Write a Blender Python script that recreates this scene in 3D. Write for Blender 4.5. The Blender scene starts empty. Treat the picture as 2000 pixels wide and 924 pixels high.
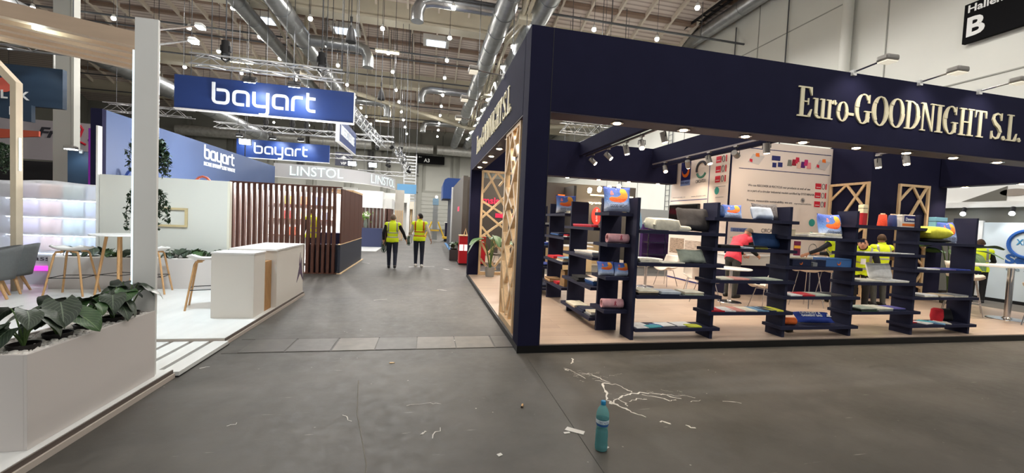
import bpy, bmesh, math, random
from mathutils import Vector, Matrix, noise
random.seed(7)
sc = bpy.context.scene
COL = sc.collection
PI = math.pi

# ------------------------------------------------------------------ camera, world, exposure
def set_camera():
    yaw, pit, rol, fpx = 0.2102574, 0.0382667, 0.0451360, 784.65
    f = Vector((math.sin(yaw)*math.cos(pit), math.cos(yaw)*math.cos(pit), -math.sin(pit)))
    r = Vector((math.cos(yaw), -math.sin(yaw), 0)); u = r.cross(f)
    r2 = r*math.cos(rol)+u*math.sin(rol); u2 = -r*math.sin(rol)+u*math.cos(rol)
    cd = bpy.data.cameras.new('camera'); cam = bpy.data.objects.new('camera', cd); COL.objects.link(cam)
    cd.sensor_width = 36; cd.lens = fpx/2000*36; cd.clip_end = 300; cd.clip_start = 0.05
    m = Matrix.Identity(4)
    for i in range(3):
        m[i][0] = r2[i]; m[i][1] = u2[i]; m[i][2] = -f[i]
    m[0][3], m[1][3], m[2][3] = 0, 0, 1.63
    cam.matrix_world = m
    sc.camera = cam
set_camera()
w = bpy.data.worlds.new('hall_air'); sc.world = w; w.use_nodes = True
w.node_tree.nodes['Background'].inputs[0].default_value = (0.93, 0.97, 1.0, 1)
w.node_tree.nodes['Background'].inputs[1].default_value = 0.33
sc.view_settings.view_transform = 'Standard'
try: sc.view_settings.look = 'None'
except Exception: pass
sc.view_settings.gamma = 1.0
sc.view_settings.use_curve_mapping = False
sc.view_settings.exposure = 0.0
sc.cycles.max_bounces = 6; sc.cycles.diffuse_bounces = 3; sc.cycles.glossy_bounces = 3; sc.cycles.transmission_bounces = 5; sc.cycles.transparent_max_bounces = 6
sc.cycles.caustics_reflective = False; sc.cycles.caustics_refractive = False; sc.cycles.sample_clamp_indirect = 4.0; sc.cycles.use_adaptive_sampling = True; sc.cycles.adaptive_threshold = 0.12; sc.cycles.adaptive_min_samples = 20
HALL_W = 190.0      # one pendant of the hall, watts
SPOT_W = 108.0       # one warm downlight of the navy booth

# ------------------------------------------------------------------ helpers
def lin(c):
    return tuple((v/255/12.92 if v/255 <= .04045 else ((v/255+.055)/1.055)**2.4) for v in c)
MATS = {}
def mat(name, rgb, rough=.6, metal=0., var=0., scale=8., bump=0., emit=0., trans=0., ior=1.45, alpha=1., stretch=None, spec=.4):
    if name in MATS: return MATS[name]
    m = bpy.data.materials.new(name); m.use_nodes = True; MATS[name] = m
    nt = m.node_tree; b = nt.nodes['Principled BSDF']
    c = lin(rgb)+(1,)
    b.inputs['Base Color'].default_value = c
    b.inputs['Roughness'].default_value = rough; b.inputs['Metallic'].default_value = metal
    b.inputs['Specular IOR Level'].default_value = spec
    if trans: b.inputs['Transmission Weight'].default_value = trans; b.inputs['IOR'].default_value = ior
    if alpha < 1: b.inputs['Alpha'].default_value = alpha
    if emit: b.inputs['Emission Color'].default_value = c; b.inputs['Emission Strength'].default_value = emit
    if var or bump:
        tc = nt.nodes.new('ShaderNodeTexCoord'); mp = nt.nodes.new('ShaderNodeMapping')
        nt.links.new(tc.outputs['Object'], mp.inputs[0])
        if stretch: mp.inputs['Scale'].default_value = stretch
        n = nt.nodes.new('ShaderNodeTexNoise'); n.inputs['Scale'].default_value = scale; n.inputs['Detail'].default_value = 5
        nt.links.new(mp.outputs[0], n.inputs['Vector'])
        if var:
            rp = nt.nodes.new('ShaderNodeValToRGB')
            rp.color_ramp.elements[0].position = .3; rp.color_ramp.elements[1].position = .7
            lo = tuple(max(0, v*(1-var)) for v in c[:3])+(1,); hi = tuple(min(1, v*(1+var)) for v in c[:3])+(1,)
            rp.color_ramp.elements[0].color = lo; rp.color_ramp.elements[1].color = hi
            nt.links.new(n.outputs['Fac'], rp.inputs[0]); nt.links.new(rp.outputs[0], b.inputs['Base Color'])
        if bump:
            bp = nt.nodes.new('ShaderNodeBump'); bp.inputs['Strength'].default_value = bump; bp.inputs['Distance'].default_value = .01
            nt.links.new(n.outputs['Fac'], bp.inputs['Height']); nt.links.new(bp.outputs[0], b.inputs['Normal'])
    return m

class MB:
    """collects shapes; build() links them as one mesh object"""
    def __init__(s): s.v = []; s.f = []
    def add(s, vs, fs):
        o = len(s.v); s.v += [Vector(p) for p in vs]; s.f += [tuple(i+o for i in q) for q in fs]; return s
    def box(s, x0, x1, y0, y1, z0, z1):
        if x0 > x1: x0, x1 = x1, x0
        if y0 > y1: y0, y1 = y1, y0
        if z0 > z1: z0, z1 = z1, z0
        return s.add([(x0,y0,z0),(x1,y0,z0),(x1,y1,z0),(x0,y1,z0),(x0,y0,z1),(x1,y0,z1),(x1,y1,z1),(x0,y1,z1)],
              [(0,3,2,1),(4,5,6,7),(0,1,5,4),(1,2,6,5),(2,3,7,6),(3,0,4,7)])
    def obox(s, c, size, M=None):
        n = MB(); a, b, d = (size[0]/2, size[1]/2, size[2]/2); n.box(-a, a, -b, b, -d, d)
        return s.merge(n, Matrix.Translation(c) @ (M.to_4x4() if M else Matrix.Identity(4)))
    def merge(s, n, M=None):
        return s.add([(M @ p) if M else p for p in n.v], n.f)
    def tube(s, p0, p1, r, n=8, r2=None, cap=True):
        p0, p1 = Vector(p0), Vector(p1); d = p1-p0
        if d.length < 1e-6: return s
        r2 = r if r2 is None else r2
        q = d.to_track_quat('Z', 'Y'); vs = []
        for p, rr in ((p0, r), (p1, r2)):
            for i in range(n):
                a = 2*PI*i/n; vs.append(p + q @ Vector((rr*math.cos(a), rr*math.sin(a), 0)))
        fs = [(i, (i+1) % n, n+(i+1) % n, n+i) for i in range(n)]
        if cap: fs += [tuple(range(n-1, -1, -1)), tuple(range(n, 2*n))]
        return s.add(vs, fs)
    def path(s, pts, r, n=6, closed=False, taper=None):
        pts = [Vector(p) for p in pts]; N = len(pts); vs = []; fs = []; up = Vector((0, 0, 1)); prev = None
        for k, p in enumerate(pts):
            if closed: t = pts[(k+1) % N]-pts[k-1]
            else: t = pts[min(k+1, N-1)]-pts[max(k-1, 0)]
            t.normalize()
            if prev is None:
                a = t.cross(up)
                if a.length < .05: a = t.cross(Vector((1, 0, 0)))
            else: a = prev-t*prev.dot(t)
            a.normalize(); prev = a; b = t.cross(a)
            rr = r if taper is None else r+(taper-r)*k/(N-1)
            for i in range(n):
                g = 2*PI*i/n; vs.append(p+a*rr*math.cos(g)+b*rr*math.sin(g))
        for k in range(N if closed else N-1):
            k2 = (k+1) % N
            for i in range(n): fs.append((k*n+i, k*n+(i+1) % n, k2*n+(i+1) % n, k2*n+i))
        if not closed: fs += [tuple(range(n-1, -1, -1)), tuple((N-1)*n+i for i in range(n))]
        return s.add(vs, fs)
    def lathe(s, prof, n=16, c=(0, 0, 0), cap=True):
        vs = []; fs = []; c = Vector(c)
        for r, z in prof:
            for i in range(n):
                a = 2*PI*i/n; vs.append(c+Vector((r*math.cos(a), r*math.sin(a), z)))
        for k in range(len(prof)-1):
            for i in range(n): fs.append((k*n+i, k*n+(i+1) % n, (k+1)*n+(i+1) % n, (k+1)*n+i))
        if cap: fs += [tuple(range(n-1, -1, -1)), tuple((len(prof)-1)*n+i for i in range(n))]
        return s.add(vs, fs)
    def sph(s, c, r, n=10, m=6):
        if not hasattr(r, '__len__'): r = (r, r, r)
        c = Vector(c); vs = [c+Vector((0, 0, -r[2]))]; fs = []
        for j in range(1, m):
            t = -PI/2+PI*j/m
            for i in range(n):
                a = 2*PI*i/n; vs.append(c+Vector((r[0]*math.cos(t)*math.cos(a), r[1]*math.cos(t)*math.sin(a), r[2]*math.sin(t))))
        vs.append(c+Vector((0, 0, r[2]))); L = len(vs)-1
        for i in range(n):
            fs.append((0, 1+(i+1) % n, 1+i)); fs.append((L, L-n+i, L-n+(i+1) % n))
        for j in range(m-2):
            for i in range(n): a = 1+j*n; fs.append((a+i, a+(i+1) % n, a+n+(i+1) % n, a+n+i))
        return s.add(vs, fs)
    def poly(s, pts, o, u, v, th):
        """flat polygon pts(2d) on the plane o,u,v, given thickness th along u x v"""
        o, u, v = Vector(o), Vector(u), Vector(v); n = u.cross(v).normalized(); N = len(pts)
        vs = [o+u*a+v*b for a, b in pts]+[o+u*a+v*b+n*th for a, b in pts]
        fs = [tuple(range(N-1, -1, -1)), tuple(range(N, 2*N))]+[(i, (i+1) % N, N+(i+1) % N, N+i) for i in range(N)]
        return s.add(vs, fs)
    def grid(s, fn, nu, nv, closed_u=False):
        vs = [fn(i/nu, j/nv) for j in range(nv+1) for i in range(nu+(0 if closed_u else 1))]
        W = nu if closed_u else nu+1
        fs = [(j*W+i, j*W+(i+1) % W, (j+1)*W+(i+1) % W, (j+1)*W+i) for j in range(nv) for i in range(nu)]
        return s.add(vs, fs)
    def build(s, name, m, parent=None, smooth=False, bevel=0, world=False, solid=0, sub=0, weld=False):
        me = bpy.data.meshes.new(name)
        off = parent.location if (parent is not None and world) else Vector((0, 0, 0))
        p = parent
        if parent is not None and world:
            while p.parent is not None: p = p.parent; off = off+p.location
        me.from_pydata([tuple(v-off) for v in s.v], [], s.f); me.update()
        bm = bmesh.new(); bm.from_mesh(me)
        if weld: bmesh.ops.remove_doubles(bm, verts=bm.verts, dist=1e-5)
        bmesh.ops.recalc_face_normals(bm, faces=bm.faces)
        if smooth:
            for q in bm.faces: q.smooth = True
        bm.to_mesh(me); bm.free()
        if smooth:
            try: me.set_sharp_from_angle(angle=math.radians(40))
            except Exception: pass
        me.materials.append(m)
        o = bpy.data.objects.new(name, me); COL.objects.link(o)
        if parent is not None: o.parent = parent
        if bevel:
            b = o.modifiers.new('bevel', 'BEVEL'); b.width = bevel; b.segments = 2; b.limit_method = 'ANGLE'
        if solid: q = o.modifiers.new('solid', 'SOLIDIFY'); q.thickness = solid; q.offset = 0
        if sub: q = o.modifiers.new('sub', 'SUBSURF'); q.levels = sub; q.render_levels = sub
        return o

def tag(o, label=None, cat=None, group=None, kind=None):
    if label: o['label'] = label
    if cat: o['category'] = cat
    if group: o['group'] = group
    if kind: o['kind'] = kind
    return o
def thing(name, label, cat, loc=(0, 0, 0), rz=0, group=None):
    o = bpy.data.objects.new(name, None); COL.objects.link(o); o.empty_display_size = .1
    o.location = loc; o.rotation_euler = (0, 0, rz)
    return tag(o, label, cat, group)
def copy_tree(o, parent=None):
    c = o.copy(); COL.objects.link(c); c.parent = parent
    for ch in list(o.children): copy_tree(ch, c)
    return c
def struct(o): o['kind'] = 'structure'; return o
def B(*a): return MB().box(*a)

def text_mb(s, width=None, height=None, o=(0, 0, 0), u=(1, 0, 0), v=(0, 0, 1), th=.01, bold=0., space=1.0, shear=0.):
    cu = bpy.data.curves.new('t', 'FONT'); cu.body = s; cu.size = 1; cu.offset = bold; cu.space_character = space; cu.shear = shear
    cu.resolution_u = 3
    ob = bpy.data.objects.new('t', cu); COL.objects.link(ob)
    dg = bpy.context.evaluated_depsgraph_get(); me = bpy.data.meshes.new_from_object(ob.evaluated_get(dg))
    vs = [(q.co.x, q.co.y) for q in me.vertices]; fs = [tuple(p.vertices) for p in me.polygons]
    bpy.data.objects.remove(ob); bpy.data.curves.remove(cu); bpy.data.meshes.remove(me)
    x0 = min(a for a, b in vs); x1 = max(a for a, b in vs); y0 = min(b for a, b in vs); y1 = max(b for a, b in vs)
    sx = (width/(x1-x0)) if width else None; sy = (height/(y1-y0)) if height else None
    sx = sx or sy; sy = sy or sx
    o, u, v = Vector(o), Vector(u).normalized(), Vector(v).normalized(); n = u.cross(v)
    m = MB(); P = [o+u*((a-x0)*sx)+v*((b-y0)*sy) for a, b in vs]
    N = len(P); ed = {}
    for q in fs:
        for i in range(len(q)):
            a, b = q[i], q[(i+1) % len(q)]; ed[(a, b)] = 1
    side = [(a, b, b+N, a+N) for (a, b) in ed if (b, a) not in ed]
    m.add(P+[p+n*th for p in P], [tuple(i+N for i in q) for q in fs]+side)
    return m

def letters(tm, name, m, parent, world=True):
    """split a text mesh into one part per letter"""
    n = len(tm.v); par = list(range(n))
    def fd(a):
        while par[a] != a: par[a] = par[par[a]]; a = par[a]
        return a
    for f in tm.f:
        for b in f[1:]: par[fd(b)] = fd(f[0])
    base = tm.v[0]; far = max(tm.v, key=lambda p: (p-base).length); ax = Vector((far.x-base.x, far.y-base.y, 0))
    if ax.length < (far-base).length*.5: ax = far-base
    ax.normalize(); comps = {}
    for i in range(n): comps.setdefault(fd(i), []).append(i)
    iv = []
    for k, ids in comps.items():
        d = [(tm.v[i]-base).dot(ax) for i in ids]; iv.append([min(d), max(d), [k]])
    iv.sort(); out = []
    for a in iv:
        if out and min(out[-1][1], a[1])-max(out[-1][0], a[0]) > .45*min(out[-1][1]-out[-1][0], a[1]-a[0]): out[-1][1] = max(out[-1][1], a[1]); out[-1][2] += a[2]
        else: out.append(a)
    for a in out:
        ks = set(a[2]); ids = [i for i in range(n) if fd(i) in ks]; ix = {q: j for j, q in enumerate(ids)}
        mb = MB(); mb.v = [tm.v[i] for i in ids]; mb.f = [tuple(ix[i] for i in f) for f in tm.f if f[0] in ix]; mb.build(name, m, parent, world=world)

def stroke(pts, wd, rad, o, u, v, th, s=1.0):
    """thick polyline with rounded corners, on plane o,u,v"""
    P = [Vector(p) for p in pts]; out = [P[0]]
    for k in range(1, len(P)-1):
        a, b, c = P[k-1], P[k], P[k+1]; d1 = (a-b); d2 = (c-b); r = min(rad, d1.length*.5, d2.length*.5)
        d1.normalize(); d2.normalize(); p1 = b+d1*r; p2 = b+d2*r
        for i in range(6):
            t = i/5; out.append(p1*(1-t)**2+b*2*t*(1-t)+p2*t*t)
    out.append(P[-1]); L = []; R = []
    for k, p in enumerate(out):
        t = (out[min(k+1, len(out)-1)]-out[max(k-1, 0)]).normalized(); nn = Vector((-t.y, t.x))
        ww = wd(k/(len(out)-1)) if callable(wd) else wd
        L.append(p+nn*ww/2); R.append(p-nn*ww/2)
    o, u, v = Vector(o), Vector(u).normalized(), Vector(v).normalized(); n = u.cross(v); m = MB(); N = len(L)
    Q = [o+u*p.x*s+v*p.y*s for p in L]+[o+u*p.x*s+v*p.y*s for p in R]
    vs = Q+[q+n*th for q in Q]; fs = []; K = 2*N
    for i in range(N-1):
        fs += [(i, i+1, N+i+1, N+i), (K+i, K+N+i, K+N+i+1, K+i+1), (i, K+i, K+i+1, i+1), (N+i, N+i+1, K+N+i+1, K+N+i)]
    fs += [(0, N, K+N, K), (N-1, K+N-1, K+2*N-1, 2*N-1)]
    return m.add(vs, fs)

def light(name, kind, loc, energy, color=(1, 1, 1), size=.1, rot=None, spot=None, blend=.6, parent=None, target=None):
    d = bpy.data.lights.new(name, kind); d.energy = energy; d.color = color
    if kind == 'SPOT': d.spot_size = spot; d.spot_blend = blend; d.shadow_soft_size = size
    elif kind == 'POINT': d.shadow_soft_size = size
    elif kind == 'AREA': d.size = size
    o = bpy.data.objects.new(name, d); COL.objects.link(o)
    o.location = loc
    if target is not None: o.rotation_euler = (Vector(target)-Vector(loc)).to_track_quat('-Z', 'Y').to_euler()
    if parent is not None:
        o.parent = parent; o.location = Vector(loc)-parent.location
    return o
WARM = (1.0, .83, .64); COOL = (.78, .92, 1.0); NEUT = (1.0, .97, .93)

# ------------------------------------------------------------------ shared materials
NAVY = mat('navy_panel', (32, 32, 55), .85, var=.06, scale=3, spec=.1)
NAVYD = mat('navy_shelf', (38, 40, 62), .7, var=.05, scale=4, spec=.2)
BLACK = mat('black_plastic', (18, 18, 20), .5)
DARK = mat('dark_metal', (38, 38, 42), .45, .6)
WHITE = mat('white_paint', (232, 232, 228), .5, var=.02, scale=2)
WHITEG = mat('white_gloss', (240, 240, 238), .25)
CHROME = mat('chrome', (205, 205, 208), .18, 1.0)
STEEL = mat('galvanised_steel', (172, 175, 178), .34, .9, var=.12, scale=3)
ALU = mat('truss_aluminium', (200, 202, 204), .35, .8)
OAK = mat('oak_leg', (196, 152, 104), .5, var=.15, scale=4, stretch=(30, 30, 2))
PINE = mat('pine_lattice', (234, 202, 158), .55, var=.12, scale=3, stretch=(12, 12, 2))
WALNUT = mat('walnut_slat', (92, 56, 44), .5, var=.22, scale=3, stretch=(20, 20, 1.5))
CREAM = mat('cream_steel', (205, 198, 178), .55, var=.04, scale=1)
# ================================================================== THE HALL
def floor_mat():
    m = bpy.data.materials.new('asphalt_floor'); m.use_nodes = True; nt = m.node_tree; b = nt.nodes['Principled BSDF']; N = nt.nodes.new; L = nt.links.new
    tc = N('ShaderNodeTexCoord')
    def noise_(sc_, det, rough=.5):
        n = N('ShaderNodeTexNoise'); n.inputs['Scale'].default_value = sc_; n.inputs['Detail'].default_value = det; n.inputs['Roughness'].default_value = rough
        L(tc.outputs['Object'], n.inputs['Vector']); return n
    def ramp(src, p0, c0, p1, c1):
        r = N('ShaderNodeValToRGB'); r.color_ramp.elements[0].position = p0; r.color_ramp.elements[0].color = c0
        r.color_ramp.elements[1].position = p1; r.color_ramp.elements[1].color = c1; L(src, r.inputs[0]); return r
    n1 = noise_(.9, 6, .62); n2 = noise_(9, 8, .7)
    r1 = ramp(n1.outputs['Fac'], .3, lin((54, 52, 47))+(1,), .72, lin((86, 82, 76))+(1,))
    r2 = ramp(n2.outputs['Fac'], .35, (.78, .78, .78, 1), .7, (1.1, 1.1, 1.1, 1))
    mx = N('ShaderNodeMixRGB'); mx.blend_type = 'MULTIPLY'; mx.inputs[0].default_value = 1; L(r1.outputs[0], mx.inputs[1]); L(r2.outputs[0], mx.inputs[2])
    vo = N('ShaderNodeTexVoronoi'); vo.inputs['Scale'].default_value = 7; L(tc.outputs['Object'], vo.inputs['Vector'])
    n3 = noise_(1.7, 2); sp = ramp(vo.outputs['Distance'], .035, (1, 1, 1, 1), .06, (0, 0, 0, 1))
    g3 = ramp(n3.outputs['Fac'], .5, (0, 0, 0, 1), .62, (1, 1, 1, 1))
    ml = N('ShaderNodeMath'); ml.operation = 'MULTIPLY'; L(sp.outputs[0], ml.inputs[0]); L(g3.outputs[0], ml.inputs[1])
    # scuffs: stretched noise
    mp = N('ShaderNodeMapping'); mp.inputs['Scale'].default_value = (1.2, 9, 1); mp.inputs['Rotation'].default_value = (0, 0, .35); L(tc.outputs['Object'], mp.inputs[0])
    n4 = N('ShaderNodeTexNoise'); n4.inputs['Scale'].default_value = 3.2; n4.inputs['Detail'].default_value = 9; L(mp.outputs[0], n4.inputs['Vector'])
    s4 = ramp(n4.outputs['Fac'], .69, (0, 0, 0, 1), .78, (.5, .5, .5, 1))
    mxx = N('ShaderNodeMath'); mxx.operation = 'MAXIMUM'; L(ml.outputs[0], mxx.inputs[0]); L(s4.outputs[0], mxx.inputs[1])
    m2 = N('ShaderNodeMixRGB'); L(mxx.outputs[0], m2.inputs[0]); L(mx.outputs[0], m2.inputs[1]); m2.inputs[2].default_value = lin((165, 160, 152))+(1,)
    L(m2.outputs[0], b.inputs['Base Color'])
    rr = ramp(n2.outputs['Fac'], .3, (.5, .5, .5, 1), .7, (.68, .68, .68, 1)); L(rr.outputs[0], b.inputs['Roughness'])
    bp = N('ShaderNodeBump'); bp.inputs['Strength'].default_value = .12; bp.inputs['Distance'].default_value = .01; L(n2.outputs['Fac'], bp.inputs['Height']); L(bp.outputs[0], b.inputs['Normal'])
    return m
floor = struct(B(-40, 22, -10, 60, -.2, 0).build('floor', floor_mat()))
PL = [mat('trench_plate_grey', (74, 71, 66), .5, var=.18, scale=7), mat('trench_plate_tan', (100, 95, 85), .5, var=.16, scale=7)]
JOINT = mat('floor_joint', (58, 56, 52), .8); JOINTL = mat('floor_joint_pale', (120, 116, 108), .8)
for k, (x0, tan) in enumerate([(-2.05, 0), (-1.55, 0), (-1.05, 1), (-.56, 0), (-.07, 1), (.42, 1), (.92, 0)]):
    B(x0+.006, min(x0+.484, 1.15), 5.025, 5.525, -.05, .004).build('trench_plate', PL[tan], floor)
for y in (5.01, 5.535): B(-2.2, 1.15, y-.006, y+.006, -.02, .0022).build('trench_edge', JOINT, floor)
m = MB(); m.path([(1.235, 4.6, 0), (1.22, 3.6, 0), (1.2, 2.3, 0), (1.19, 1.6, 0)], .0035, 4); m.build('floor_joint', JOINT, floor)
m = MB(); m.path([(-.6, 4.1, 0), (-.5, 3.4, 0), (-.33, 2.7, 0), (-.28, 2.1, 0)], .004, 4); m.build('floor_joint', JOINTL, floor)
# dried tape glue near the bottle
GLUE = mat('dried_glue', (205, 202, 194), .8)
def glue(pts, wd):
    m = MB(); pts = [Vector((a, b, .0025)) for a, b in pts]
    fine = []
    for a, b in zip(pts[:-1], pts[1:]):
        for t in (0, .25, .5, .75): p = a.lerp(b, t); fine.append(p+Vector((random.uniform(-1, 1), random.uniform(-1, 1), 0))*.016)
    fine.append(pts[-1])
    vs = []; fs = []
    for k, p in enumerate(fine):
        t = (fine[min(k+1, len(fine)-1)]-fine[max(k-1, 0)]).normalized(); n = Vector((-t.y, t.x, 0)); q = wd*random.uniform(.25, 1.1)
        vs += [p+n*q/2, p-n*q/2]
    for k in range(len(fine)-1): fs.append((2*k, 2*k+1, 2*k+3, 2*k+2))
    m.add(vs, fs); m.build('glue_streak', GLUE, floor)
for pts, wd in [([(1.78, 4.55), (1.76, 4.42), (1.70, 4.36)], .02), ([(1.58, 4.24), (1.66, 4.1), (1.70, 3.92)], .014), ([(1.57, 4.2), (1.6, 4.16)], .03),
                ([(1.62, 4.0), (1.79, 4.06), (1.85, 3.92)], .012), ([(1.7, 4.08), (1.83, 3.98), (1.92, 3.8), (1.78, 3.86)], .011), ([(1.84, 3.79), (1.78, 3.6), (1.71, 3.4), (1.72, 3.33)], .03),
                ([(1.84, 3.79), (1.95, 3.74), (2.02, 3.62), (2.03, 3.55)], .016), ([(1.73, 3.36), (1.86, 3.46), (1.99, 3.51), (2.14, 3.53), (2.3, 3.47), (2.45, 3.36)], .022),
                ([(1.72, 3.36), (1.79, 3.25), (1.81, 3.16), (1.9, 3.06)], .026), ([(2.1, 3.48), (2.25, 3.4), (2.3, 3.33), (2.38, 3.34)], .016), ([(2.3, 3.47), (2.4, 3.44), (2.55, 3.4), (2.6, 3.36)], .012),
                ([(1.83, 3.42), (1.86, 3.33), (1.84, 3.27)], .012), ([(1.9, 3.36), (2.02, 3.4), (2.1, 3.38)], .012), ([(2.5, 3.3), (2.62, 3.31)], .016), ([(2.83, 3.27), (2.98, 3.2)], .012),
                ([(1.97, 2.98), (2.05, 2.93)], .022), ([(2.16, 2.88), (2.22, 2.84)], .02), ([(-.12, 3.5), (.1, 3.53), (.18, 3.5)], .006), ([(-.6, 3.4), (-.52, 3.28)], .008), ([(.1, 2.95), (.16, 3.1)], .009),
                ([(-1.4, 3.3), (-1.36, 3.36)], .008), ([(.02, 3.02), (.05, 3.06)], .02), ([(.35, 5.34), (.5, 5.36), (.55, 5.3)], .03), ([(-2.2, 4.55), (-2.12, 4.6)], .02), ([(-.95, 8.0), (-.7, 8.1)], .03), ([(-.5, 13.3), (-.1, 13.5), (.3, 13.6)], .10), ([(.55, 13.0), (.75, 12.8)], .06), ([(.3, 9.2), (.5, 9.1)], .03), ([(-2.1, 14.4), (-1.8, 14.0)], .04)]:
    glue(pts, wd)

R_ = random.Random(11)
GLUE2 = mat('dried_glue_faint', (150, 146, 138), .8)
for i in range(34):
    cx, cy = (R_.gauss(1.74, .1), R_.gauss(4.0, .09)) if i < 16 else ((R_.gauss(1.6, .04), R_.gauss(4.05, .06)) if i < 24 else (R_.uniform(1.7, 2.6), R_.uniform(3.2, 3.6)))
    a = R_.uniform(-.9, .3); L_ = R_.uniform(.03, .12); GLUE_ = GLUE; GLUE = GLUE2
    glue([(cx, cy), (cx+L_*math.cos(a)*.5, cy+L_*math.sin(a)*.6), (cx+L_*math.cos(a), cy+L_*math.sin(a))], .006); GLUE = GLUE_
# ---- walls
PLASTER = mat('grey_white_wall', (228, 228, 220), .7, var=.03, scale=.6)
wr = struct(B(17.2, 17.6, -6, 58, 0, 17).build('wall_right', PLASTER))
SEAM = mat('wall_seam', (168, 168, 160), .8)
for y in (8.3, 12.6, 19, 25, 31, 37): B(17.17, 17.2, y-.02, y+.02, 0, 15).build('panel_joint', SEAM, wr)
for z in (6.9, 11.6): B(17.17, 17.2, -6, 57.9, z-.02, z+.02).build('panel_joint', SEAM, wr)
WBACK = mat('concrete_wall', (150, 150, 142), .75, var=.06, scale=.5)
wb = struct(B(-40, 17.2, 58, 58.4, 0, 17).build('wall_back', WBACK))
WBP = mat('concrete_panel', (164, 164, 156), .75, var=.05, scale=.4); PIL = mat('concrete_pilaster', (140, 140, 132), .75, var=.05, scale=.6)
x = -38
while x < 16:
    B(x, x+3.4, 57.86, 58, .2, 3.4).build('wall_panel', WBP, wb)
    B(x, x+3.4, 57.86, 58, 3.6, 11.2).build('wall_panel', WBP, wb)
    B(x+3.75, x+4.25, 57.6, 58, 0, 13).build('pilaster', PIL, wb)
    x += 4.7
for x in (-8.2, -1.9, -17):
    o = B(x, x+1.0, 57.7, 57.86, 7.4, 10.6).build('wall_louvre', mat('louvre_grey', (120, 120, 116), .6), wb)
    for q in (0, 1):
        for r in range(2): B(x+.12+q*.42, x+.45+q*.42, 57.62, 57.7, 7.7+r*1.4, 8.8+r*1.4).build('louvre_pane', mat('louvre_dark', (70, 70, 70), .6), o)
ROLL = mat('roller_door', (158, 158, 150), .6)
d1 = struct(B(-1.3, 3.9, 57.74, 57.85, 0, 5.1).build('door_1', ROLL))
for k in range(9): B(-1.2, 3.8, 57.69, 57.74, .1+k*.55, .1+k*.55+.5).build('door_panel', ROLL, d1)
B(-1.55, 4.15, 57.7, 57.84, 5.1, 5.35).build('door_frame', PIL, d1)
wl = struct(B(-40.4, -40, -6, 58, 0, 17).build('wall_left', WBACK))

# ---- ceiling: arched bays between girders
GY = [-11, .9, 12.9, 24.8, 36.7, 48.7, 58]; ZS, RISE = 13.75, 1.5
DECK = bpy.data.materials.new('ribbed_deck'); DECK.use_nodes = True
def deck_mat():
    nt = DECK.node_tree; b = nt.nodes['Principled BSDF']; N = nt.nodes.new; L = nt.links.new
    tc = N('ShaderNodeTexCoord'); wv = N('ShaderNodeTexWave'); wv.bands_direction = 'Y'; wv.inputs['Scale'].default_value = 1.1
    L(tc.outputs['Object'], wv.inputs['Vector'])
    r = N('ShaderNodeValToRGB'); r.color_ramp.elements[0].color = lin((186, 170, 162))+(1,); r.color_ramp.elements[1].color = lin((226, 214, 206))+(1,)
    r.color_ramp.elements[0].position = .1; r.color_ramp.elements[1].position = .4
    L(wv.outputs['Fac'], r.inputs[0]); L(r.outputs[0], b.inputs['Base Color']); b.inputs['Roughness'].default_value = .7
    bp = N('ShaderNodeBump'); bp.inputs['Distance'].default_value = .04; bp.inputs['Strength'].default_value = .6; L(wv.outputs['Fac'], bp.inputs['Height']); L(bp.outputs[0], b.inputs['Normal'])
deck_mat()
def archz(s): return ZS+RISE*math.sin(PI*s)
def roofz(Y):
    for a, b in zip(GY[:-1], GY[1:]):
        if a <= Y < b: return archz((Y-a)/(b-a))
    return ZS
m = MB()
for a, b in zip(GY[:-1], GY[1:]):
    m.grid(lambda s, t: Vector((-40+57.4*t, a+(b-a)*s, archz(s))), 14, 1)
ceil = struct(m.build('ceiling', DECK))
# ceiling gets a roof thickness so that no light leaks
RIBM = mat('deck_rib', (222, 212, 198), .6); JOI = mat('brown_joist', (150, 128, 114), .7)
ribs = {}
for k in range(2, 6):
    a, b = GY[k], GY[k+1]; m = MB(); n = 12
    for i in range(n):
        s0, s1 = i/n, (i+1)/n; y0, y1 = a+(b-a)*s0, a+(b-a)*s1; z0, z1 = archz(s0), archz(s1); q = .06
        vs = [(-q, y0, z0-.3), (q, y0, z0-.3), (q, y1, z1-.3), (-q, y1, z1-.3), (-q, y0, z0), (q, y0, z0), (q, y1, z1), (-q, y1, z1)]
        m.add(vs, [(0, 1, 2, 3), (0, 4, 5, 1), (1, 5, 6, 2), (2, 6, 7, 3), (3, 7, 4, 0)])
    o = None; x = -33.
    while x < 17:
        if o is None: o = m.build('rib', RIBM, ceil); o.location.x = x
        else: c = o.copy(); COL.objects.link(c); c.parent = ceil; c.location.x = x
        x += 1.75
    for i in range(1, 6):
        s = i/6; y = a+(b-a)*s; z = archz(s)
        B(-34, 17.2, y-.16, y+.16, z-.2, z-.02).build('joist', JOI, ceil)
for y in GY[1:6]:
    B(-36, 17.2, y-.3, y+.3, 12.87, 14.3).build('girder', CREAM, ceil)
    B(-36, 17.2, y-.45, y+.45, 12.75, 12.89).build('girder_flange', CREAM, ceil)
for x, k in [(-6.2, 3), (.2, 3), (-11.6, 3), (-9.6, 2)]:
    a, b = GY[k], GY[k+1]; s = .55 if k == 3 else .9; y = a+(b-a)*s; z = archz(s)
    SKY = mat('skylight_glass', (225, 238, 255), .3, emit=2.2)
    o = B(x-.95, x+.95, y-.7, y+.7, z-.55, z-.2).build('skylight_frame', WHITE, ceil)
    B(x-.7, x+.7, y-.5, y+.5, z-.58, z-.55).build('skylight_pane', SKY, o)

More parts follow.
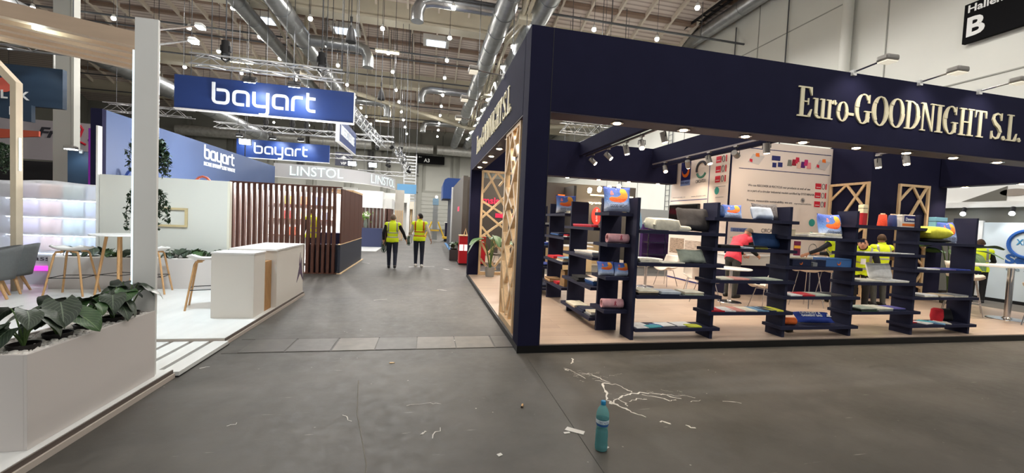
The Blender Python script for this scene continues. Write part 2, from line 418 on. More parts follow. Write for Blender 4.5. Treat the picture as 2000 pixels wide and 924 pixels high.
# ---- ducts
def duct(label, pts, r, ringstep=1.9, group=None, ends=None):
    t = thing('ventilation_duct', label, 'duct', pts[0], group=group)
    MB().path(pts, r, 18).build('duct_pipe', STEEL, t, smooth=True, world=True)
    for a, b in zip(pts[:-1], pts[1:]):
        a, b = Vector(a), Vector(b); L = (b-a).length
        if L < 1.5: continue
        n = int(L/ringstep)
        for i in range(1, n+1):
            p = a.lerp(b, (i-.5)/n); d = (b-a).normalized()*.03
            MB().tube(p-d, p+d, r*1.05, 18).build('seam_ring', STEEL, t, world=True)
    return t
duct('thick steel duct running down the hall, left of the cream spine beam above the aisle', [(3.3, 9, 11.7), (3.3, 57, 11.7)], .5)
duct('thick steel duct running down the hall, right of the cream spine beam above the aisle', [(5.0, 9, 11.7), (5.0, 57, 11.7)], .5)
duct('thick bright steel duct crossing high above the blue hanging sign', [(-7.6, 14, 11.9), (-7.6, 57, 11.9)], .5)
duct('thinner steel duct left of the cream spine beam above the blue hanging sign', [(-9.6, 14, 11.9), (-9.6, 57, 11.9)], .38)
duct('steel duct running along the top of the pale right wall', [(16.5, 6, 13.9), (16.5, 57, 13.9)], .42, 3.0)
duct('steel duct high at the far left behind the white pillar', [(-19, 20, 10.2), (-19, 57, 10.2)], .6)
for n, (x0, y) in enumerate([(3.3, 20.3), (3.3, 34.2), (3.3, 46)]):
    duct(['branch duct with down-turned elbow nearest above the aisle', 'branch duct with elbow, second along the aisle', 'branch duct with elbow, farthest along the aisle'][n],
         [(x0-.3, y, 12.1), (-.1, y, 12.1), (-.6, y, 11.95), (-.8, y, 11.5), (-.8, y, 11.0)], .3, .8)
for n, (x0, y) in enumerate([(-7.6, 26.6), (-7.6, 39)]):
    duct(['branch duct with elbow left of the hanging speaker', 'branch duct with elbow, far behind the hanging speaker'][n],
         [(x0+.3, y, 11.9), (-4.6, y, 11.9), (-4.1, y, 11.75), (-3.9, y, 11.3), (-3.9, y, 10.7)], .33, .9)
FOIL = mat('foil_insulation', (222, 222, 218), .45, .5, var=.16, scale=3, bump=.6)
for n, (x0, x1) in enumerate([(-30, -15.5), (-15, -7.5), (-7, .5), (1, 8)]):
    o = MB().path([(x0, 56.6, 10.9), (x1, 56.6, 10.9)], .62, 14).build('insulated_duct', FOIL, None, smooth=True)
    tag(o, ['foil wrapped duct on far wall at the left end', 'foil wrapped duct on far wall behind the blue signs', 'foil wrapped duct on far wall left of the aisle sign', 'foil wrapped duct on far wall at the aisle end'][n], 'duct')
# spine beams with V-shaped ties between duct pairs
for n, x in enumerate((4.15, -8.6)):
    t = thing('spine_beam', ['cream V-shaped spine beam between the two steel ducts above the aisle', 'cream V-shaped spine beam between the ducts above the blue sign'][n], 'beam', (x, 12, 12.9))
    for k in range(2, 5):
        a, b = GY[k], GY[k+1]; mid = (a+b)/2
        for dx in (-.22, .22):
            MB().tube((x+dx, a, 12.6), (x+dx*.5, mid, 11.2), .1, 6).build('tie', CREAM, t, world=True)
            MB().tube((x+dx*.5, mid, 11.2), (x+dx, b, 12.6), .1, 6).build('tie', CREAM, t, world=True)
        MB().box(x-.3, x+.3, mid-.25, mid+.25, 11.0, 11.35).build('tie_node', CREAM, t, world=True)
        MB().tube((x, mid, 11.3), (x, mid, 15.1), .16, 8).build('post', CREAM, t, world=True)
for n, (pa, pb) in enumerate([((-8.6, 36.3, 12.3), (3.9, 42.5, 11.1)), ((3.9, 42.5, 11.1), (17, 38, 11.6))]):
    o = MB().tube(pa, pb, .2, 8).build('tie_beam', CREAM); tag(o, ['long cream diagonal tie crossing the roof above the aisle', 'short cream tie beam behind the navy fascia'][n], 'beam')
# service pipes crossing the hall
PIPE = mat('grey_conduit', (92, 94, 98), .5, .5)
for n, (y, z, x0, x1) in enumerate([(19.8, 12.1, -36, 17), (27.9, 12.4, -36, 16), (33.2, 12.4, -36, 3), (40.2, 12.2, -36, 3), (45.5, 12.2, -36, 3), (30.5, 12.9, -36, 3)]):
    t = thing('conduit', ['grey conduit pipe crossing the roof, %s' % s for s in ('nearest of all', 'second from the camera', 'fourth from the camera', 'fifth from the camera', 'farthest of all', 'third from the camera')][n], 'pipe', (x0, y, z))
    MB().tube((x0, y, z), (x1, y, z), .055, 6).build('conduit_pipe', PIPE, t, world=True)
    MB().tube((x0, y+.15, z+.06), (x1, y+.15, z+.06), .03, 5).build('conduit_pipe', PIPE, t, world=True)
    x = x0+3
    while x < x1: MB().tube((x, y, z), (x, y, z+1.9), .02, 4).build('hanger', PIPE, t, world=True); x += 5.25
t = thing('cable_tray', 'dark cable tray along the top of the pale right wall', 'cable tray', (15.8, 6, 14.3))
for dx in (-.2, .2): B(15.8+dx-.03, 15.8+dx+.03, 6, 57, 14.3, 14.45).build('rail', DARK, t, world=True)
m = MB(); y = 6
while y < 57: m.box(15.6, 16.0, y, y+.05, 14.33, 14.37); y += .6
m.build('rungs', DARK, t, world=True)
o = MB().tube((16.96, 14.0, 0), (16.96, 14.0, 13.5), .2, 12).build('drain_pipe', PLASTER, None, smooth=True); tag(o, 'round pale downpipe on the right wall above the navy fascia', 'pipe')
for n, (y0) in enumerate((20.6, 17.1)):
    o = MB().tube((17.1, y0, 3), (17.1, y0, 13.4), .03, 6).build('rod', PIPE); tag(o, ['thin vertical rod on the right wall left of the other one', 'thin vertical rod on the right wall nearer the downpipe'][n], 'rod')
t = thing('air_box', 'cream junction box under the roof right of the bulb lamps', 'box', (11.2, 22.6, 11.6))
MB().box(10.7, 11.7, 22.3, 22.9, 11.4, 12.2).build('housing', CREAM, t, world=True, bevel=.03); MB().tube((11.2, 22.6, 12.2), (11.2, 22.6, roofz(22.6)), .02, 5).build('rod', PIPE, t, world=True)
# ladders on the wall seen through the navy booth
for n, (x, y) in enumerate(((17.1, 26.5), (17.1, 34))):
    t = thing('wall_ladder', ['steel ladder on pale wall seen through the navy booth, nearer one', 'steel ladder on pale wall seen through the navy booth, farther one'][n], 'ladder', (x, y, 0))
    for d in (-.25, .25): MB().tube((x, y+d, 0), (x, y+d, 9), .03, 5).build('rail', PIPE, t, world=True)
    for k in range(22): MB().tube((x, y-.25, .4+k*.4), (x, y+.25, .4+k*.4), .018, 4).build('rung', PIPE, t, world=True)

# ---- pendant lamps of the hall
BULB = mat('lamp_glow', (255, 250, 240), .4, emit=95)
pen = thing('pendant_lamp', 'small bright pendant lamp hanging from the arched hall roof', 'lamp', (0, 0, 11.7), group='pendant lamps of the hall roof')
cord_me = MB().tube((0, 0, 0), (0, 0, 1), .012, 4).build('cord', PIPE, pen); cord_me.location.z = .2
MB().lathe([(.02, .24), (.07, .2), (.09, .1), (.1, .06)], 10).build('lamp_cap', WHITE, pen)
MB().sph((0, 0, 0), .115, 7, 4).build('bulb', BULB, pen, smooth=True)
first = True; ld = bpy.data.lights.new('pendant_light', 'SPOT'); ld.energy = HALL_W; ld.color = NEUT; ld.shadow_soft_size = .16; ld.spot_size = math.radians(165); ld.spot_blend = .35
for i, X in enumerate([.88+3.6*k for k in range(-6, 4)]):
    for j, Y in enumerate([-8.5, -2.8, 3.4, 10.0, 16.6, 19.9, 23.2, 26.5, 29.8, 33.1, 36.4, 39.7, 43.0, 46.3, 50]):
        if Y < 15 and i % 2 and X < 8: continue
        if X > 9 and Y > 30: continue
        if X < -8 and Y < 20: continue
        Z = 11.7-.25*(Y > 30)
        if first: o = pen; first = False
        else: o = copy_tree(pen)
        o.location = (X, Y, Z)
        for a, b in zip(GY[:-1], GY[1:]):
            if a <= Y < b: cz = archz((Y-a)/(b-a))
        [c for c in o.children if c.name.startswith('cord')][0].scale = (1, 1, cz-Z-.2)
        l = bpy.data.objects.new('pendant_light', ld); COL.objects.link(l); l.parent = o; l.location = (0, 0, -.22)
TUBE = mat('tube_glow', (255, 246, 205), .4, emit=7)
tl = thing('tube_lamp', 'warm linear tube lamp fixed under a roof conduit', 'lamp', group='linear tube lamps under the roof')
B(-.75, .75, -.06, .06, .05, .16).build('housing', CREAM, tl); B(-.72, .72, -.07, .07, -.05, .05).build('diffuser', TUBE, tl)
TLS = [tl]+[copy_tree(tl) for _ in range(4)]
for o, p in zip(TLS, [(-2.9, 27.7, 12.2), (-10.3, 19.8, 11.9), (-3.6, 40, 12.0), (-5.2, 47, 12.0), (-13.5, 33, 12.2)]):
    o.location = p
    for dx in (-.6, .6): MB().tube((dx, 0, .15), (dx, 0, roofz(p[1])-p[2]), .01, 4).build('rod', PIPE, o)
# hung loudspeakers, wires
SPK = mat('speaker_black', (26, 26, 28), .6)
for n, (x, y, z) in enumerate([(-3.9, 21, 9.9), (-3.4, 29.5, 9.6)]):
    t = thing('hanging_speaker', ['black horn speaker hanging below the near skylight', 'black horn speaker hanging left of the aisle, farther one'][n], 'speaker', (x, y, z))
    MB().lathe([(.24, 0), (.26, .05), (.16, .55), (.06, .75), (.03, .8)], 12).build('horn', SPK, t, smooth=True); MB().tube((0, 0, .8), (0, 0, roofz(y)-z), .02, 4).build('cable', PIPE, t); MB().tube((0, 0, .95), (0, 0, 1.2), .06, 6).build('hook', SPK, t)
for n, (x, y) in enumerate([(-9.5, 24), (-5.2, 22), (-4.8, 25.5), (-2.1, 24), (-1.4, 24.5), (-.9, 30), (-6.4, 20), (2.1, 19), (3.6, 18.5), (4.2, 18.5), (-7.7, 18), (-3.0, 31), (-2.2, 33), (-1.6, 29), (6.5, 25), (8.2, 24)]):
    o = MB().tube((x, y, 5.9 if x < 1 else 5.0), (x, y, roofz(y)), .014, 4).build('rigging_wire', PIPE); tag(o, 'thin dark rigging wire hanging straight from the hall roof', 'wire', 'rigging wires from the hall roof')

# ---- hall signs
SIGNK = mat('sign_black', (18, 18, 20), .8, spec=.1); SIGNW = mat('sign_letter', (225, 225, 222), .5, emit=.15)
t = thing('hall_sign', 'large black wall sign with white letter B and word Hallen', 'sign', (17.0, 8, 8.1))
B(17.0, 17.14, 3.0, 10.16, 8.1, 9.36).build('sign_board', SIGNK, t, world=True)
letters(text_mb('B', height=.62, o=(16.995, 10.06, 8.28), u=(0, -1, 0), v=(0, 0, 1), th=.01, bold=.03), 'letter', SIGNW, t)
letters(text_mb('Hallen 11', height=.24, o=(16.995, 10.06, 9.06), u=(0, -1, 0), v=(0, 0, 1), th=.01, bold=.02), 'letter', SIGNW, t)
t = thing('hall_sign', 'black hanging sign with arrow and A3 above the far aisle door', 'sign', (-1.6, 57, 9.2))
B(-1.55, 2.1, 57.0, 57.15, 9.0, 10.1).build('sign_board', SIGNK, t, world=True)
letters(text_mb('A3', height=.5, o=(-.7, 56.99, 9.2), th=.01, bold=.02), 'letter', SIGNW, t)
m = MB(); m.box(-1.4, -1.0, 56.98, 57, 9.83, 9.87); m.poly([(-1.42, 9.85), (-1.3, 9.74), (-1.3, 9.96)], (0, 57, 0), (1, 0, 0), (0, 0, 1), .02); m.build('arrow', SIGNW, t, world=True)
for x in (-1.2, 1.8): MB().tube((x, 57.07, 10.1), (x, 57.07, 13), .03, 4).build('hanger', PIPE, t, world=True)
t = thing('hall_sign', 'dark sign with white plane pictogram above the curved grey fascia', 'sign', (-8.6, 45, 8))
B(-9.55, -7.85, 45, 45.1, 6.6, 8.0).build('sign_board', mat('sign_navy', (40, 42, 58), .5), t, world=True)
m = MB(); m.box(-8.73, -8.67, 44.97, 45, 7.2, 7.8); m.poly([(-8.98, 7.42), (-8.42, 7.42), (-8.7, 7.62)], (0, 45, 0), (1, 0, 0), (0, 0, 1), .02); m.build('pictogram', SIGNW, t, world=True)
letters(text_mb('VIP', height=.28, o=(-9.0, 44.99, 6.72), th=.01), 'letter', SIGNW, t)
for x in (-9.3, -8.1): MB().tube((x, 45.05, 8), (x, 45.05, 14), .03, 4).build('hanger', PIPE, t, world=True)
# ================================================================== NAVY BOOTH "Euro-GOODNIGHT"
X0, X1, Y0, Y1 = 1.15, 13.15, 4.78, 11.4
def laminate():
    m = bpy.data.materials.new('laminate_floor'); m.use_nodes = True; nt = m.node_tree; b = nt.nodes['Principled BSDF']; N = nt.nodes.new; L = nt.links.new
    tc = N('ShaderNodeTexCoord'); br = N('ShaderNodeTexBrick'); br.inputs['Scale'].default_value = 1
    br.inputs['Brick Width'].default_value = 1.3; br.inputs['Row Height'].default_value = .19; br.inputs['Mortar Size'].default_value = .002; br.offset = .37
    br.inputs['Color1'].default_value = lin((188, 168, 150))+(1,); br.inputs['Color2'].default_value = lin((174, 153, 137))+(1,); br.inputs['Mortar'].default_value = lin((140, 116, 98))+(1,)
    L(tc.outputs['Object'], br.inputs['Vector'])
    mp = N('ShaderNodeMapping'); mp.inputs['Scale'].default_value = (1.2, 14, 1); L(tc.outputs['Object'], mp.inputs[0])
    n = N('ShaderNodeTexNoise'); n.inputs['Scale'].default_value = 2.5; n.inputs['Detail'].default_value = 6; L(mp.outputs[0], n.inputs['Vector'])
    r = N('ShaderNodeValToRGB'); r.color_ramp.elements[0].color = (.8, .8, .8, 1); r.color_ramp.elements[1].color = (1.1, 1.1, 1.1, 1); L(n.outputs['Fac'], r.inputs[0])
    mx = N('ShaderNodeMixRGB'); mx.blend_type = 'MULTIPLY'; mx.inputs[0].default_value = 1; L(br.outputs['Color'], mx.inputs[1]); L(r.outputs[0], mx.inputs[2])
    L(mx.outputs[0], b.inputs['Base Color']); b.inputs['Roughness'].default_value = .38
    return m
booth = thing('exhibition_booth', 'navy blue exhibition booth with cream serif lettering and timber lattice panels', 'booth', (X0, Y0, 0))
def eb(name, m, *a, **k): return B(*a).build(name, m, booth, world=True, **k)
eb('plinth', BLACK, X0, X1, Y0, Y1, 0, .085)
eb('booth_floor', laminate(), X0+.03, X1-.02, Y0+.03, Y1, .085, .098)
eb('plinth_trim', mat('plinth_black', (14, 14, 15), .35), X0-.008, X1, Y0-.008, Y0, 0, .09)
NS = mat('navy_soffit', (52, 44, 62), .6)
# fascias, top 4 m, underside 3 m; each a board with its soffit
def fascia(name, *a):
    o = eb(name, NAVY, *a); return o
fascia('front_fascia', X0+.282, X1, Y0, Y0+.34, 3.0, 4.0)
fascia('side_fascia', X0, X0+.30, Y0+.30, Y1-.0, 3.0, 4.0)
fascia('back_fascia', X0+.3, 7.46, Y1-.3, Y1, 3.0, 4.0)
fascia('right_fascia', X1-.3, X1, Y0+.34, 7.88, 3.0, 4.0)
for nm, a in [('soffit', (X0+.29, X1-.31, Y0+.005, Y0+.335, 2.985, 3.0)), ('soffit', (X0+.005, X0+.295, Y0+.30, Y1-.3, 2.985, 3.0)), ('soffit', (X0+.3, 7.4, Y1-.295, Y1-.005, 2.985, 3.0)), ('soffit', (X1-.295, X1-.005, Y0+.34, 7.86, 2.985, 3.0))]:
    eb(nm, NS, *a)
eb('fascia_joint', BLACK, X0+.276, X0+.283, Y0-.002, Y0+.3, 0.09, 4.0)
eb('corner_column', NAVY, X0, X0+.276, Y0, Y0+.28, .09, 4.0)
eb('rear_column', NAVY, X0, X0+.28, Y1-.32, Y1, .09, 3.0)
eb('right_column', NAVY, X1-.28, X1, Y0, Y0+.28, .09, 3.0)
# beams
for x in (4.25, 6.6): eb('roof_beam', NAVY, x, x+.12, Y0+.34, Y1-.3, 3.62 if x < 5 else 3.42, 4.0)
# white graphic storage walls, navy cabin
eb('graphic_wall', mat('graphic_white', (236, 220, 208), .55), 7.5, 10.66, 8.92, 9.0, .09, 3.96)
eb('graphic_wall', mat('graphic_white'  , (236, 220, 208), .55), 7.5, 7.58, 9.0, Y1, .09, 3.96)
eb('cabin_wall', NAVY, 10.66, 10.74, 7.9, 9.0, .09, 4.0)
eb('cabin_wall', NAVY, 10.74, X1, 7.9, 7.98, .09, 4.0)
eb('cabin_wall', NAVY, 10.74, X1, 10.9, Y1, .09, 4.0)
eb('corner_strip', NAVY, 7.485, 7.52, 8.9, 8.93, .09, 3.96)
# lattice panels
SEGS = [((.14, 1), (1, .49)), ((.43, 1), (.03, .80)), ((.43, 1), (.97, .83)), ((.8, 1), (.5, .87)), ((.03, .71), (.62, .60)), ((.97, .86), (.03, .55)), ((.03, .62), (.97, .38)),
        ((.97, .6), (.03, .36)), ((.03, .46), (.6, .24)), ((.97, .46), (.2, .18)), ((.6, .24), (.97, .12)), ((.03, .3), (.5, .03)), ((.97, .3), (.4, .03)), ((.03, .14), (.3, .03)), ((.7, .03), (.97, .2))]
SEGX = [((.42, 1), (0, .86)), ((.45, 1), (1, .76)), ((.92, 1), (.12, .58)), ((0, .73), (.4, .655)), ((.3, .645), (1, .44)), ((1, .62), (0, .36)), ((0, .52), (1, .30)), ((.8, .345), (0, .14)), ((0, .30), (.6, 0)), ((1, .22), (.5, 0)), ((.2, .2), (1, .08))]
def lattice(o, u, th=.07, flip=False, h=2.9, wd=1.0, segs=SEGS):
    o, u = Vector(o), Vector(u); n = Vector((0, 0, 1)).cross(u)
    grp = MB().poly([(0, 0), (.06, 0), (.06, h), (0, h)], o, u, (0, 0, 1), th).build('lattice_frame', PINE, booth, world=True)
    def pc(pts, nm='lattice_bar', t=th, off=0): 
        MB().poly(pts, o+u.cross(Vector((0, 0, 1)))*off, u, (0, 0, 1), t).build(nm, PINE, grp, world=True)
    pc([(wd-.06, 0), (wd, 0), (wd, h), (wd-.06, h)]); pc([(.06, 0), (wd-.06, 0), (wd-.06, .08), (.06, .08)]); pc([(.06, h-.06), (wd-.06, h-.06), (wd-.06, h), (.06, h)])
    for k, ((a, b), (c, d)) in enumerate(segs):
        if flip: a, c = 1-a, 1-c
        p, q = Vector((.03+a*(wd-.06), .05+b*(h-.1))), Vector((.03+c*(wd-.06), .05+d*(h-.1))); t = (q-p).normalized(); nn = Vector((-t.y, t.x))*.028
        pc([tuple(p+nn), tuple(p-nn), tuple(q-nn), tuple(q+nn)], t=th-.02+.004*(k % 3), off=.006+.002*(k % 3))
lattice((1.26, 6.3, .1), (0, -1, 0), .08)
lattice((1.44, 11.16, .1), (1, 0, 0), .08)
lattice((10.65, 8.9, .1), (0, -1, 0), .05, segs=SEGX)
lattice((11.5, 7.89, .1), (1, 0, 0), .05, segs=SEGX)

# ---- serif lettering
LET = mat('cream_letter', (246, 236, 200), .5)
def glyphs():
    G = {}
    def bx(x0, x1, y0, y1): return [(x0, y0), (x1, y0), (x1, y1), (x0, y1)]
    def arc(cx, cy, rx, ry, ix, iy, a0, a1, n=18):
        out = []; 
        for i in range(n):
            A, C = math.radians(a0+(a1-a0)*i/n), math.radians(a0+(a1-a0)*(i+1)/n)
            out.append([(cx+rx*math.cos(A), cy+ry*math.sin(A)), (cx+rx*math.cos(C), cy+ry*math.sin(C)), (cx+ix*math.cos(C), cy+iy*math.sin(C)), (cx+ix*math.cos(A), cy+iy*math.sin(A))])
        return out
    sf = lambda x0, x1, y: [(x0, y), (x1, y), (x1, y+.035), (x0, y+.035)]
    G['E'] = (.62, [bx(.1, .25, 0, 1), bx(0, .52, 0, .05), bx(0, .52, .95, 1), bx(.25, .4, .49, .53), [(.40, .40), (.44, .40), (.44, .62), (.40, .62)], [(.52, 0), (.58, .27), (.55, .27), (.42, .05)], [(.42, .95), (.53, .72), (.56, .72), (.54, 1)]])
    G['u'] = (.56, [bx(.08, .2, .12, .66), bx(0, .2, .62, .66), bx(.36, .48, 0, .66), bx(.28, .48, .62, .66), bx(.36, .56, 0, .04)]+arc(.26, .16, .18, .17, .06, .1, 180, 300))
    G['r'] = (.44, [bx(.08, .2, 0, .66), bx(0, .2, .62, .66), bx(0, .28, 0, .04)]+arc(.32, .5, .13, .17, .06, .09, 60, 170, 10)+arc(.36, .56, .06, .06, 0, 0, 0, 360, 10))
    G['o'] = (.5, arc(.25, .32, .25, .34, .12, .3, 0, 360, 28))
    G['-'] = (.28, [bx(.02, .24, .22, .31)])
    G['G'] = (.76, arc(.36, .5, .36, .52, .2, .475, 40, 330, 30)+[bx(.5, .64, .06, .42), bx(.42, .72, .40, .44), [(.56, .72), (.62, .70), (.62, 1.0), (.585, 1.0)]])
    G['O'] = (.74, arc(.36, .5, .36, .52, .2, .475, 0, 360, 34))
    G['D'] = (.74, [bx(.1, .25, 0, 1), bx(0, .3, 0, .045), bx(0, .3, .955, 1)]+arc(.28, .5, .42, .5, .26, .455, -90, 90, 22))
    G['N'] = (.74, [bx(.09, .15, 0, 1), bx(.55, .61, 0, 1), [(.05, 1), (.22, 1), (.61, .0), (.55, .0)], bx(0, .2, .96, 1), bx(0, .24, 0, .04), bx(.46, .7, .96, 1)])
    G['I'] = (.36, [bx(.1, .25, 0, 1), bx(0, .35, 0, .045), bx(0, .35, .955, 1)])
    G['H'] = (.78, [bx(.1, .25, 0, 1), bx(.5, .65, 0, 1), bx(.25, .5, .48, .53)]+[bx(a, a+.33, b, b+.045) for a in (.01, .41) for b in (0, .955)])
    G['T'] = (.66, [bx(.24, .39, 0, 1), bx(.02, .61, .945, 1), bx(.14, .49, 0, .045), [(.02, .72), (.05, .72), (.1, .95), (.02, .95)], [(.58, .72), (.61, .72), (.61, .95), (.53, .95)]])
    G['L'] = (.6, [bx(.1, .25, 0, 1), bx(0, .35, .955, 1), bx(0, .5, 0, .05), [(.5, 0), (.56, .3), (.53, .3), (.4, .05)]])
    G['.'] = (.24, arc(.09, .075, .08, .085, 0, 0, 0, 360, 14))
    S = [(.52, .76), (.46, .93), (.3, .97), (.14, .9), (.1, .74), (.22, .58), (.4, .46), (.5, .28), (.42, .08), (.26, .03), (.1, .1), (.04, .3)]
    W = [.03, .06, .07, .1, .13, .15, .15, .13, .1, .07, .06, .03]; P = []
    L_, R_ = [], []
    for k, p in enumerate(S):
        a, b = Vector(S[max(k-1, 0)]), Vector(S[min(k+1, len(S)-1)]); t = (b-a).normalized(); nn = Vector((-t.y, t.x))*W[k]/2; L_.append(Vector(p)+nn); R_.append(Vector(p)-nn)
    for k in range(len(S)-1): P.append([tuple(L_[k]), tuple(L_[k+1]), tuple(R_[k+1]), tuple(R_[k])])
    G['S'] = (.6, P+[bx(.5, .54, .72, 1), bx(.03, .07, 0, .3)])
    G[' '] = (.22, [])
    return G
GL = glyphs()
def serif(s, width, height, o, u, parent, th=.014):
    o, u = Vector(o), Vector(u); tot = sum(GL[c][0] for c in s); sx = width/tot; x = 0
    for c in s:
        wd, ps = GL[c]
        if ps:
            m = MB()
            for i, q in enumerate(ps): m.poly([((x+a)*sx, b*height) for a, b in q], o, u, (0, 0, 1), th+.0012*(i % 7))
            m.build('letter', LET, parent, world=True)
        x += wd
serif('Euro-GOODNIGHT S.L.', 4.42, .42, (5.03, Y0, 3.29), (1, 0, 0), booth)
serif('Euro-GOODNIGHT S.L.', 4.2, .42, (X0, 10.0, 3.24), (0, -1, 0), booth)

# ---- recessed downlights in the soffits
GLOW = mat('downlight_glow', (255, 222, 170), .4, emit=30)
def down(x, y, z=2.985, e=SPOT_W, on=True):
    o = MB().lathe([(.075, 0), (.085, -.012), (.055, -.012)], 16, (x, y, z), cap=False).build('downlight_ring', CHROME, booth, world=True, smooth=True)
    MB().lathe([(.056, -.004), (.05, -.018), (.03, -.024)], 12, (x, y, z)).build('downlight_lens', GLOW, o, world=True)
    light('downlight_spot', 'SPOT', (x, y, z-.03), e, WARM, .05, spot=math.radians(125), blend=.8, parent=booth)
for k in range(11): down(2.4+k*.985, 4.95)
for k in range(6): down(1.28, 5.62+k*.945)
for k in range(6): down(2.02+k*.98, 11.25)
for k in range(3): down(X1-.15, 5.5+k*.98)
# ---- track spotlights
GREYM = mat('spot_grey', (150, 146, 140), .4, .3)
SPOTG = mat('spot_glow', (255, 226, 180), .4, emit=34)
def track(x, z, y0, y1): eb('light_track', mat('track_grey', (120, 112, 112), .45, .3), x-.02, x+.02, y0, y1, z-.035, z)
track(4.4, 3.6, 5.4, 10.9); track(6.5, 3.52, 5.4, 10.9); track(10.0, 3.55, 5.12, 7.35)
def spot(x, y, z, aim, label, on=True, e=90):
    t = thing('track_spotlight', label, 'spotlight', (x, y, z)); aim = (Vector(aim)-Vector((x, y, z-.16))).normalized()
    MB().box(-.03, .03, -.05, .05, -.03, 0).build('track_adapter', GREYM, t)
    MB().tube((0, 0, -.03), (0, 0, -.09), .01, 6).build('stem', DARK, t)
    yk = MB(); side = aim.cross(Vector((0, 0, 1)))
    if side.length < .1: side = Vector((1, 0, 0))
    side.normalize(); c = Vector((0, 0, -.19))
    yk.path([c+side*.075, c+side*.075+Vector((0, 0, .09)), c-side*.075+Vector((0, 0, .09)), c-side*.075], .008, 5); yk.build('yoke', DARK, t)
    MB().tube(c-aim*.1, c+aim*.1, .062, 14).build('spot_body', GREYM, t, smooth=True)
    if on:
        MB().tube(c+aim*.1, c+aim*.115, .05, 12).build('spot_lens', SPOTG, t)
        light('spot_beam', 'SPOT', Vector((x, y, z))+c+aim*.13, e, WARM, .05, spot=math.radians(70), blend=.7, parent=t, target=Vector((x, y, z))+c+aim*3)
    else: MB().tube(c+aim*.1, c+aim*.104, .05, 12).build('spot_lens', BLACK, t)
for n, (y, aim) in enumerate([(10.43, (6.5, 9, 1)), (9.47, (6.5, 8, 1)), (8.53, (5.2, 8.2, 0)), (7.86, (3.9, 6.3, 1)), (7.04, (5.4, 6.9, 0))]):
    spot(4.4, y, 3.565, aim, '%s grey track spotlight on the left beam of the navy booth' % ['farthest', 'second farthest', 'middle', 'lit second nearest', 'nearest'][n], e=80)
for n, (y, aim) in enumerate([(10.25, (6.2, 8.5, .5)), (9.24, (7.5, 10.2, 2)), (8.45, (6.9, 7.5, .5)), (7.6, (8.9, 8.9, 2.6)), (6.79, (7.0, 7.0, .2))]):
    spot(6.5, y, 3.485, aim, '%s grey track spotlight on the right beam of the navy booth' % ['farthest', 'second farthest', 'lit middle', 'second nearest', 'nearest'][n], e=80)
for n, (y, aim) in enumerate([(7.3, (10.2, 6.9, 0)), (6.75, (9.8, 6.0, 0))]):
    spot(10.0, y, 3.515, aim, ['glowing track spotlight left in front of the navy cabin', 'glowing track spotlight right in front of the navy cabin'][n], e=110)
# ---- flood lamps on arms over the fascia
def armlamp(p, q, label, mt=GREYM, e=60, col=WARM, aim=None, hs=1.0):
    p, q = Vector(p), Vector(q); t = thing('arm_lamp', label, 'lamp', p)
    MB().box(p.x-.03, p.x+.03, p.y-.04, p.y+.02, p.z-.05, p.z+.03).build('clamp', WHITE, t, world=True)
    MB().tube(p, q, .012, 6).build('arm', CHROME, t, world=True)
    d = (q-p); d.z = 0; d.normalize(); s = d.cross(Vector((0, 0, 1)))
    hd = MB(); R = Matrix((s, d, Vector((0, 0, 1)))).transposed()
    hd.obox((0, 0, 0), (.2*hs, .16*hs, .08*hs), R); hd.v = [v+q for v in hd.v]; hd.build('lamp_head', mt, t, world=True, bevel=.025)
    g = MB().obox((0, 0, 0), (.17*hs, .13*hs, .012), R); g.v = [v+q+Vector((0, 0, -.045*hs)) for v in g.v]; g.build('lamp_glass', mat('flood_glass', (255, 246, 225), .4, emit=.6) if col != COOL else mat('cool_glow', (225, 245, 255), .4, emit=40), t, world=True)
    light('flood_light', 'SPOT', q+Vector((0, 0, -.07)), e, col, .08, spot=math.radians(110), blend=.8, parent=t, target=aim)
for n, x in enumerate((5.95, 7.2, 8.42)):
    armlamp((x, Y0, 4.0), (x-.02, Y0-.47, 4.02), ['leftmost grey flood lamp on an arm above the navy fascia', 'middle grey flood lamp on an arm above the navy fascia', 'rightmost grey flood lamp on an arm above the navy fascia'][n], e=26, aim=(x, Y0, 3.5), col=(1, .93, .85))
for n, y in enumerate((6.6, 8.2, 9.8)):
    armlamp((X0, y, 4.0), (X0-.5, y, 4.05), ['nearest arm lamp over the aisle side of the navy fascia', 'middle arm lamp over the aisle side of the navy fascia', 'farthest arm lamp over the aisle side of the navy fascia'][n], e=8, aim=(X0, y, 3.5), col=(1, .93, .85))

# ---- prints on the white walls (flat print)
INK = mat('print_ink', (60, 58, 66), .6); INKB = mat('print_blue', (38, 42, 104), .6); RED = mat('print_red', (206, 38, 58), .6); TEAL = mat('print_teal', (60, 160, 148), .6)
GREENK = mat('print_green', (70, 130, 110), .6); GREY_T = mat('print_grey', (120, 116, 118), .6); ORANGE = mat('print_orange', (240, 120, 40), .6); YEL = mat('print_yellow', (250, 190, 70), .6)
fw = (8.915,); U = (1, 0, 0)
def pr(nm, m, pts, y=8.918, th=.004): MB().poly(pts, (0, y, 0), (1, 0, 0), (0, 0, 1), th).build(nm, m, booth, world=True)
def rc(x0, x1, z0, z1): return [(x0, z0), (x1, z0), (x1, z1), (x0, z1)]
for z in (3.78, 3.25): pr('print_line', INKB, rc(7.75, 10.6, z-.008, z+.008))
def ptext(s, x, z, wd=None, h=None, m=INK, y=8.918): text_mb(s, wd, h, (x, y, z), th=.003).build('print_text', m, booth, world=True)['kind'] = 'stuff'
ptext('We can RECOVER & RECYCLE our products at end of use', 8.05, 2.79, 1.95, .075)
ptext('as a part of a circular industrial model certified by SYSTAINABLE', 8.05, 2.65, 2.15, .075)
ptext('Proven, measurable sustainability, we are', 8.05, 2.40, 1.4, .075); ptext('systainable', 9.52, 2.40, .55, .06, GREY_T)
m = MB()
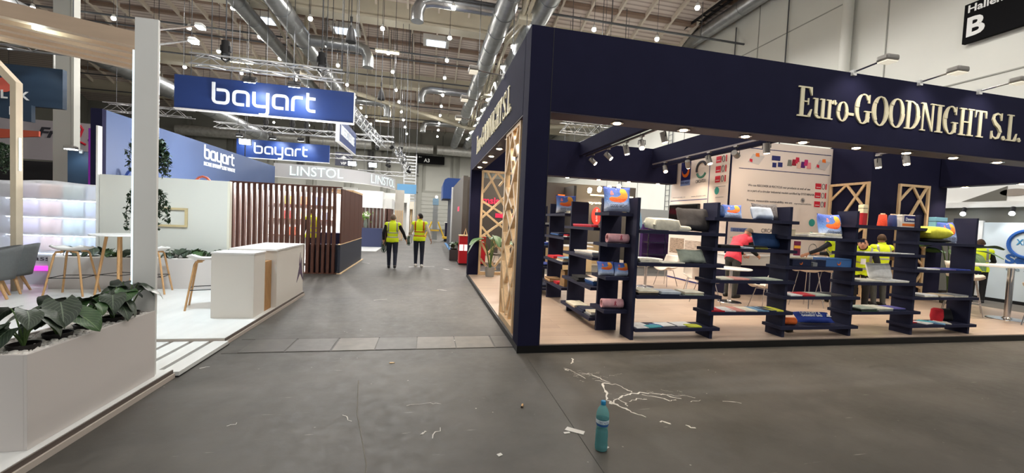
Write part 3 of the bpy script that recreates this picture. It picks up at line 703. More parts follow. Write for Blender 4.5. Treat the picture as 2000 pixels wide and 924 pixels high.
for k in range(6): a = PI*k/6; m.tube((9.78-.07*math.cos(a), 8.914, 2.53-.07*math.sin(a)), (9.78+.07*math.cos(a), 8.914, 2.53+.07*math.sin(a)), .006, 4)
m.build('print_star', GREY_T, booth, world=True)
# product pictures: pale laminated sheets, swatches, cones
for x in (8.0, 10.1):
    pr('print_picture', mat('print_pale', (205, 196, 192), .6), [(x, 3.42), (x+.33, 3.37), (x+.5, 3.6), (x+.14, 3.64)]); pr('print_picture', RED, [(x+.05, 3.44), (x+.13, 3.42), (x+.13, 3.5), (x+.05, 3.51)], 8.914); pr('print_picture', ORANGE, [(x+.22, 3.58), (x+.34, 3.57), (x+.32, 3.67), (x+.22, 3.66)], 8.914)
pr('print_picture', INKB, rc(8.72, 8.98, 3.52, 3.64)); pr('print_picture', INKB, rc(8.75, 8.87, 3.34, 3.46)); pr('print_picture', INKB, rc(8.92, 9.06, 3.36, 3.48))
for n, (x, z, c) in enumerate([(9.28, 3.48, (120, 120, 110)), (9.42, 3.5, (150, 30, 50)), (9.52, 3.56, (200, 40, 70)), (9.58, 3.44, (230, 190, 170)), (9.70, 3.46, (90, 40, 110)), (9.8, 3.52, (200, 50, 110)), (9.9, 3.45, (240, 150, 150))]):
    pr('print_cone', mat('cone_%d' % n, c, .6), [(x-.07, z-.07), (x+.07, z-.07), (x+.05, z+.09), (x-.05, z+.09)], 8.917-.001*n)
def badges(px, z0, plane):
    for k in range(3):
        z = z0-.24*k
        if plane == 'f':
            pr('print_badge', RED, rc(px, px+.19, z, z+.15)); pr('print_badge', WHITE, rc(px+.03, px+.16, z+.04, z+.055), 8.914); pr('print_badge', RED, rc(px+.33, px+.37, z, z+.15))
            m = MB(); m.path([(px+.26+.045*math.cos(a*PI/6), 8.914, z+.075+.07*math.sin(a*PI/6)) for a in range(12)], .009, 4, True); m.build('print_badge', GREY_T, booth, world=True)
badges(10.16, 2.86, 'f')
for z in (1.95, 1.60):
    m = MB().poly([(10.13+.1*math.cos(a*PI/10), z+.1*math.sin(a*PI/10)) for a in range(20)], (0, 8.918, 0), (1, 0, 0), (0, 0, 1), .004); m.build('print_drop', TEAL, booth, world=True)
m = MB(); m.path([(10.22+.13*math.cos(a*PI/10), 8.914, 1.25+.13*math.sin(a*PI/10)) for a in range(20)], .006, 4, True); m.build('print_ring', GREY_T, booth, world=True)
m = MB(); m.path([(10.25+.14*math.cos(a*PI/14), 8.914, .98+.14*math.sin(a*PI/14)) for a in range(4, 26)], .02, 4); m.build('print_ring', mat('print_cyan', (90, 150, 185), .6), booth, world=True)
pr('print_tag', mat('print_amber', (205, 150, 70), .6), rc(10.13, 10.36, .76, .82))
# moon picture + circular mark, low on the wall behind the shelf
def crescent(o, u, s, parent, th=.005, nm='moon_mark', m=ORANGE):
    P = []; n = 16
    for i in range(n+1): a = math.radians(-190+230*i/n); P.append((math.cos(a), math.sin(a)))
    Q = []
    for i in range(n+1): a = math.radians(25-200*i/n); Q.append((-.18+.78*math.cos(a), .34+.80*math.sin(a)))
    mb = MB()
    for i in range(n):
        j = n-i; q = [P[i], P[i+1], Q[j-1], Q[j]]
        mb.poly([(x*s, y*s) for x, y in q], o, u, (0, 0, 1), th)
    return mb.build(nm, m, parent, world=True)
pr('print_card', mat('print_sky', (120, 140, 190), .6), rc(7.62, 8.12, 1.62, 1.72)); ptext('GOOD NIGHT', 7.68, 1.63, .38, .07, INKB, 8.912)
ptext('CIRCATEX', 8.55, 1.63, .55, .1, INK); ptext('www.eurogoodnight.com', 7.62, 1.45, .75, .04, GREY_T); ptext('www.circatex.com', 8.6, 1.42, .55, .04, GREY_T)
# left white wall (faces the aisle): marks, screen, spool poster
def pl(nm, m, pts, x=7.498, th=.004): return MB().poly(pts, (x, 0, 0), (0, -1, 0), (0, 0, 1), th).build(nm, m, booth, world=True)
def rl(y0, y1, z0, z1): return [(-y0, z0), (-y1, z0), (-y1, z1), (-y0, z1)]
pl('print_line', INKB, rl(11.4, 9.72, 2.47, 2.49)); pl('print_line', INKB, rl(9.70, 9.68, .3, 3.9)); pl('print_line', INKB, rl(11.4, 9.72, .1, .14))
pl('print_card', INKB, rl(10.95, 10.5, 3.08, 3.62)); pl('print_card', mat('print_sky', (120, 140, 190), .6), rl(10.95, 10.5, 2.92, 3.08))
crescent((7.488, 10.72, 3.33), (0, -1, 0), .17, booth)
text_mb('GOOD NIGHT', .4, .07, (7.488, 10.93, 2.97), (0, -1, 0), th=.003).build('print_text', INKB, booth, world=True)['kind'] = 'stuff'
m = MB(); m.path([(7.492, 10.02-.2*math.cos(a*PI/12), 3.32+.22*math.sin(a*PI/12)) for a in range(2, 14)], .035, 5); m.build('circular_mark', INK, booth, world=True)
m = MB(); m.path([(7.492, 10.02-.2*math.cos(a*PI/12), 3.32+.22*math.sin(a*PI/12)) for a in range(14, 23)], .035, 5); m.build('circular_mark', GREENK, booth, world=True)
text_mb('CIRCATEX', .42, .09, (7.492, 10.24, 2.95), (0, -1, 0), th=.003).build('print_text', INK, booth, world=True)['kind'] = 'stuff'
for y, s in ((11.3, 'www.eurogoodnight.com'), (10.4, 'www.circatex.com')): text_mb(s, .62, .035, (7.492, y, 2.56), (0, -1, 0), th=.003).build('print_text', GREY_T, booth, world=True)['kind'] = 'stuff'
for k in range(3):
    z = 3.42-.26*k; pl('print_badge', RED, rl(9.45, 9.26, z, z+.17)); pl('print_badge', WHITE, rl(9.42, 9.29, z+.05, z+.065), 7.492); pl('print_badge', RED, rl(9.1, 9.06, z, z+.17))
    m = MB(); m.path([(7.492, 9.18-.045*math.cos(a*PI/6), z+.085+.08*math.sin(a*PI/6)) for a in range(12)], .01, 4, True); m.build('print_badge', GREY_T, booth, world=True)
for z in (2.68, 2.2): pl('print_drop', TEAL, [(-9.36+.085*math.cos(a*PI/10), z+.1*math.sin(a*PI/10)) for a in range(20)])
pl('print_text', GREY_T, rl(9.45, 9.05, 2.78, 2.79)); pl('print_text', GREY_T, rl(9.4, 9.1, 2.50, 2.51))
SP = mat('spool_print', (150, 130, 112), .6, var=.5, scale=9, stretch=(1, 1, 6))
pl('print_panel', mat('panel_border', (225, 215, 205), .5), rl(11.38, 9.78, .82, 1.47), 7.495); pl('print_spools', SP, rl(11.3, 10.6, .88, 1.34), 7.489); pl('print_loom', mat('loom_print', (176, 160, 146), .6, var=.4, scale=6, stretch=(1, 1, 8)), rl(10.55, 9.82, .92, 1.3), 7.489)
# small product drawings near the wall foot
pl('print_sheet', mat('print_pale', (205, 196, 192), .6), [(-10.6, .5), (-10.2, .42), (-9.95, .62), (-10.35, .68)]); pl('print_sheet', INKB, rl(9.75, 9.6, .55, .72)); pl('print_sheet', INKB, rl(9.76, 9.66, .3, .46))

t = thing('television', 'flat black television on the white wall behind the shelves', 'television', (7.44, 10.7, 1.6))
B(7.42, 7.495, 9.98, 11.36, 1.62, 2.36).build('bezel', BLACK, t, world=True, bevel=.01); B(7.412, 7.42, 10.01, 11.33, 1.65, 2.33).build('screen', mat('screen_black', (10, 10, 12), .08), t, world=True)
# ================================================================== SHELVING in the navy booth
ZA = [1.57, 1.13, .69, .24]; ZB = [1.79, 1.365, .915, .46]; TH = .045
UX = [2.78, 4.0, 5.22, 6.44, 7.67, 8.91]; FZ = .098
sh = thing('shelf_rack', 'navy blue open display shelf rack in an L shape along the booth front', 'shelf', (2.78, 5.2, FZ))
for x in UX: B(x-.045, x, 4.9, 5.2, FZ, 2.02).build('upright_panel', NAVYD, sh, world=True)
for k in range(5):
    for z in (ZA if k % 2 == 0 else ZB):
        B(UX[k]-.11 if k else UX[k]+.002, UX[k+1]+.085, 4.86, 5.2, z-TH/2, z+TH/2).build('shelf_board', NAVYD, sh, world=True)
LY = [5.40, 6.64, 7.88, 9.12]
for y in LY: B(2.46, 2.775, y, y+.045, FZ, 2.02).build('upright_panel', NAVYD, sh, world=True)
for z in ZB: B(2.38, 2.73, 5.0, 5.47, z-TH/2, z+TH/2).build('shelf_board', NAVYD, sh, world=True)
for k in range(3):
    for z in (ZA if k % 2 == 0 else ZB): B(2.38, 2.72, LY[k]+.12 if k else LY[k]+.08, LY[k+1]+.12, z-TH/2, z+TH/2).build('shelf_board', NAVYD, sh, world=True)
for z in ZB[1:3]: B(2.38, 2.72, 9.24, 10.3, z-TH/2, z+TH/2).build('shelf_board', NAVYD, sh, world=True)

# ---- soft things
def moon_mat():
    m = bpy.data.materials.new('moon_print'); m.use_nodes = True; nt = m.node_tree; b = nt.nodes['Principled BSDF']; N = nt.nodes.new; L = nt.links.new
    uv = N('ShaderNodeUVMap'); uv.uv_map = 'UVMap'; sx = N('ShaderNodeSeparateXYZ'); L(uv.outputs[0], sx.inputs[0])
    r = N('ShaderNodeValToRGB'); e = r.color_ramp.elements; e[0].position = .02; e[0].color = lin((222, 232, 246))+(1,); e[1].position = .42; e[1].color = lin((104, 144, 212))+(1,)
    q = r.color_ramp.elements.new(.85); q.color = lin((66, 92, 180))+(1,); L(sx.outputs[1], r.inputs[0])
    def disc(cx, cy, ax, ay, soft=.012):
        c = N('ShaderNodeVectorMath'); c.operation = 'SUBTRACT'; c.inputs[1].default_value = (cx, cy, 0); L(uv.outputs[0], c.inputs[0])
        d = N('ShaderNodeVectorMath'); d.operation = 'DIVIDE'; d.inputs[1].default_value = (ax, ay, 1); L(c.outputs[0], d.inputs[0])
        l = N('ShaderNodeVectorMath'); l.operation = 'LENGTH'; L(d.outputs[0], l.inputs[0])
        k = N('ShaderNodeMath'); k.operation = 'LESS_THAN'; k.inputs[1].default_value = 1; L(l.outputs['Value'], k.inputs[0]); return k
    def mul(a, bb, op='MULTIPLY'):
        k = N('ShaderNodeMath'); k.operation = op; L(a.outputs[0], k.inputs[0]); L(bb.outputs[0], k.inputs[1]); k.use_clamp = True; return k
    outer = disc(.53, .62, .30, .29); inner = disc(.36, .77, .25, .24); cres = mul(outer, inner, 'SUBTRACT')
    hull = disc(.42, .46, .26, .12); face = disc(.66, .76, .12, .13); cres = mul(mul(cres, mul(hull, inner, 'SUBTRACT'), 'MAXIMUM'), face, 'MAXIMUM')
    oc = N('ShaderNodeValToRGB'); oc.color_ramp.elements[0].position = .42; oc.color_ramp.elements[0].color = lin((222, 92, 42))+(1,); oc.color_ramp.elements[1].position = .8; oc.color_ramp.elements[1].color = lin((250, 178, 62))+(1,); L(sx.outputs[1], oc.inputs[0])
    m1 = N('ShaderNodeMixRGB'); L(cres.outputs[0], m1.inputs[0]); L(r.outputs[0], m1.inputs[1]); L(oc.outputs[0], m1.inputs[2])
    kid = mul(disc(.26, .66, .06, .055), disc(.25, .74, .035, .04), 'MAXIMUM'); m2 = N('ShaderNodeMixRGB'); L(kid.outputs[0], m2.inputs[0]); L(m1.outputs[0], m2.inputs[1]); m2.inputs[2].default_value = lin((236, 130, 130))+(1,)
    star = mul(disc(.42, .84, .014, .014), disc(.52, .88, .012, .012), 'MAXIMUM'); m3 = N('ShaderNodeMixRGB'); L(star.outputs[0], m3.inputs[0]); L(m2.outputs[0], m3.inputs[1]); m3.inputs[2].default_value = (.9, .9, .8, 1)
    L(m3.outputs[0], b.inputs['Base Color']); b.inputs['Roughness'].default_value = .75
    n = N('ShaderNodeTexNoise'); n.inputs['Scale'].default_value = 9; bp = N('ShaderNodeBump'); bp.inputs['Strength'].default_value = .5; bp.inputs['Distance'].default_value = .02; L(n.outputs['Fac'], bp.inputs['Height']); L(bp.outputs[0], b.inputs['Normal'])
    return m
MOON = moon_mat()
def pillow_shape(u, v, wd, h, t, side, pw=4):
    """u,v in 0..1; y = -side*thickness; corners drawn out"""
    a, b = 2*u-1, 2*v-1
    pin = 1-.055*(1-abs(a)**2)*0
    x = a*wd/2*(1-.07*(1-b*b)*abs(a)**3+.0); z = b*h/2*(1-.07*(1-a*a)*abs(b)**3)
    th = t/2*max(0, (1-a**pw))**.6*max(0, (1-b**pw))**.6
    return Vector((x, -side*th, z+h/2))
def pillow_mesh(wd, h, t, n=14, pw=4):
    m = MB()
    for s in (1, -1): m.grid(lambda u, v: pillow_shape(u, v, wd, h, t, s, pw), n, n)
    return m
def pillow(label, loc, wd, h, t, m, rz=0, lean=-.15, group=None, name='pillow', logo=False, lay=False, wob=.0, roll=0, pw=4):
    mb = pillow_mesh(wd, h, t, 14, pw)
    if wob: mb.v = [v+Vector((0, (noise.noise(v*9+Vector(loc)))*wob, noise.noise(v*7+Vector((3, 1, 2)))*wob*.6)) for v in mb.v]
    root = thing(name, label, 'pillow', loc, rz, group)
    if not lay:   # stand on the lowest point
        pass
    o = mb.build('pillow_cover', m, root, smooth=True, weld=True)
    me = o.data; uvl = me.uv_layers.new(name='UVMap')
    for lp in me.loops:
        c = me.vertices[lp.vertex_index].co; uvl.data[lp.index].uv = (c.x/wd+.5, c.z/h)
    if logo:
        tx = text_mb('GOOD NIGHT.', wd*.62, h*.11, (0, 0, 0), th=0)
        vs = []
        for v in tx.v:
            x, z = v.x-wd*.31, v.z+h*.14; p = pillow_shape(x/wd+.5, z/h, wd, h, t, 1); vs.append(Vector((x, p.y-.006, z)))
        tt = MB(); tt.v = vs; tt.f = tx.f; q = tt.build('printed_text', mat('print_navy', (34, 36, 66), .7), o)
    o.rotation_euler = (lean, roll, 0)
    if lay: o.rotation_euler = (-PI/2+lean, 0, 0); o.location = (0, -h/2, t/2)
    return root
def fab(name, c): return mat('cloth_'+name, c, .85, var=.12, scale=14, bump=.35)
F = {k: fab(k, c) for k, c in dict(cream=(232, 226, 206), white=(236, 234, 230), beige=(205, 186, 156), tan=(190, 160, 120), red=(196, 36, 48), pink=(226, 92, 112), rose=(226, 172, 178), ltblue=(120, 160, 190), blue=(52, 96, 160), royal=(44, 66, 150), navy=(30, 38, 66), black=(26, 27, 30), grey=(130, 132, 134), dgrey=(58, 56, 58), pale=(190, 198, 208), sage=(178, 186, 170), yellow=(212, 210, 66), lime=(200, 206, 60), orange=(220, 104, 44), green=(58, 84, 62), teal=(80, 170, 180), brown=(132, 104, 72), lilac=(110, 104, 176), denim=(36, 66, 110), salmon=(218, 150, 138)).items()}
def folded(label, loc, wd, d, cols, rz=0, group=None, name='folded_textile', lay=.022):
    """a stack that is one folded textile (layers with rounded fold) or, with several colours, layers of one pile as parts"""
    t = thing(name, label, 'textile', loc, rz, group); z = 0
    for k, c in enumerate(cols):
        h = lay*random.uniform(.85, 1.15); ww, dd = wd*random.uniform(.94, 1), d*random.uniform(.94, 1); ox = random.uniform(-.012, .012); n = 8
        m = MB(); ring = []
        prof = [(-dd/2, 0), (-dd/2-h*.18, h*.5), (-dd/2, h), (dd/2, h*.92), (dd/2, h*.05)]
        def pt(u, v): 
            i = min(int(v*4.999), 4); a = prof[i]; b = prof[(i+1) % 5]; f = v*5-i; x = (u-.5)*ww+ox; e = noise.noise(Vector((x*8, k*3.1+loc[0]*5, loc[2]*7)))*.006
            return Vector((x, a[0]+(b[0]-a[0])*f, z+a[1]+(b[1]-a[1])*f+(e if i in (1, 2, 3) else 0)))
        W = [pt(i/n, j/5) for j in range(5) for i in range(n+1)]; R = n+1
        fs = [(j*R+i, j*R+i+1, ((j+1) % 5)*R+i+1, ((j+1) % 5)*R+i) for j in range(5) for i in range(n)]+[tuple(j*R for j in range(5)), tuple(j*R+n for j in range(4, -1, -1))]
        m.add(W, fs); m.build('fold', F[c] if isinstance(c, str) else c, t, smooth=True); z += h*.95
    return t
def sheet(label, loc, wd, d, c, rz=0, group=None, name='brochure', th=.006, cat='brochure', curl=.004):
    m = MB(); n = 5
    top = lambda u, v: Vector(((u-.5)*wd, (v-.5)*d, th+curl*(1+math.sin(u*5+v*3+loc[0]*9))*.5))
    m.grid(top, n, n); m.grid(lambda u, v: Vector(((u-.5)*wd, (v-.5)*d, .0)), n, n)
    N = (n+1)**2; R = n+1
    edge = [i for i in range(R)]+[R*k+n for k in range(1, R)]+[R*n+i for i in range(n-1, -1, -1)]+[R*k for k in range(n-1, 0, -1)]
    m.f += [(edge[i], edge[(i+1) % len(edge)], edge[(i+1) % len(edge)]+N, edge[i]+N) for i in range(len(edge))]
    o = m.build(name, F[c] if isinstance(c, str) else c, None, smooth=False); o.location = loc; o.rotation_euler = (0, 0, rz)
    return tag(o, label, cat, group)
def zt(bay, k): return (ZA if bay % 2 == 0 else ZB)[k]+TH/2+.001
RIB = mat('ribbon_red', (190, 30, 70), .6)
def towel_roll(label, loc, rz=0):
    t = thing('rolled_towel', label, 'towel', loc, rz); L, r = .30, .062
    m = MB(); prof = []
    for i in range(26): a = i/25*PI*2*1.9; rr = r*(1-.28*i/25); prof.append((rr*math.cos(-a-.6), r+rr*math.sin(-a-.6)))
    m.path([(x, 0, 0) for x in (-L/2, L/2)], .001, 4); m = MB()
    m.grid(lambda u, v: Vector(((v-.5)*L, prof[min(int(u*25+.5), 25)][0], prof[min(int(u*25+.5), 25)][1])), 25, 6); m.build('towel_cloth', F['rose'], t, smooth=True, solid=.012)
    q = MB(); q.path([(.012, -r-.008, r-.02), (.02, -r-.008, r), (.035, -r-.007, r+.03), (.028, -r-.006, r+.045), (.018, -r-.007, r+.03), (.03, -r-.008, r), (.045, -r-.008, r-.02)], .004, 5); q.build('printed_ribbon', RIB, t)
    return t
# corner column (s4)
pillow('blue moon-print pillow on the top corner shelf beside the light blue pillow', (2.56, 5.12, ZB[0]+.03), .40, .36, .13, MOON, rz=-.06, lean=-.22, logo=True)
towel_roll('pink rolled towel with red ribbon, upper of the two on the corner shelf', (2.57, 5.10, ZB[1]+.034), -.05)
pillow('small blue moon-print pillow on the corner shelf, left one', (2.46, 5.14, ZB[2]+.025), .26, .2, .09, MOON, rz=.05, lean=-.35)
pillow('small blue moon-print pillow on the corner shelf, right one', (2.68, 5.08, ZB[2]+.025), .25, .2, .09, MOON, rz=-.12, lean=-.4)
towel_roll('pink rolled towel with red ribbon, lower of the two on the corner shelf', (2.55, 5.12, ZB[3]+.034), -.12)
# left row bays
folded('pink and red folded cloth on top shelf of the second left column', (2.53, 6.0, ZA[0]+.024), .26, .7, ['red', 'pink'], .05)
folded('grey blanket folded on top shelf of the second left column', (2.62, 5.66, ZA[0]+.024), .2, .22, ['pale', 'grey'], .05)
folded('white and grey folded shirts on the second left column', (2.54, 5.9, ZA[1]+.024), .28, .6, ['grey', 'pale', 'white'], .1)
folded('dark crumpled clothes on the second left column', (2.53, 6.2, ZA[2]+.024), .26, .42, ['black', 'dgrey', 'black'], -.1)
folded('blue folded towels stacked on the second left column', (2.58, 5.75, ZA[2]+.024), .24, .3, ['denim', 'blue', 'blue', 'white'], .05)
folded('beige folded cloths on lowest shelf of the second left column', (2.53, 6.35, ZA[3]+.024), .26, .42, ['beige', 'cream'], 0)
folded('navy folded cloth on lowest shelf of the second left column', (2.54, 5.95, ZA[3]+.024), .26, .3, ['navy', 'navy'], 0)
folded('white folded cloths on lowest shelf of the second left column', (2.56, 5.66, ZA[3]+.024), .26, .22, ['grey', 'white', 'cream'], 0)
pillow('blue moon-print pillow at the far left of the rack', (2.50, 7.05, ZB[0]+.03), .38, .34, .13, MOON, rz=-.1, lean=-.22, logo=True)
folded('white folded linen beside the far left moon pillow', (2.6, 6.95, ZB[0]+.024), .2, .28, ['white', 'cream'], 0)
folded('navy and bright blue folded cloth on the third left column', (2.5, 7.3, ZB[1]+.024), .24, .5, ['navy', 'blue', 'navy'], 0)
folded('red cloth bundle beside the bright blue folded cloth', (2.56, 6.93, ZB[1]+.024), .2, .2, ['white', 'red'], 0)
folded('red folded towels on the third left column', (2.52, 7.5, ZB[2]+.024), .26, .4, ['tan', 'red', 'red'], 0)
folded('beige and light blue folded towels on the third left column', (2.55, 7.05, ZB[2]+.024), .26, .36, ['cream', 'tan', 'ltblue'], 0)
def bag(label, loc, wd, d, h, m, rz=0, name='paper_bag'):
    o = MB(); top = .9
    for a, b in (((-1, -1), (1, -1)), ((1, -1), (1, 1)), ((1, 1), (-1, 1)), ((-1, 1), (-1, -1))):
        o.add([(a[0]*wd/2, a[1]*d/2, 0), (b[0]*wd/2, b[1]*d/2, 0), (b[0]*wd/2*top, b[1]*d/2*.8, h*(.9+.1*random.random())), (a[0]*wd/2*top, a[1]*d/2*.8, h)], [(0, 1, 2, 3)])
    o.add([(-wd/2, -d/2, 0), (wd/2, -d/2, 0), (wd/2, d/2, 0), (-wd/2, d/2, 0)], [(3, 2, 1, 0)])
    q = o.build(name, m, None, solid=.006); q.location = loc; q.rotation_euler = (0, 0, rz); return tag(q, label, 'bag')
KRAFT = mat('kraft_paper', (150, 118, 78), .8, var=.2, scale=9, bump=.5)
bag('open brown paper bag standing on the low third left shelf', (2.58, 6.98, ZB[3]+.024), .24, .2, .30, KRAFT, .1)
folded('brown rolled fabric on the low third left shelf', (2.5, 7.6, ZB[3]+.024), .26, .34, ['brown', 'tan', 'brown'], 0)
folded('red fabric bundle beside the brown paper bag', (2.53, 7.26, ZB[3]+.024), .22, .22, ['red', 'red'], 0)
for n, (y, z, c, s) in enumerate([(8.4, ZA[0], ['white', 'grey'], 'white and grey folded cloth on top of the farthest left column'), (8.4, ZA[1], ['blue', 'royal'], 'royal blue folded cloth on the farthest left column'), (8.35, ZA[2], ['black', 'royal'], 'black and blue folded cloth low on the farthest left column'), (8.4, ZA[3], ['dgrey', 'navy'], 'dark folded cloth at the foot of the farthest left column')]):
    folded(s, (2.53, y, z+.024), .26, .5, c, 0)
# bay 1
b = 0
pillow('light blue round pillow standing against the corner upright', (2.86, 5.06, zt(b, 0)), .34, .30, .10, F['ltblue'], rz=1.2, lean=-.2)
pillow('cream memory-foam pillow on the top shelf beside the dark grey one', (3.17, 5.0, zt(b, 0)), .42, .30, .15, F['cream'], lay=True, rz=.03, lean=.10, name='foam_pillow', pw=14)
pillow('small cream travel pillow beside the big foam one', (3.46, 4.97, zt(b, 0)), .22, .16, .07, F['cream'], lay=True, rz=-.2, lean=.05, name='foam_pillow', pw=10)
pillow('large dark charcoal pillow at the end of the top shelf', (3.78, 5.08, zt(b, 0)), .60, .36, .17, F['dgrey'], rz=.05, lean=-.3, wob=.012)
folded('cream folded blanket under the foam pillow shelf', (2.98, 5.05, zt(b, 1)), .3, .24, ['cream', 'cream'])
sheet('cream cloth sample laid flat between folded blanket and pale tote', (3.3, 5.0, zt(b, 1)), .36, .25, 'cream', .05, name='cloth_sample', cat='textile', th=.012)
pillow('pale sage tote cushion leaning by the second upright', (3.70, 5.0, zt(b, 1)), .46, .21, .12, F['sage'], rz=.1, lean=-.5, wob=.012, name='tote_cushion')
for n, (x, c, s) in enumerate([(2.97, ['dgrey', 'black', 'beige', 'cream'], 'black and beige folded blankets, leftmost on the middle shelf'), (3.3, ['navy', 'pale', 'pale'], 'pale blue folded blankets in the middle of the middle shelf'), (3.67, ['sage', 'beige', 'cream'], 'beige folded blankets, rightmost on the middle shelf')]):
    folded(s, (x, 5.01, zt(b, 2)), .29, .27, c, -.05, lay=.017)
sheet('white leaflet with teal print at the left end of lowest shelf', (2.92, 5.02, zt(b, 3)), .24, .28, 'white', .1)
sheet('teal and blue swatch fan on the lowest shelf', (3.1, 4.96, zt(b, 3)), .22, .12, 'teal', .2, th=.01); sheet('dark blue swatch beside the teal fan', (3.17, 5.0, zt(b, 3)), .16, .14, 'blue', -.2, th=.008)
sheet('plain white paper in the middle of the lowest shelf', (3.33, 5.06, zt(b, 3)), .24, .2, WHITE, .1)
sheet('white sheet at the right end of the lowest shelf', (3.62, 5.07, zt(b, 3)), .28, .22, WHITE, .05); sheet('yellow green leaflet on the lowest shelf', (3.72, 4.96, zt(b, 3)), .2, .14, 'lime', -.1, th=.012)
# bay 2
b = 1
PAT = mat('cloth_pattern', (44, 74, 128), .8, var=.9, scale=7)
pillow('navy pillow with pale leaf pattern behind the second upright', (4.16, 5.08, zt(b, 0)), .2, .2, .1, PAT, rz=.5, lean=-.2)
pillow('moon-print pillow with purple edge on the second bay top shelf', (4.38, 5.1, zt(b, 0)), .28, .21, .1, MOON, rz=-.25, lean=-.25)
pillow('pale blue washed pillow in front of the charcoal tweed one', (4.8, 4.98, zt(b, 0)), .36, .2, .13, mat('cloth_washed', (176, 190, 210), .85, var=.3, scale=5, bump=.3), rz=.03, lean=-.4, wob=.008)
pillow('charcoal tweed pillow behind the pale blue washed one', (4.98, 5.12, zt(b, 0)), .44, .26, .12, mat('cloth_tweed', (96, 94, 98), .9, var=.5, scale=60, bump=.4), rz=-.05, lean=-.25)
folded('black folded garment on the second bay', (4.2, 5.02, zt(b, 1)), .34, .26, ['black', 'dgrey'], .05); folded('light grey folded garment on the second bay', (4.5, 5.0, zt(b, 1)), .2, .24, ['pale'], .05)
folded('olive and yellow folded cloth on the second bay', (4.68, 4.97, zt(b, 1)), .22, .22, [mat('cloth_olive', (120, 118, 44), .85, var=.4, scale=10), 'black'], 0)
pillow('plain dark blue pillow with thin red line on the second bay', (5.0, 5.06, zt(b, 1)), .52, .25, .13, F['denim'], rz=.06, lean=-.35)
for n, (x, c, s) in enumerate([(4.2, 'cream', 'cream flat sample, leftmost on the second bay middle shelf'), (4.42, 'salmon', 'salmon pink flat sample on the second bay middle shelf'), (4.68, 'grey', 'grey flat sample on the second bay middle shelf'), (4.96, 'sage', 'sage green flat sample, rightmost on the second bay middle shelf')]):
    sheet(s, (x, 5.02, zt(b, 2)), .3, .28, c, .05, name='cloth_sample', cat='textile', th=.012)
for n, (x, c, s) in enumerate([(4.08, 'red', 'bright red folded napkin low on the second bay'), (4.26, 'white', 'white folded napkin low on the second bay'), (4.42, 'salmon', 'salmon folded napkin low on the second bay'), (4.62, 'cream', 'cream folded napkin low on the second bay'), (4.82, 'ltblue', 'sky blue folded napkin low on the second bay'), (4.95, 'navy', 'navy folded napkin low on the second bay'), (5.07, 'yellow', 'yellow folded napkin low on the second bay')]):
    sheet(s, (x, 5.02, zt(b, 3)), .2, .27, c, -.12, name='folded_napkin', cat='textile', th=.016)
# bay 3
b = 2
def carton(label, loc, wd, d, h, m, rz=0, name='box', face=None, cat='box'):
    t = thing(name, label, cat, loc, rz); B(-wd/2, wd/2, -d/2, d/2, 0, h).build('box_body', m, t, bevel=.004)
    B(-wd/2-.001, wd/2+.001, -d/2-.001, d/2+.001, h*.82, h*.84).build('lid_seam', BLACK, t)
    if face: face(t)
    return t
folded('cream folded bed linen set, left of two on the third bay', (5.62, 5.0, zt(b, 0)), .32, .28, ['cream', 'white', 'cream'], .08); folded('cream folded bed linen set, right of two on the third bay', (5.95, 5.0, zt(b, 0)), .3, .28, ['white', 'cream', 'cream'], -.05)
carton('small beige cup box at the left end of the third bay top', (5.38, 5.05, zt(b, 0)), .07, .07, .11, mat('card_beige', (214, 200, 170), .7))
pillow('blue moon-print pillow on the third bay under the timber lattice', (6.18, 5.1, zt(b, 0)), .46, .38, .14, MOON, rz=.05, lean=-.2, logo=True)
def moonface(wd, d, h):
    def f(t): crescent_local(t, -wd*.05, -d/2-.002, h*.45, h*.25)
    return f
def crescent_local(t, x, y, z, s):
    m = MB(); n = 10
    P = [(math.cos(math.radians(-190+230*i/n)), math.sin(math.radians(-190+230*i/n))) for i in range(n+1)]
    Q = [(-.18+.78*math.cos(math.radians(25-200*i/n)), .34+.8*math.sin(math.radians(25-200*i/n))) for i in range(n+1)]
    for i in range(n): m.poly([(a*s, b_*s) for a, b_ in (P[i], P[i+1], Q[n-i-1], Q[n-i])], (x, y, z), (1, 0, 0), (0, 0, 1), .003)
    m.build('moon_mark', ORANGE, t)
carton('navy gift box with orange moon at the left of the third bay', (5.5, 5.05, zt(b, 1)), .34, .2, .10, F['navy'], 0, 'gift_box', moonface(.34, .2, .1))
carton('small grey green tin between the navy boxes', (5.73, 5.0, zt(b, 1)), .1, .12, .06, F['grey'], .1)
carton('navy booklet box tilted on the third bay', (5.84, 4.99, zt(b, 1)), .15, .12, .1, F['navy'], -.25, 'gift_box')
carton('long blue gift box with orange moon on the third bay', (6.2, 5.05, zt(b, 1)), .52, .22, .13, mat('card_blue', (70, 116, 176), .6), -.05, 'gift_box', moonface(.52, .22, .13))
for n, (x, c, s) in enumerate([(5.4, 'white', 'white flat fabric sample on the third bay'), (5.62, 'red', 'dark red edged fabric sample on the third bay'), (5.85, 'sage', 'sage fabric sample on the third bay'), (6.15, 'dgrey', 'dark grey fabric sample on the third bay')]):
    sheet(s, (x, 5.02, zt(b, 2)), .3, .28, c, .06, name='cloth_sample', cat='textile', th=.014)
t = thing('rolled_cloth', 'bright orange rolled cloth on the low third bay', 'textile', (5.36, 5.02, zt(b, 3)), -.1)
MB().tube((-.14, 0, .05), (.12, -.03, .055), .05, 14, .055).build('roll', F['orange'], t, smooth=True)
t = thing('gift_bag', 'dark blue laundry bag with white printed words on the low third bay', 'bag', (5.88, 5.02, zt(b, 3)), -.12)
o = pillow_mesh(.62, .2, .11).build('bag_body', F['royal'], t, smooth=True, weld=True); o.rotation_euler = (-.9, 0, 0); o.location = (0, -.05, .03)
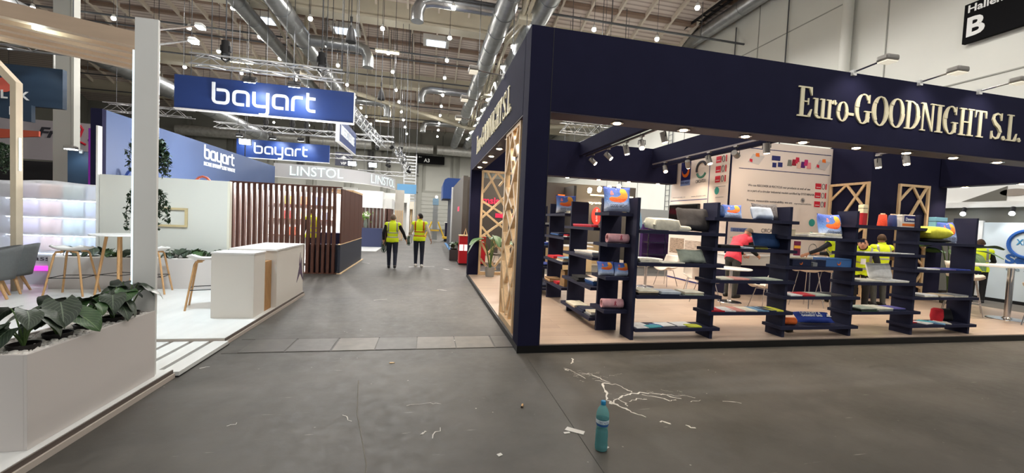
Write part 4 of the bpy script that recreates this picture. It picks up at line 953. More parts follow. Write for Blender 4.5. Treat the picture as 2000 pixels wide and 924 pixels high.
for k, s in enumerate(('LAUNDRY &', 'GARMENT BAG')):
    q = text_mb(s, .34, .035, (-.24, -.066+.003*k, .115-.05*k), (1, 0, 0), (0, -.2, 1), th=.002, bold=.03); q.build('printed_text', WHITE, o)
q = MB().poly([(.16, .06), (.24, .06), (.2, .12)], (0, -.07, 0), (1, 0, 0), (0, 0, 1), .002); q.build('printed_mark', WHITE, o)
t = thing('power_adapter', 'small black power adapter on the floor below the third bay', 'adapter', (5.6, 5.22, FZ), .2)
B(-.09, .09, -.05, .05, 0, .05).build('adapter_body', BLACK, t, bevel=.01); MB().path([(-.09, 0, .02), (-.16, .03, .008), (-.24, -.03, .006), (-.3, .01, .006), (-.36, -.02, .006)], .005, 5).build('cable', BLACK, t)
# bay 4
b = 3
def spool(label, loc, m, cap):
    t = thing('thread_cone', label, 'thread cone', loc)
    MB().lathe([(.062, 0), (.064, .015), (.05, .175), (.044, .185)], 18).build('thread', m, t, smooth=True); MB().lathe([(.03, .185), (.028, .205), (.012, .205)], 12).build('cone_tip', cap, t, smooth=True)
carton('white and red thread package on the fourth bay top', (6.68, 5.04, zt(b, 0)), .085, .08, .32, mat('card_cream', (230, 216, 180), .6), 0, 'thread_box', lambda t: B(-.0435, .0435, -.041, .041, .001, .19).build('red_sleeve', mat('card_red', (176, 26, 36), .5), t))
spool('orange red thread cone on the fourth bay top', (7.07, 5.03, zt(b, 0)), mat('thread_orange', (230, 76, 44), .6, var=.15, scale=60), mat('cone_card', (220, 190, 160), .6))
spool('dark blue thread cone on the fourth bay top', (7.27, 5.03, zt(b, 0)), mat('thread_navy', (36, 52, 104), .6, var=.15, scale=60), mat('cone_card', (220, 190, 160), .6))
def denface(t):
    B(-.13, .09, -.073, -.071, .09, .185).build('label_panel', INKB, t); text_mb('Devesa', .17, .05, (-.105, -.0735, .105), th=.002, bold=.03).build('printed_text', WHITE, t); B(-.16, .15, -.072, -.071, .02, .06).build('orange_band', ORANGE, t)
carton('white package with dark blue oval label on the fourth bay top', (7.55, 5.03, zt(b, 0)), .34, .14, .2, mat('card_white', (236, 228, 216), .6), -.04, 'fabric_package', denface)
for n, (x, s) in enumerate([(6.7, 'white paper stack left on the fourth bay'), (7.05, 'white paper stack middle on the fourth bay'), (7.4, 'white paper stack right on the fourth bay')]): sheet(s, (x, 5.0, zt(b, 1)), .3, .26, WHITE if n != 1 else 'cream', .03*n, name='paper_stack', cat='paper', th=.012)
pillow('white square cushion sitting on the fourth bay papers', (7.16, 5.05, zt(b, 2)+.035), .44, .26, .14, F['white'], rz=-.08, lean=-.3, wob=.006, name='cushion')
folded('white folded sheets left on the fourth bay', (6.75, 5.02, zt(b, 2)), .46, .28, ['white', 'cream'], 0, lay=.015); folded('cream folded sheets under the white cushion', (7.25, 5.02, zt(b, 2)), .48, .3, ['cream', 'white'], 0, lay=.015)
folded('dark green folded cloth low on the fourth bay', (6.72, 5.0, zt(b, 3)), .32, .28, ['green', 'black', 'sage'], 0, lay=.018); folded('pale striped folded cloth low on the fourth bay', (7.05, 5.0, zt(b, 3)), .32, .28, ['grey', 'sage', 'cream'], .06, lay=.018); folded('blue folded cloth low on the fourth bay', (7.38, 5.04, zt(b, 3)), .3, .26, ['navy', 'lilac'], 0, lay=.02)
# bay 5
b = 4
carton('light blue upright box behind the last moon pillow', (8.38, 5.12, zt(b, 0)), .26, .1, .42, mat('card_sky', (120, 176, 205), .6))
pillow('blue moon-print pillow behind the yellow pillow on the last bay', (8.50, 5.04, zt(b, 0)), .48, .36, .12, MOON, rz=.1, lean=-.2, logo=True)
pillow('yellow pillow case lying on the last bay', (8.02, 4.98, zt(b, 0)+.05), .64, .28, .20, F['yellow'], lay=True, rz=.05, lean=.04)
pillow('black pillow under the yellow pillow case', (8.05, 4.98, zt(b, 0)), .5, .26, .06, F['black'], lay=True, rz=.0, lean=.02)
for n, (x, c, s) in enumerate([(7.95, 'white', 'white leaflet stack on the last bay'), (8.3, 'lilac', 'purple leaflet stack on the last bay'), (8.62, 'royal', 'blue leaflet stack on the last bay')]): sheet(s, (x, 5.0, zt(b, 1)), .32, .26, c, .05, th=.014)
for n, (x, c, s) in enumerate([(7.95, ['cream', 'white'], 'cream folded sheets left on the last bay'), (8.3, ['white', 'beige'], 'white folded sheets middle on the last bay'), (8.62, ['cream', 'grey'], 'cream folded sheets right on the last bay')]): folded(s, (x, 5.0, zt(b, 2)), .32, .27, c, .04, lay=.016)
for n, (x, y, c, s) in enumerate([(7.9, 5.08, 'red', 'small red leaflet low on the last bay'), (8.02, 4.99, 'white', 'white swatch card low on the last bay'), (8.16, 5.05, 'teal', 'teal swatch card low on the last bay'), (8.3, 4.97, 'ltblue', 'light blue swatch card low on the last bay'), (8.45, 5.0, 'cream', 'cream swatch card low on the last bay')]): sheet(s, (x, y, zt(b, 3)), .22, .18, c, .2*n, th=.01)
t = thing('rolled_cloth', 'dark red rolled cloth low on the last bay', 'textile', (8.5, 5.1, zt(b, 3)), .4); MB().lathe([(.07, 0), (.085, .08), (.075, .2), (.05, .22)], 14).build('roll', F['red'], t, smooth=True)
pillow('black bundle behind the dark red roll on the last bay', (8.7, 5.1, zt(b, 3)), .3, .22, .12, F['black'], rz=-.1, lean=-.3, name='bundle')
# ================================================================== FURNITURE BUILDERS
SHELL = mat('shell_white', (232, 222, 210), .4)
def shell_mesh(wd=.44, seat=.45, back=.40, dep=.42, curl=.07, n=10):
    pts = [(dep/2+.02, seat-.03), (dep/2-.03, seat), (0, seat-.02), (-dep/2+.06, seat-.01), (-dep/2-.01, seat+.06), (-dep/2-.05, seat+.18), (-dep/2-.09, seat+back*.75), (-dep/2-.12, seat+back)]
    def f(u, v):
        k = v*(len(pts)-1); i = min(int(k), len(pts)-2); t = k-i; y = pts[i][0]*(1-t)+pts[i+1][0]*t; z = pts[i][1]*(1-t)+pts[i+1][1]*t
        a = 2*u-1; w = wd/2*(1-.12*abs(2*v-1)**3); lift = curl*abs(a)**2.5*(1 if v < .5 else .2); fwd = curl*1.1*abs(a)**2.5*(0 if v < .4 else min(1, (v-.4)*3))
        return Vector((a*w, y+fwd, z+lift))
    return MB().grid(f, n, 14)
def shell_chair(name, label, loc, rz, group=None, seat=.45, bar=False, legm=CHROME):
    t = thing(name, label, 'chair' if not bar else 'bar stool', loc, rz, group)
    shell_mesh(seat=seat, back=.36 if not bar else .32).build('seat_shell', SHELL, t, smooth=True, solid=.012)
    fx = .22 if bar else .21
    for sx in (-1, 1):
        for sy in (-1, 1): MB().tube((sx*.12, sy*.12-.02, seat-.02), (sx*fx, sy*.21-.02, 0), .009, 6).build('leg', legm, t)
    if bar:
        z = .28; q = fx-.03
        MB().path([(-q, -.2, z), (q, -.2, z), (q, .16, z), (-q, .16, z)], .007, 5, True).build('footrest', legm, t)
    else: MB().path([(-.12, .1, seat-.03), (.12, .1, seat-.03), (.12, -.14, seat-.03), (-.12, -.14, seat-.03)], .008, 5, True).build('seat_frame', legm, t)
    return t
def round_table(label, loc, r=.4, h=.74, m=WHITEG):
    t = thing('round_table', label, 'table', loc)
    MB().lathe([(r-.01, h-.025), (r, h-.015), (r, h-.004), (r-.008, h)], 28).build('table_top', m, t, smooth=True)
    MB().tube((0, 0, .02), (0, 0, h-.025), .035, 12).build('stem', CHROME, t, smooth=True); MB().lathe([(.24, 0), (.23, .012), (.05, .025), (.035, .05)], 24).build('base', CHROME, t, smooth=True)
    return t
def wood_stool(label, loc, rz, group=None, h=.76, seatm=WHITEG):
    t = thing('bar_stool', label, 'bar stool', loc, rz, group)
    def f(u, v):
        a, b = 2*u-1, 2*v-1; rr = .235; x = a*math.sqrt(max(0, 1-b*b/2))*rr*1.12; y = b*math.sqrt(max(0, 1-a*a/2))*rr*.9
        return Vector((x, y, h-.005+.05*a*a*abs(a)-.03*(1-b*b)*.3+.035*max(0, -b)**2))
    MB().grid(f, 12, 10).build('seat_shell', seatm, t, smooth=True, solid=.022)
    for sx in (-1, 1):
        for sy in (-1, 1): MB().path([(sx*.06, sy*.10, h-.035), (sx*.135, sy*.13, h-.045), (sx*.15, sy*.14, h-.08), (sx*.25, sy*.22, 0)], .018, 8, taper=.014).build('leg', OAK, t, smooth=True)
    z = .30; q, y = .212, .19
    for a, b in (((-q, -y), (q, -y)), ((q, -y), (.1, 0)), ((q, y), (-q, y)), ((-q, y), (-q, -y)), ((q, y), (q, -y))): MB().tube((a[0], a[1], z), (b[0], b[1], z), .007, 5).build('footrest', BLACK, t)
    return t
def grey_tub(label, loc, rz, group=None):
    GF = mat('tub_grey', (96, 98, 98), .8, var=.06, scale=30)
    t = thing('tub_chair', label, 'chair', loc, rz, group); seat = .46
    def f(u, v):
        a = (u-.5)*2*PI*.72; r = .29+.05*v; top = seat-.16+(.52-.16*abs(math.sin(a*.5))**2)*v
        return Vector((r*math.sin(a), -r*math.cos(a)*(.95)-.04*v, top))
    MB().grid(f, 18, 7).build('backrest', GF, t, smooth=True, solid=.03)
    MB().lathe([(.12, seat-.2), (.26, seat-.14), (.285, seat-.05), (.27, seat), (.2, seat+.015)], 20).build('seat', GF, t, smooth=True)
    for sx in (-1, 1):
        for sy in (-1, 1): MB().tube((sx*.13, sy*.13, seat-.17), (sx*.22, sy*.22, 0), .026, 8, .016).build('leg', OAK, t, smooth=True)
    return t
# navy booth furniture
G1 = 'white shell chairs in the navy booth'
round_table('white round table with chrome stem behind the corner shelf', (5.55, 9.35, FZ))
shell_chair('shell_chair', 'white shell chair beside the spool poster seen over the middle shelf', (6.25, 9.55, FZ), 1.9, G1)
shell_chair('shell_chair', 'white shell chair left of the far round table in the navy booth', (4.95, 9.6, FZ), -1.6, G1)
round_table('white round table with chrome stem in front of the white counter', (6.45, 7.45, FZ))
shell_chair('shell_chair', 'white shell chair turned away in front of the round table', (6.62, 6.72, FZ), .15, G1)
shell_chair('shell_chair', 'white shell chair left of the nearer round table in the navy booth', (5.75, 7.3, FZ), -1.4, G1)
shell_chair('shell_chair', 'white shell chair behind the nearer round table in the navy booth', (6.0, 8.05, FZ), 2.6, G1)
shell_chair('bar_chair', 'white shell bar stool at the counter, left of two', (7.93, 7.0, FZ), .1, 'bar stools at the counter', .76, True)
shell_chair('bar_chair', 'white shell bar stool at the counter, right of two', (8.55, 7.0, FZ), -.05, 'bar stools at the counter', .76, True)
t = thing('reception_counter', 'white topped counter with navy front under the printed wall', 'counter', (7.2, 8.3, FZ))
B(7.1, 10.5, 8.28, 8.75, FZ+.72, 1.04).build('counter_band', WHITE, t, world=True); B(7.12, 10.48, 8.32, 8.75, FZ, FZ+.72).build('counter_front', NAVY, t, world=True); B(7.08, 10.52, 8.26, 8.76, 1.04, 1.07).build('counter_top', WHITEG, t, world=True)
t = thing('leaflet_stand', 'small purple leaflet in an upright stand on the counter', 'leaflet', (9.1, 8.35, 1.07)); B(-.1, .1, 0, .01, .02, .38).build('leaflet', mat('leaflet_purple', (120, 32, 78), .5), t); B(-.095, .095, -.003, 0, .2, .27).build('yellow_band', YEL, t); B(-.1, .1, -.05, .05, 0, .02).build('stand_foot', WHITEG, t)
t = thing('high_table', 'white high table with chrome stem at the right edge', 'table', (11.55, 5.8, FZ)); B(-.75, 1.1, -.3, .35, 1.06, 1.1).build('table_top', WHITEG, t, bevel=.006)
MB().tube((0, 0, .02), (0, 0, 1.06), .05, 14).build('stem', CHROME, t, smooth=True); MB().lathe([(.3, 0), (.29, .012), (.08, .02), (.05, .05)], 24).build('base', CHROME, t, smooth=True)
shell_chair('bar_chair', 'white shell bar stool behind the high table at the right edge', (11.55, 6.5, FZ), PI, 'bar stools at the high table', .76, True)
shell_chair('bar_chair', 'white shell bar stool at the left end of the high table', (10.95, 6.15, FZ), -1.5, 'bar stools at the high table', .76, True)
shell_chair('bar_chair', 'white shell bar stool cut off by the right picture edge', (11.35, 5.25, FZ), .3, 'bar stools at the high table', .76, True)

# ================================================================== PEOPLE
import numpy as np
SKIN = mat('skin', (206, 152, 124), .55, var=.05, scale=20); EYE = mat('eye_dark', (30, 24, 22), .3); LIP = mat('lip', (168, 96, 86), .5)
HIVIS = mat('hi_vis_yellow', (226, 246, 40), .65, emit=.08); REFL = mat('reflective_grey', (172, 172, 164), .4, .2); HIRED = mat('hi_vis_red', (236, 66, 86), .65); REDB = mat('red_band', (196, 74, 40), .5)
def person(label, loc, rz, H=1.72, J={}, head_yaw=0, head_pitch=0, top=None, vest=None, legs=None, shoes=None, hair=None, stripe=REFL, hairline=.0, bald=False):
    k = H/1.72
    P = dict(pelvis=(0, 0, .95), waist=(0, .0, 1.12), chest=(0, 0, 1.30), neck=(0, -.01, 1.47), head=(0, .02, 1.60),
             ls=(-.18, 0, 1.41), le=(-.24, -.02, 1.13), lw=(-.25, .06, .88), rs=(.18, 0, 1.41), re=(.24, -.02, 1.13), rw=(.25, .06, .88),
             lh=(-.09, 0, .92), lk=(-.1, .02, .50), la=(-.1, -.02, .085), rh=(.09, 0, .92), rk=(.1, .02, .50), ra=(.1, -.02, .085))
    P.update(J); P = {a: Vector(b)*k for a, b in P.items()}
    root = thing('person', label, 'person', loc, rz)
    m = MB(); bones = []
    def cap(reg, a, b, r0, r1):
        a, b = P[a] if isinstance(a, str) else Vector(a), P[b] if isinstance(b, str) else Vector(b); r0 *= k; r1 *= k
        m.tube(a, b, r0, 12, r1); m.sph(a, r0, 12, 8); m.sph(b, r1, 12, 8); bones.append((reg, a, b, r0, r1))
    def ell(c, r, M): 
        n = MB().sph((0, 0, 0), tuple(q*k for q in r), 16, 10); m.merge(n, Matrix.Translation(c) @ M.to_4x4())
    ax = (P['neck']-P['pelvis']).normalized(); rt = (P['rs']-P['ls']).normalized(); fw_ = ax.cross(rt).normalized(); rt2 = fw_.cross(ax)
    TM = Matrix((rt2, fw_, ax)).transposed()
    ell(P['pelvis'], (.165, .115, .15), TM); ell(P['waist'], (.15, .108, .18), TM); ell(P['chest'], (.18, .12, .2), TM); ell((P['ls']+P['rs'])/2-ax*.02*k, (.2, .085, .09), TM)
    bones += [('torso', P['pelvis'], P['neck']-ax*.05*k, .15*k, .15*k), ('torso', P['ls'], P['rs'], .07*k, .07*k)]
    cap('neck', 'neck', 'head', .056, .056)
    for s in 'lr':
        cap('arm', s+'s', s+'e', .055, .044); cap('arm', s+'e', s+'w', .042, .03); cap('leg', s+'h', s+'k', .088, .062); cap('leg', s+'k', s+'a', .06, .042)
        # foot
        a = P[s+'a']; kn = P[s+'k']; d = Vector((0, 1, 0)); tip = a+d*.15*k; z = max(a.z-.045*k, .04*k); cap('foot', (a.x, a.y-.04*k, z), (tip.x, tip.y, z-.004), .04, .036)
        # hand: palm, four fingers, thumb
        wv = P[s+'w']; d = (wv-P[s+'e']).normalized(); side = Vector((1, 0, 0)) if s == 'l' else Vector((-1, 0, 0)); side = (side-d*side.dot(d)).normalized(); nrm = d.cross(side)
        pc = wv+d*.05*k; m.merge(MB().sph((0, 0, 0), (.04*k, .018*k, .055*k), 10, 8), Matrix.Translation(pc) @ Matrix((nrm, side, d)).transposed().to_4x4()); bones.append(('hand', wv, wv+d*.17*k, .04*k, .03*k))
        for i, L in enumerate((.068, .078, .074, .058)):
            b0 = pc+d*.045*k+nrm*(.03-.02*i)*k; b1 = b0+d*L*.55*k+side*.008*k; b2 = b1+d*L*.4*k+side*.03*k; m.tube(b0, b1, .0105*k, 8, .0095*k); m.tube(b1, b2, .0095*k, 8, .008*k); m.sph(b1, .0098*k, 8, 6); m.sph(b2, .008*k, 8, 6)
        tb = pc+nrm*.034*k-d*.015*k; t1 = tb+nrm*.03*k+d*.03*k+side*.01*k; t2 = t1+d*.032*k+side*.012*k; m.tube(tb, t1, .0125*k, 8, .011*k); m.tube(t1, t2, .011*k, 8, .009*k); m.sph(t1, .011*k, 8, 6); m.sph(t2, .009*k, 8, 6)
    HM = TM.copy() if (ax.z < .8) else Matrix.Identity(3)
    HM = HM @ Matrix.Rotation(head_yaw, 3, 'Z') @ Matrix.Rotation(head_pitch, 3, 'X')
    hc = P['head']+Vector((0, 0, .02*k))
    def hp(x, y, z): return hc+HM @ Vector((x*k, y*k, z*k))
    ell(hc, (.076, .096, .112), HM); ell(hp(0, .018, -.055), (.058, .07, .068), HM); ell(hp(0, .095, -.015), (.014, .022, .024), HM); ell(hp(0, .092, .012), (.01, .014, .03), HM)
    for sx in (-1, 1): ell(hp(sx*.077, -.005, -.01), (.012, .02, .032), HM)
    bones.append(('head', hp(0, 0, -.04), hp(0, 0, .03), .09*k, .095*k))
    tmp = m.build('body', SKIN, None); md = tmp.modifiers.new('r', 'REMESH'); md.mode = 'VOXEL'; md.voxel_size = .0105; md.use_smooth_shade = True
    sm = tmp.modifiers.new('s', 'SMOOTH'); sm.iterations = 3; sm.factor = .5
    dg = bpy.context.evaluated_depsgraph_get(); me = bpy.data.meshes.new_from_object(tmp.evaluated_get(dg)); bpy.data.objects.remove(tmp)
    body = bpy.data.objects.new('body', me); COL.objects.link(body); body.parent = root; me.materials.clear(); me.materials.append(SKIN)
    n = len(me.vertices); co = np.empty(n*3, np.float32); me.vertices.foreach_get('co', co); co = co.reshape(-1, 3); nr = np.empty(n*3, np.float32); me.vertices.foreach_get('normal', nr); nr = nr.reshape(-1, 3)
    best = np.full(n, 1e9); reg = np.zeros(n, int); names = ['torso', 'neck', 'arm', 'leg', 'foot', 'hand', 'head']
    for rg, a, b, r0, r1 in bones:
        a_, b_ = np.array(a), np.array(b); d = b_-a_; t = np.clip(((co-a_)@d)/max(d@d, 1e-9), 0, 1); dist = np.linalg.norm(co-(a_+t[:, None]*d), axis=1)-(r0+(r1-r0)*t)
        w_ = dist < best; best[w_] = dist[w_]; reg[w_] = names.index(rg)
    sp = (co-np.array(P['pelvis']))@np.array(ax)/k; sxx = (co-np.array(P['pelvis']))@np.array(rt2)/k; fy = (co-np.array(P['pelvis']))@np.array(fw_)/k
    polys = [tuple(p.vertices) for p in me.polygons]
    def cloth(nm, sel, off, mt, par=root):
        fs = [f for f in polys if all(sel[i] for i in f)]
        if not fs: return None
        used = sorted({i for f in fs for i in f}); ix = {v: i for i, v in enumerate(used)}
        mm = bpy.data.meshes.new(nm); mm.from_pydata([tuple(co[i]+nr[i]*off) for i in used], [], [tuple(ix[i] for i in f) for f in fs]); mm.update(); mm.materials.append(mt)
        for p in mm.polygons: p.use_smooth = True
        o = bpy.data.objects.new(nm, mm); COL.objects.link(o); o.parent = par; return o
    T, A, LG, FT, HD, NK = (reg == names.index(q) for q in ('torso', 'arm', 'leg', 'foot', 'head', 'neck'))
    if legs: cloth('trousers', (LG & (co[:, 2] > .07*k)) | (T & (sp < .07)), .010, legs)
    if top: cloth('shirt', A | (T & (sp > -.03)) | (NK & (sp < .56)), .008, top)
    if shoes: cloth('shoe', FT | (LG & (co[:, 2] < .10*k)), .009, shoes)
    if vest:
        arms_in = A & (np.abs(sxx) < .19) & (sp > .36) & (np.abs(fy) < .085)
        vs = (T | arms_in | LG) & (sp > -.10); v = cloth('safety_vest', vs, .021, vest)
        for lo, hi in ((.03, .075), (.17, .215)): cloth('vest_stripe', vs & (sp > lo) & (sp < hi), .0235, stripe, v)
        for sg in (-1, 1): cloth('vest_stripe', vs & (sp > .215) & (np.abs(sxx*sg-.12) < .024), .0235, stripe, v)
    if hair:
        hl = (co-np.array(hc))@np.array(HM)/k
        sel = HD & ((hl[:, 2] > .05+hairline+.35*np.maximum(hl[:, 1], 0)) | ((hl[:, 1] < -.015) & (hl[:, 2] > -.045)) | ((np.abs(hl[:, 0]) > .06) & (hl[:, 1] < .03) & (hl[:, 2] > .01)))
        if bald: sel = HD & (((hl[:, 1] < .0) & (hl[:, 2] > -.05) & (hl[:, 2] < .06)) | ((hl[:, 1] < -.02) & (hl[:, 2] > -.05)))
        cloth('hair', sel, .009, hair)
    for sx in (-1, 1):
        MB().sph(hp(sx*.031, .083, .01), .011*k, 8, 6).build('eye', EYE, root); MB().tube(hp(sx*.018, .092, .032), hp(sx*.046, .082, .032), .005*k, 5).build('eyebrow', hair or EYE, root)
    MB().tube(hp(-.022, .088, -.062), hp(.022, .088, -.062), .006*k, 5).build('mouth', LIP, root)
    return root
JEANS = mat('dark_jeans', (34, 40, 56), .8, var=.2, scale=30); BLKS = mat('black_shirt', (24, 24, 27), .8); WHTS = mat('white_shirt', (222, 218, 210), .8, var=.05, scale=8); GRYT = mat('grey_trousers', (62, 64, 62), .8, var=.1, scale=20); SNK = mat('white_shoe', (225, 222, 216), .6); BSH = mat('black_shoe', (26, 26, 28), .5)
HGREY = mat('hair_grey', (120, 106, 92), .8, var=.2, scale=60); HBLK = mat('hair_black', (26, 22, 20), .7); HBR = mat('hair_brown', (78, 58, 44), .8, var=.2, scale=60)
person('man in yellow safety vest and black shirt walking away down the aisle', (-1.02, 12.93, 0), .05, 1.66, dict(lh=(-.09, 0, .92), la=(-.09, .1, .085), lk=(-.1, .12, .5), ra=(.1, -.22, .12), rk=(.1, -.02, .50), le=(-.27, -.02, 1.13), lw=(-.27, .02, .88), re=(.33, .02, 1.15), rw=(.42, .12, .92)), head_yaw=.15, top=BLKS, vest=HIVIS, legs=JEANS, shoes=BSH, hair=HGREY, hairline=.01)
person('man in yellow vest with red bands, white shirt, turning his head left', (-.22, 13.45, 0), -.05, 1.73, dict(la=(-.1, .1, .085), lk=(-.1, .08, .5), re=(.30, -.02, 1.14), rw=(.36, .06, .90), le=(-.27, .06, 1.13), lw=(-.34, .28, 1.08)), head_yaw=1.1, top=WHTS, vest=HIVIS, legs=JEANS, shoes=SNK, hair=HBLK, stripe=REDB)
CABLE = mat('green_cable', (38, 78, 62), .5)
def cable_bundle(label, p, n=6, h=.34):
    m = MB()
    for i in range(n):
        a = random.uniform(0, PI); w_ = random.uniform(.03, .08); hh = h*random.uniform(.75, 1.05); ox = random.uniform(-.05, .05)
        m.path([(ox+w_*math.sin(t*2*PI/14)*math.cos(a), w_*math.sin(t*2*PI/14)*math.sin(a), -hh/2+hh/2*math.cos(t*2*PI/14)) for t in range(14)], .007, 5, True)
    o = m.build('cable_bundle', CABLE, None, smooth=True); o.location = p; tag(o, label, 'cable')
cable_bundle('green cable bundle held by the man with black sleeves', (-1.28, 12.98, .80)); cable_bundle('green cable bundle held by the man in white shirt', (-.56, 13.72, .98))
o = MB().path([(-1.28, 12.99, .78), (-1.1, 13.2, .72), (-.85, 13.4, .86), (-.62, 13.6, .98), (-.56, 13.72, 1.0)], .012, 6).build('cable', mat('pale_cable', (190, 185, 170), .5), None, smooth=True); tag(o, 'pale cable strung between the two walking men', 'cable')
# people in the navy booth
person('man in bright red vest leaning over the white counter', (6.95, 8.0, FZ), -1.4, 1.74, dict(waist=(0, .07, 1.13), chest=(0, .2, 1.26), neck=(0, .34, 1.38), head=(0, .45, 1.47), ls=(-.18, .27, 1.33), rs=(.18, .27, 1.33), le=(-.2, .36, 1.08), lw=(-.18, .55, .98), re=(.2, .36, 1.08), rw=(.18, .55, .98)), head_pitch=-.2, top=BLKS, vest=HIRED, legs=GRYT, shoes=BSH, hair=HGREY, stripe=HIRED, hairline=.005)
person('man in yellow vest with name badge facing the shelves', (8.75, 6.55, FZ), PI-.85, 1.62, dict(waist=(0, .05, 1.12), chest=(0, .14, 1.26), neck=(0, .22, 1.37), head=(.02, .30, 1.46), ls=(-.18, .18, 1.31), rs=(.18, .18, 1.33), le=(-.25, .2, 1.05), lw=(-.25, .32, .84), re=(.28, .2, 1.06), rw=(.26, .3, .84)), head_yaw=-.1, top=BLKS, vest=HIVIS, legs=BLKS, shoes=BSH, hair=HBR, hairline=.02)
person('man in yellow vest seen from behind beside the badge wearer', (10.02, 7.1, FZ), -.35, 1.6, dict(re=(.3, .05, 1.16), rw=(.2, .28, 1.14)), head_yaw=-.3, top=mat('brown_shirt', (120, 92, 74), .8), vest=HIVIS, legs=GRYT, shoes=BSH, hair=HBR)
person('man in yellow vest and dark jacket reaching onto the counter', (9.25, 7.45, FZ), .55, 1.70, dict(waist=(0, .03, 1.12), chest=(0, .1, 1.29), neck=(0, .16, 1.45), head=(0, .22, 1.57), ls=(-.18, .12, 1.38), rs=(.18, .12, 1.38), le=(-.34, .28, 1.22), lw=(-.36, .5, 1.10), re=(.22, .2, 1.12), rw=(.2, .4, 1.1)), top=mat('dark_jacket', (38, 40, 50), .7), vest=HIVIS, legs=JEANS, shoes=BSH, hair=HBR)
person('man in yellow vest and black sleeves beyond the booth at the far right', (14.6, 7.95, 0), -1.0, 1.70, dict(re=(.26, .05, 1.14), rw=(.2, .25, 1.05)), head_pitch=-.2, top=BLKS, vest=HIVIS, legs=BLKS, shoes=BSH, hair=HBR)
t = thing('name_badge', 'white name badge on the chest of the vest wearer', 'badge', (8.585, 6.395, 1.15), PI-.85); B(-.04, .04, .0, .004, -.07, .05).build('badge_card', WHITE, t); MB().path([(-.02, .0, .05), (-.05, -.02, .2), (-.06, -.06, .3)], .004, 4).build('lanyard', BLACK, t)

# ================================================================== PLANTS
def leaf_mat(name, dark, vein, k=7):
    m = bpy.data.materials.new(name); m.use_nodes = True; nt = m.node_tree; b = nt.nodes['Principled BSDF']; N = nt.nodes.new; L = nt.links.new
    uv = N('ShaderNodeUVMap'); uv.uv_map = 'UVMap'; s = N('ShaderNodeSeparateXYZ'); L(uv.outputs[0], s.inputs[0])
    ab = N('ShaderNodeMath'); ab.operation = 'ABSOLUTE'; L(s.outputs[0], ab.inputs[0])
    mid = N('ShaderNodeMath'); mid.operation = 'LESS_THAN'; mid.inputs[1].default_value = .04; L(ab.outputs[0], mid.inputs[0])
    a = N('ShaderNodeMath'); a.operation = 'MULTIPLY'; a.inputs[1].default_value = .55; L(ab.outputs[0], a.inputs[0])
    d = N('ShaderNodeMath'); d.operation = 'SUBTRACT'; L(s.outputs[1], d.inputs[0]); L(a.outputs[0], d.inputs[1])
    mu = N('ShaderNodeMath'); mu.operation = 'MULTIPLY'; mu.inputs[1].default_value = k; L(d.outputs[0], mu.inputs[0])
    fr = N('ShaderNodeMath'); fr.operation = 'FRACT'; L(mu.outputs[0], fr.inputs[0]); lt = N('ShaderNodeMath'); lt.operation = 'LESS_THAN'; lt.inputs[1].default_value = .075; L(fr.outputs[0], lt.inputs[0])
    mx = N('ShaderNodeMath'); mx.operation = 'MAXIMUM'; L(mid.outputs[0], mx.inputs[0]); L(lt.outputs[0], mx.inputs[1])
    n = N('ShaderNodeTexNoise'); n.inputs['Scale'].default_value = 7; r = N('ShaderNodeValToRGB'); r.color_ramp.elements[0].color = tuple(v*.7 for v in lin(dark))+(1,); r.color_ramp.elements[1].color = tuple(v*1.3 for v in lin(dark))+(1,); L(n.outputs['Fac'], r.inputs[0])
    mc = N('ShaderNodeMixRGB'); L(mx.outputs[0], mc.inputs[0]); L(r.outputs[0], mc.inputs[1]); mc.inputs[2].default_value = lin(vein)+(1,); L(mc.outputs[0], b.inputs['Base Color']); b.inputs['Roughness'].default_value = .42
    return m
def heart_leaf(L=.2, W=.15, droop=.5, wave=.012, seed=0, banana=False):
    """leaf from its stalk joint at the origin, running along +Y, folded on the midrib, tip drooping"""
    nv, nu = 12, 6; m = MB(); uvs = []
    def f(u, v):
        a = 2*u-1; t = v
        if banana: wd = W/2*math.sin(PI*min(1, t*.93+.04))**.6
        else: wd = W/2*(1.0-.0)*(math.sin(PI*min(1, (t*.82+.18)))**.75)*(1 if t < .5 else 1-.25*(t-.5))
        y = (t*1.0-.16*(abs(a)**1.6)*(1-t)**2*(0 if banana else 1.6))*L; x = a*wd
        z = abs(x)*.28-droop*L*t*t*.55+wave*math.sin(t*11+abs(a)*3+seed)*abs(a)-abs(a)**2*droop*.02
        return Vector((x, y*(1-.12*droop*t), z))
    m.grid(f, nu, nv); uv = [(2*(i/nu)-1, j/nv) for j in range(nv+1) for i in range(nu+1)]
    return m, uv
def build_leaf(mb_uv, mt, name='leaf'):
    mb, uv = mb_uv; o = mb.build(name, mt, None, smooth=True); me = o.data; l = me.uv_layers.new(name='UVMap')
    for lp in me.loops: l.data[lp.index].uv = uv[lp.vertex_index]
    bpy.data.objects.remove(o)
    return me
LDK = leaf_mat('alocasia_dark', (44, 58, 44), (104, 120, 98)); LGR = leaf_mat('alocasia_green', (52, 84, 46), (112, 138, 92)); LBR = leaf_mat('banana_green', (56, 92, 48), (110, 140, 80), 26)
LM = [build_leaf(heart_leaf(1, .92, d, .03, s), LDK) for s, d in enumerate((.55, .85, 1.15))]; LMG = [build_leaf(heart_leaf(1, .85, d, .03, s+5), LGR) for s, d in enumerate((.5, .8, 1.0))]
LMB = [build_leaf(heart_leaf(1, .42, d, .02, s+9, True), LBR) for s, d in enumerate((.5, .9, 1.3))]
STEMG = mat('stem_green', (86, 112, 62), .5); SOIL = mat('soil', (40, 32, 28), .9, var=.3, scale=30); POT = mat('pot_black', (34, 30, 30), .5)
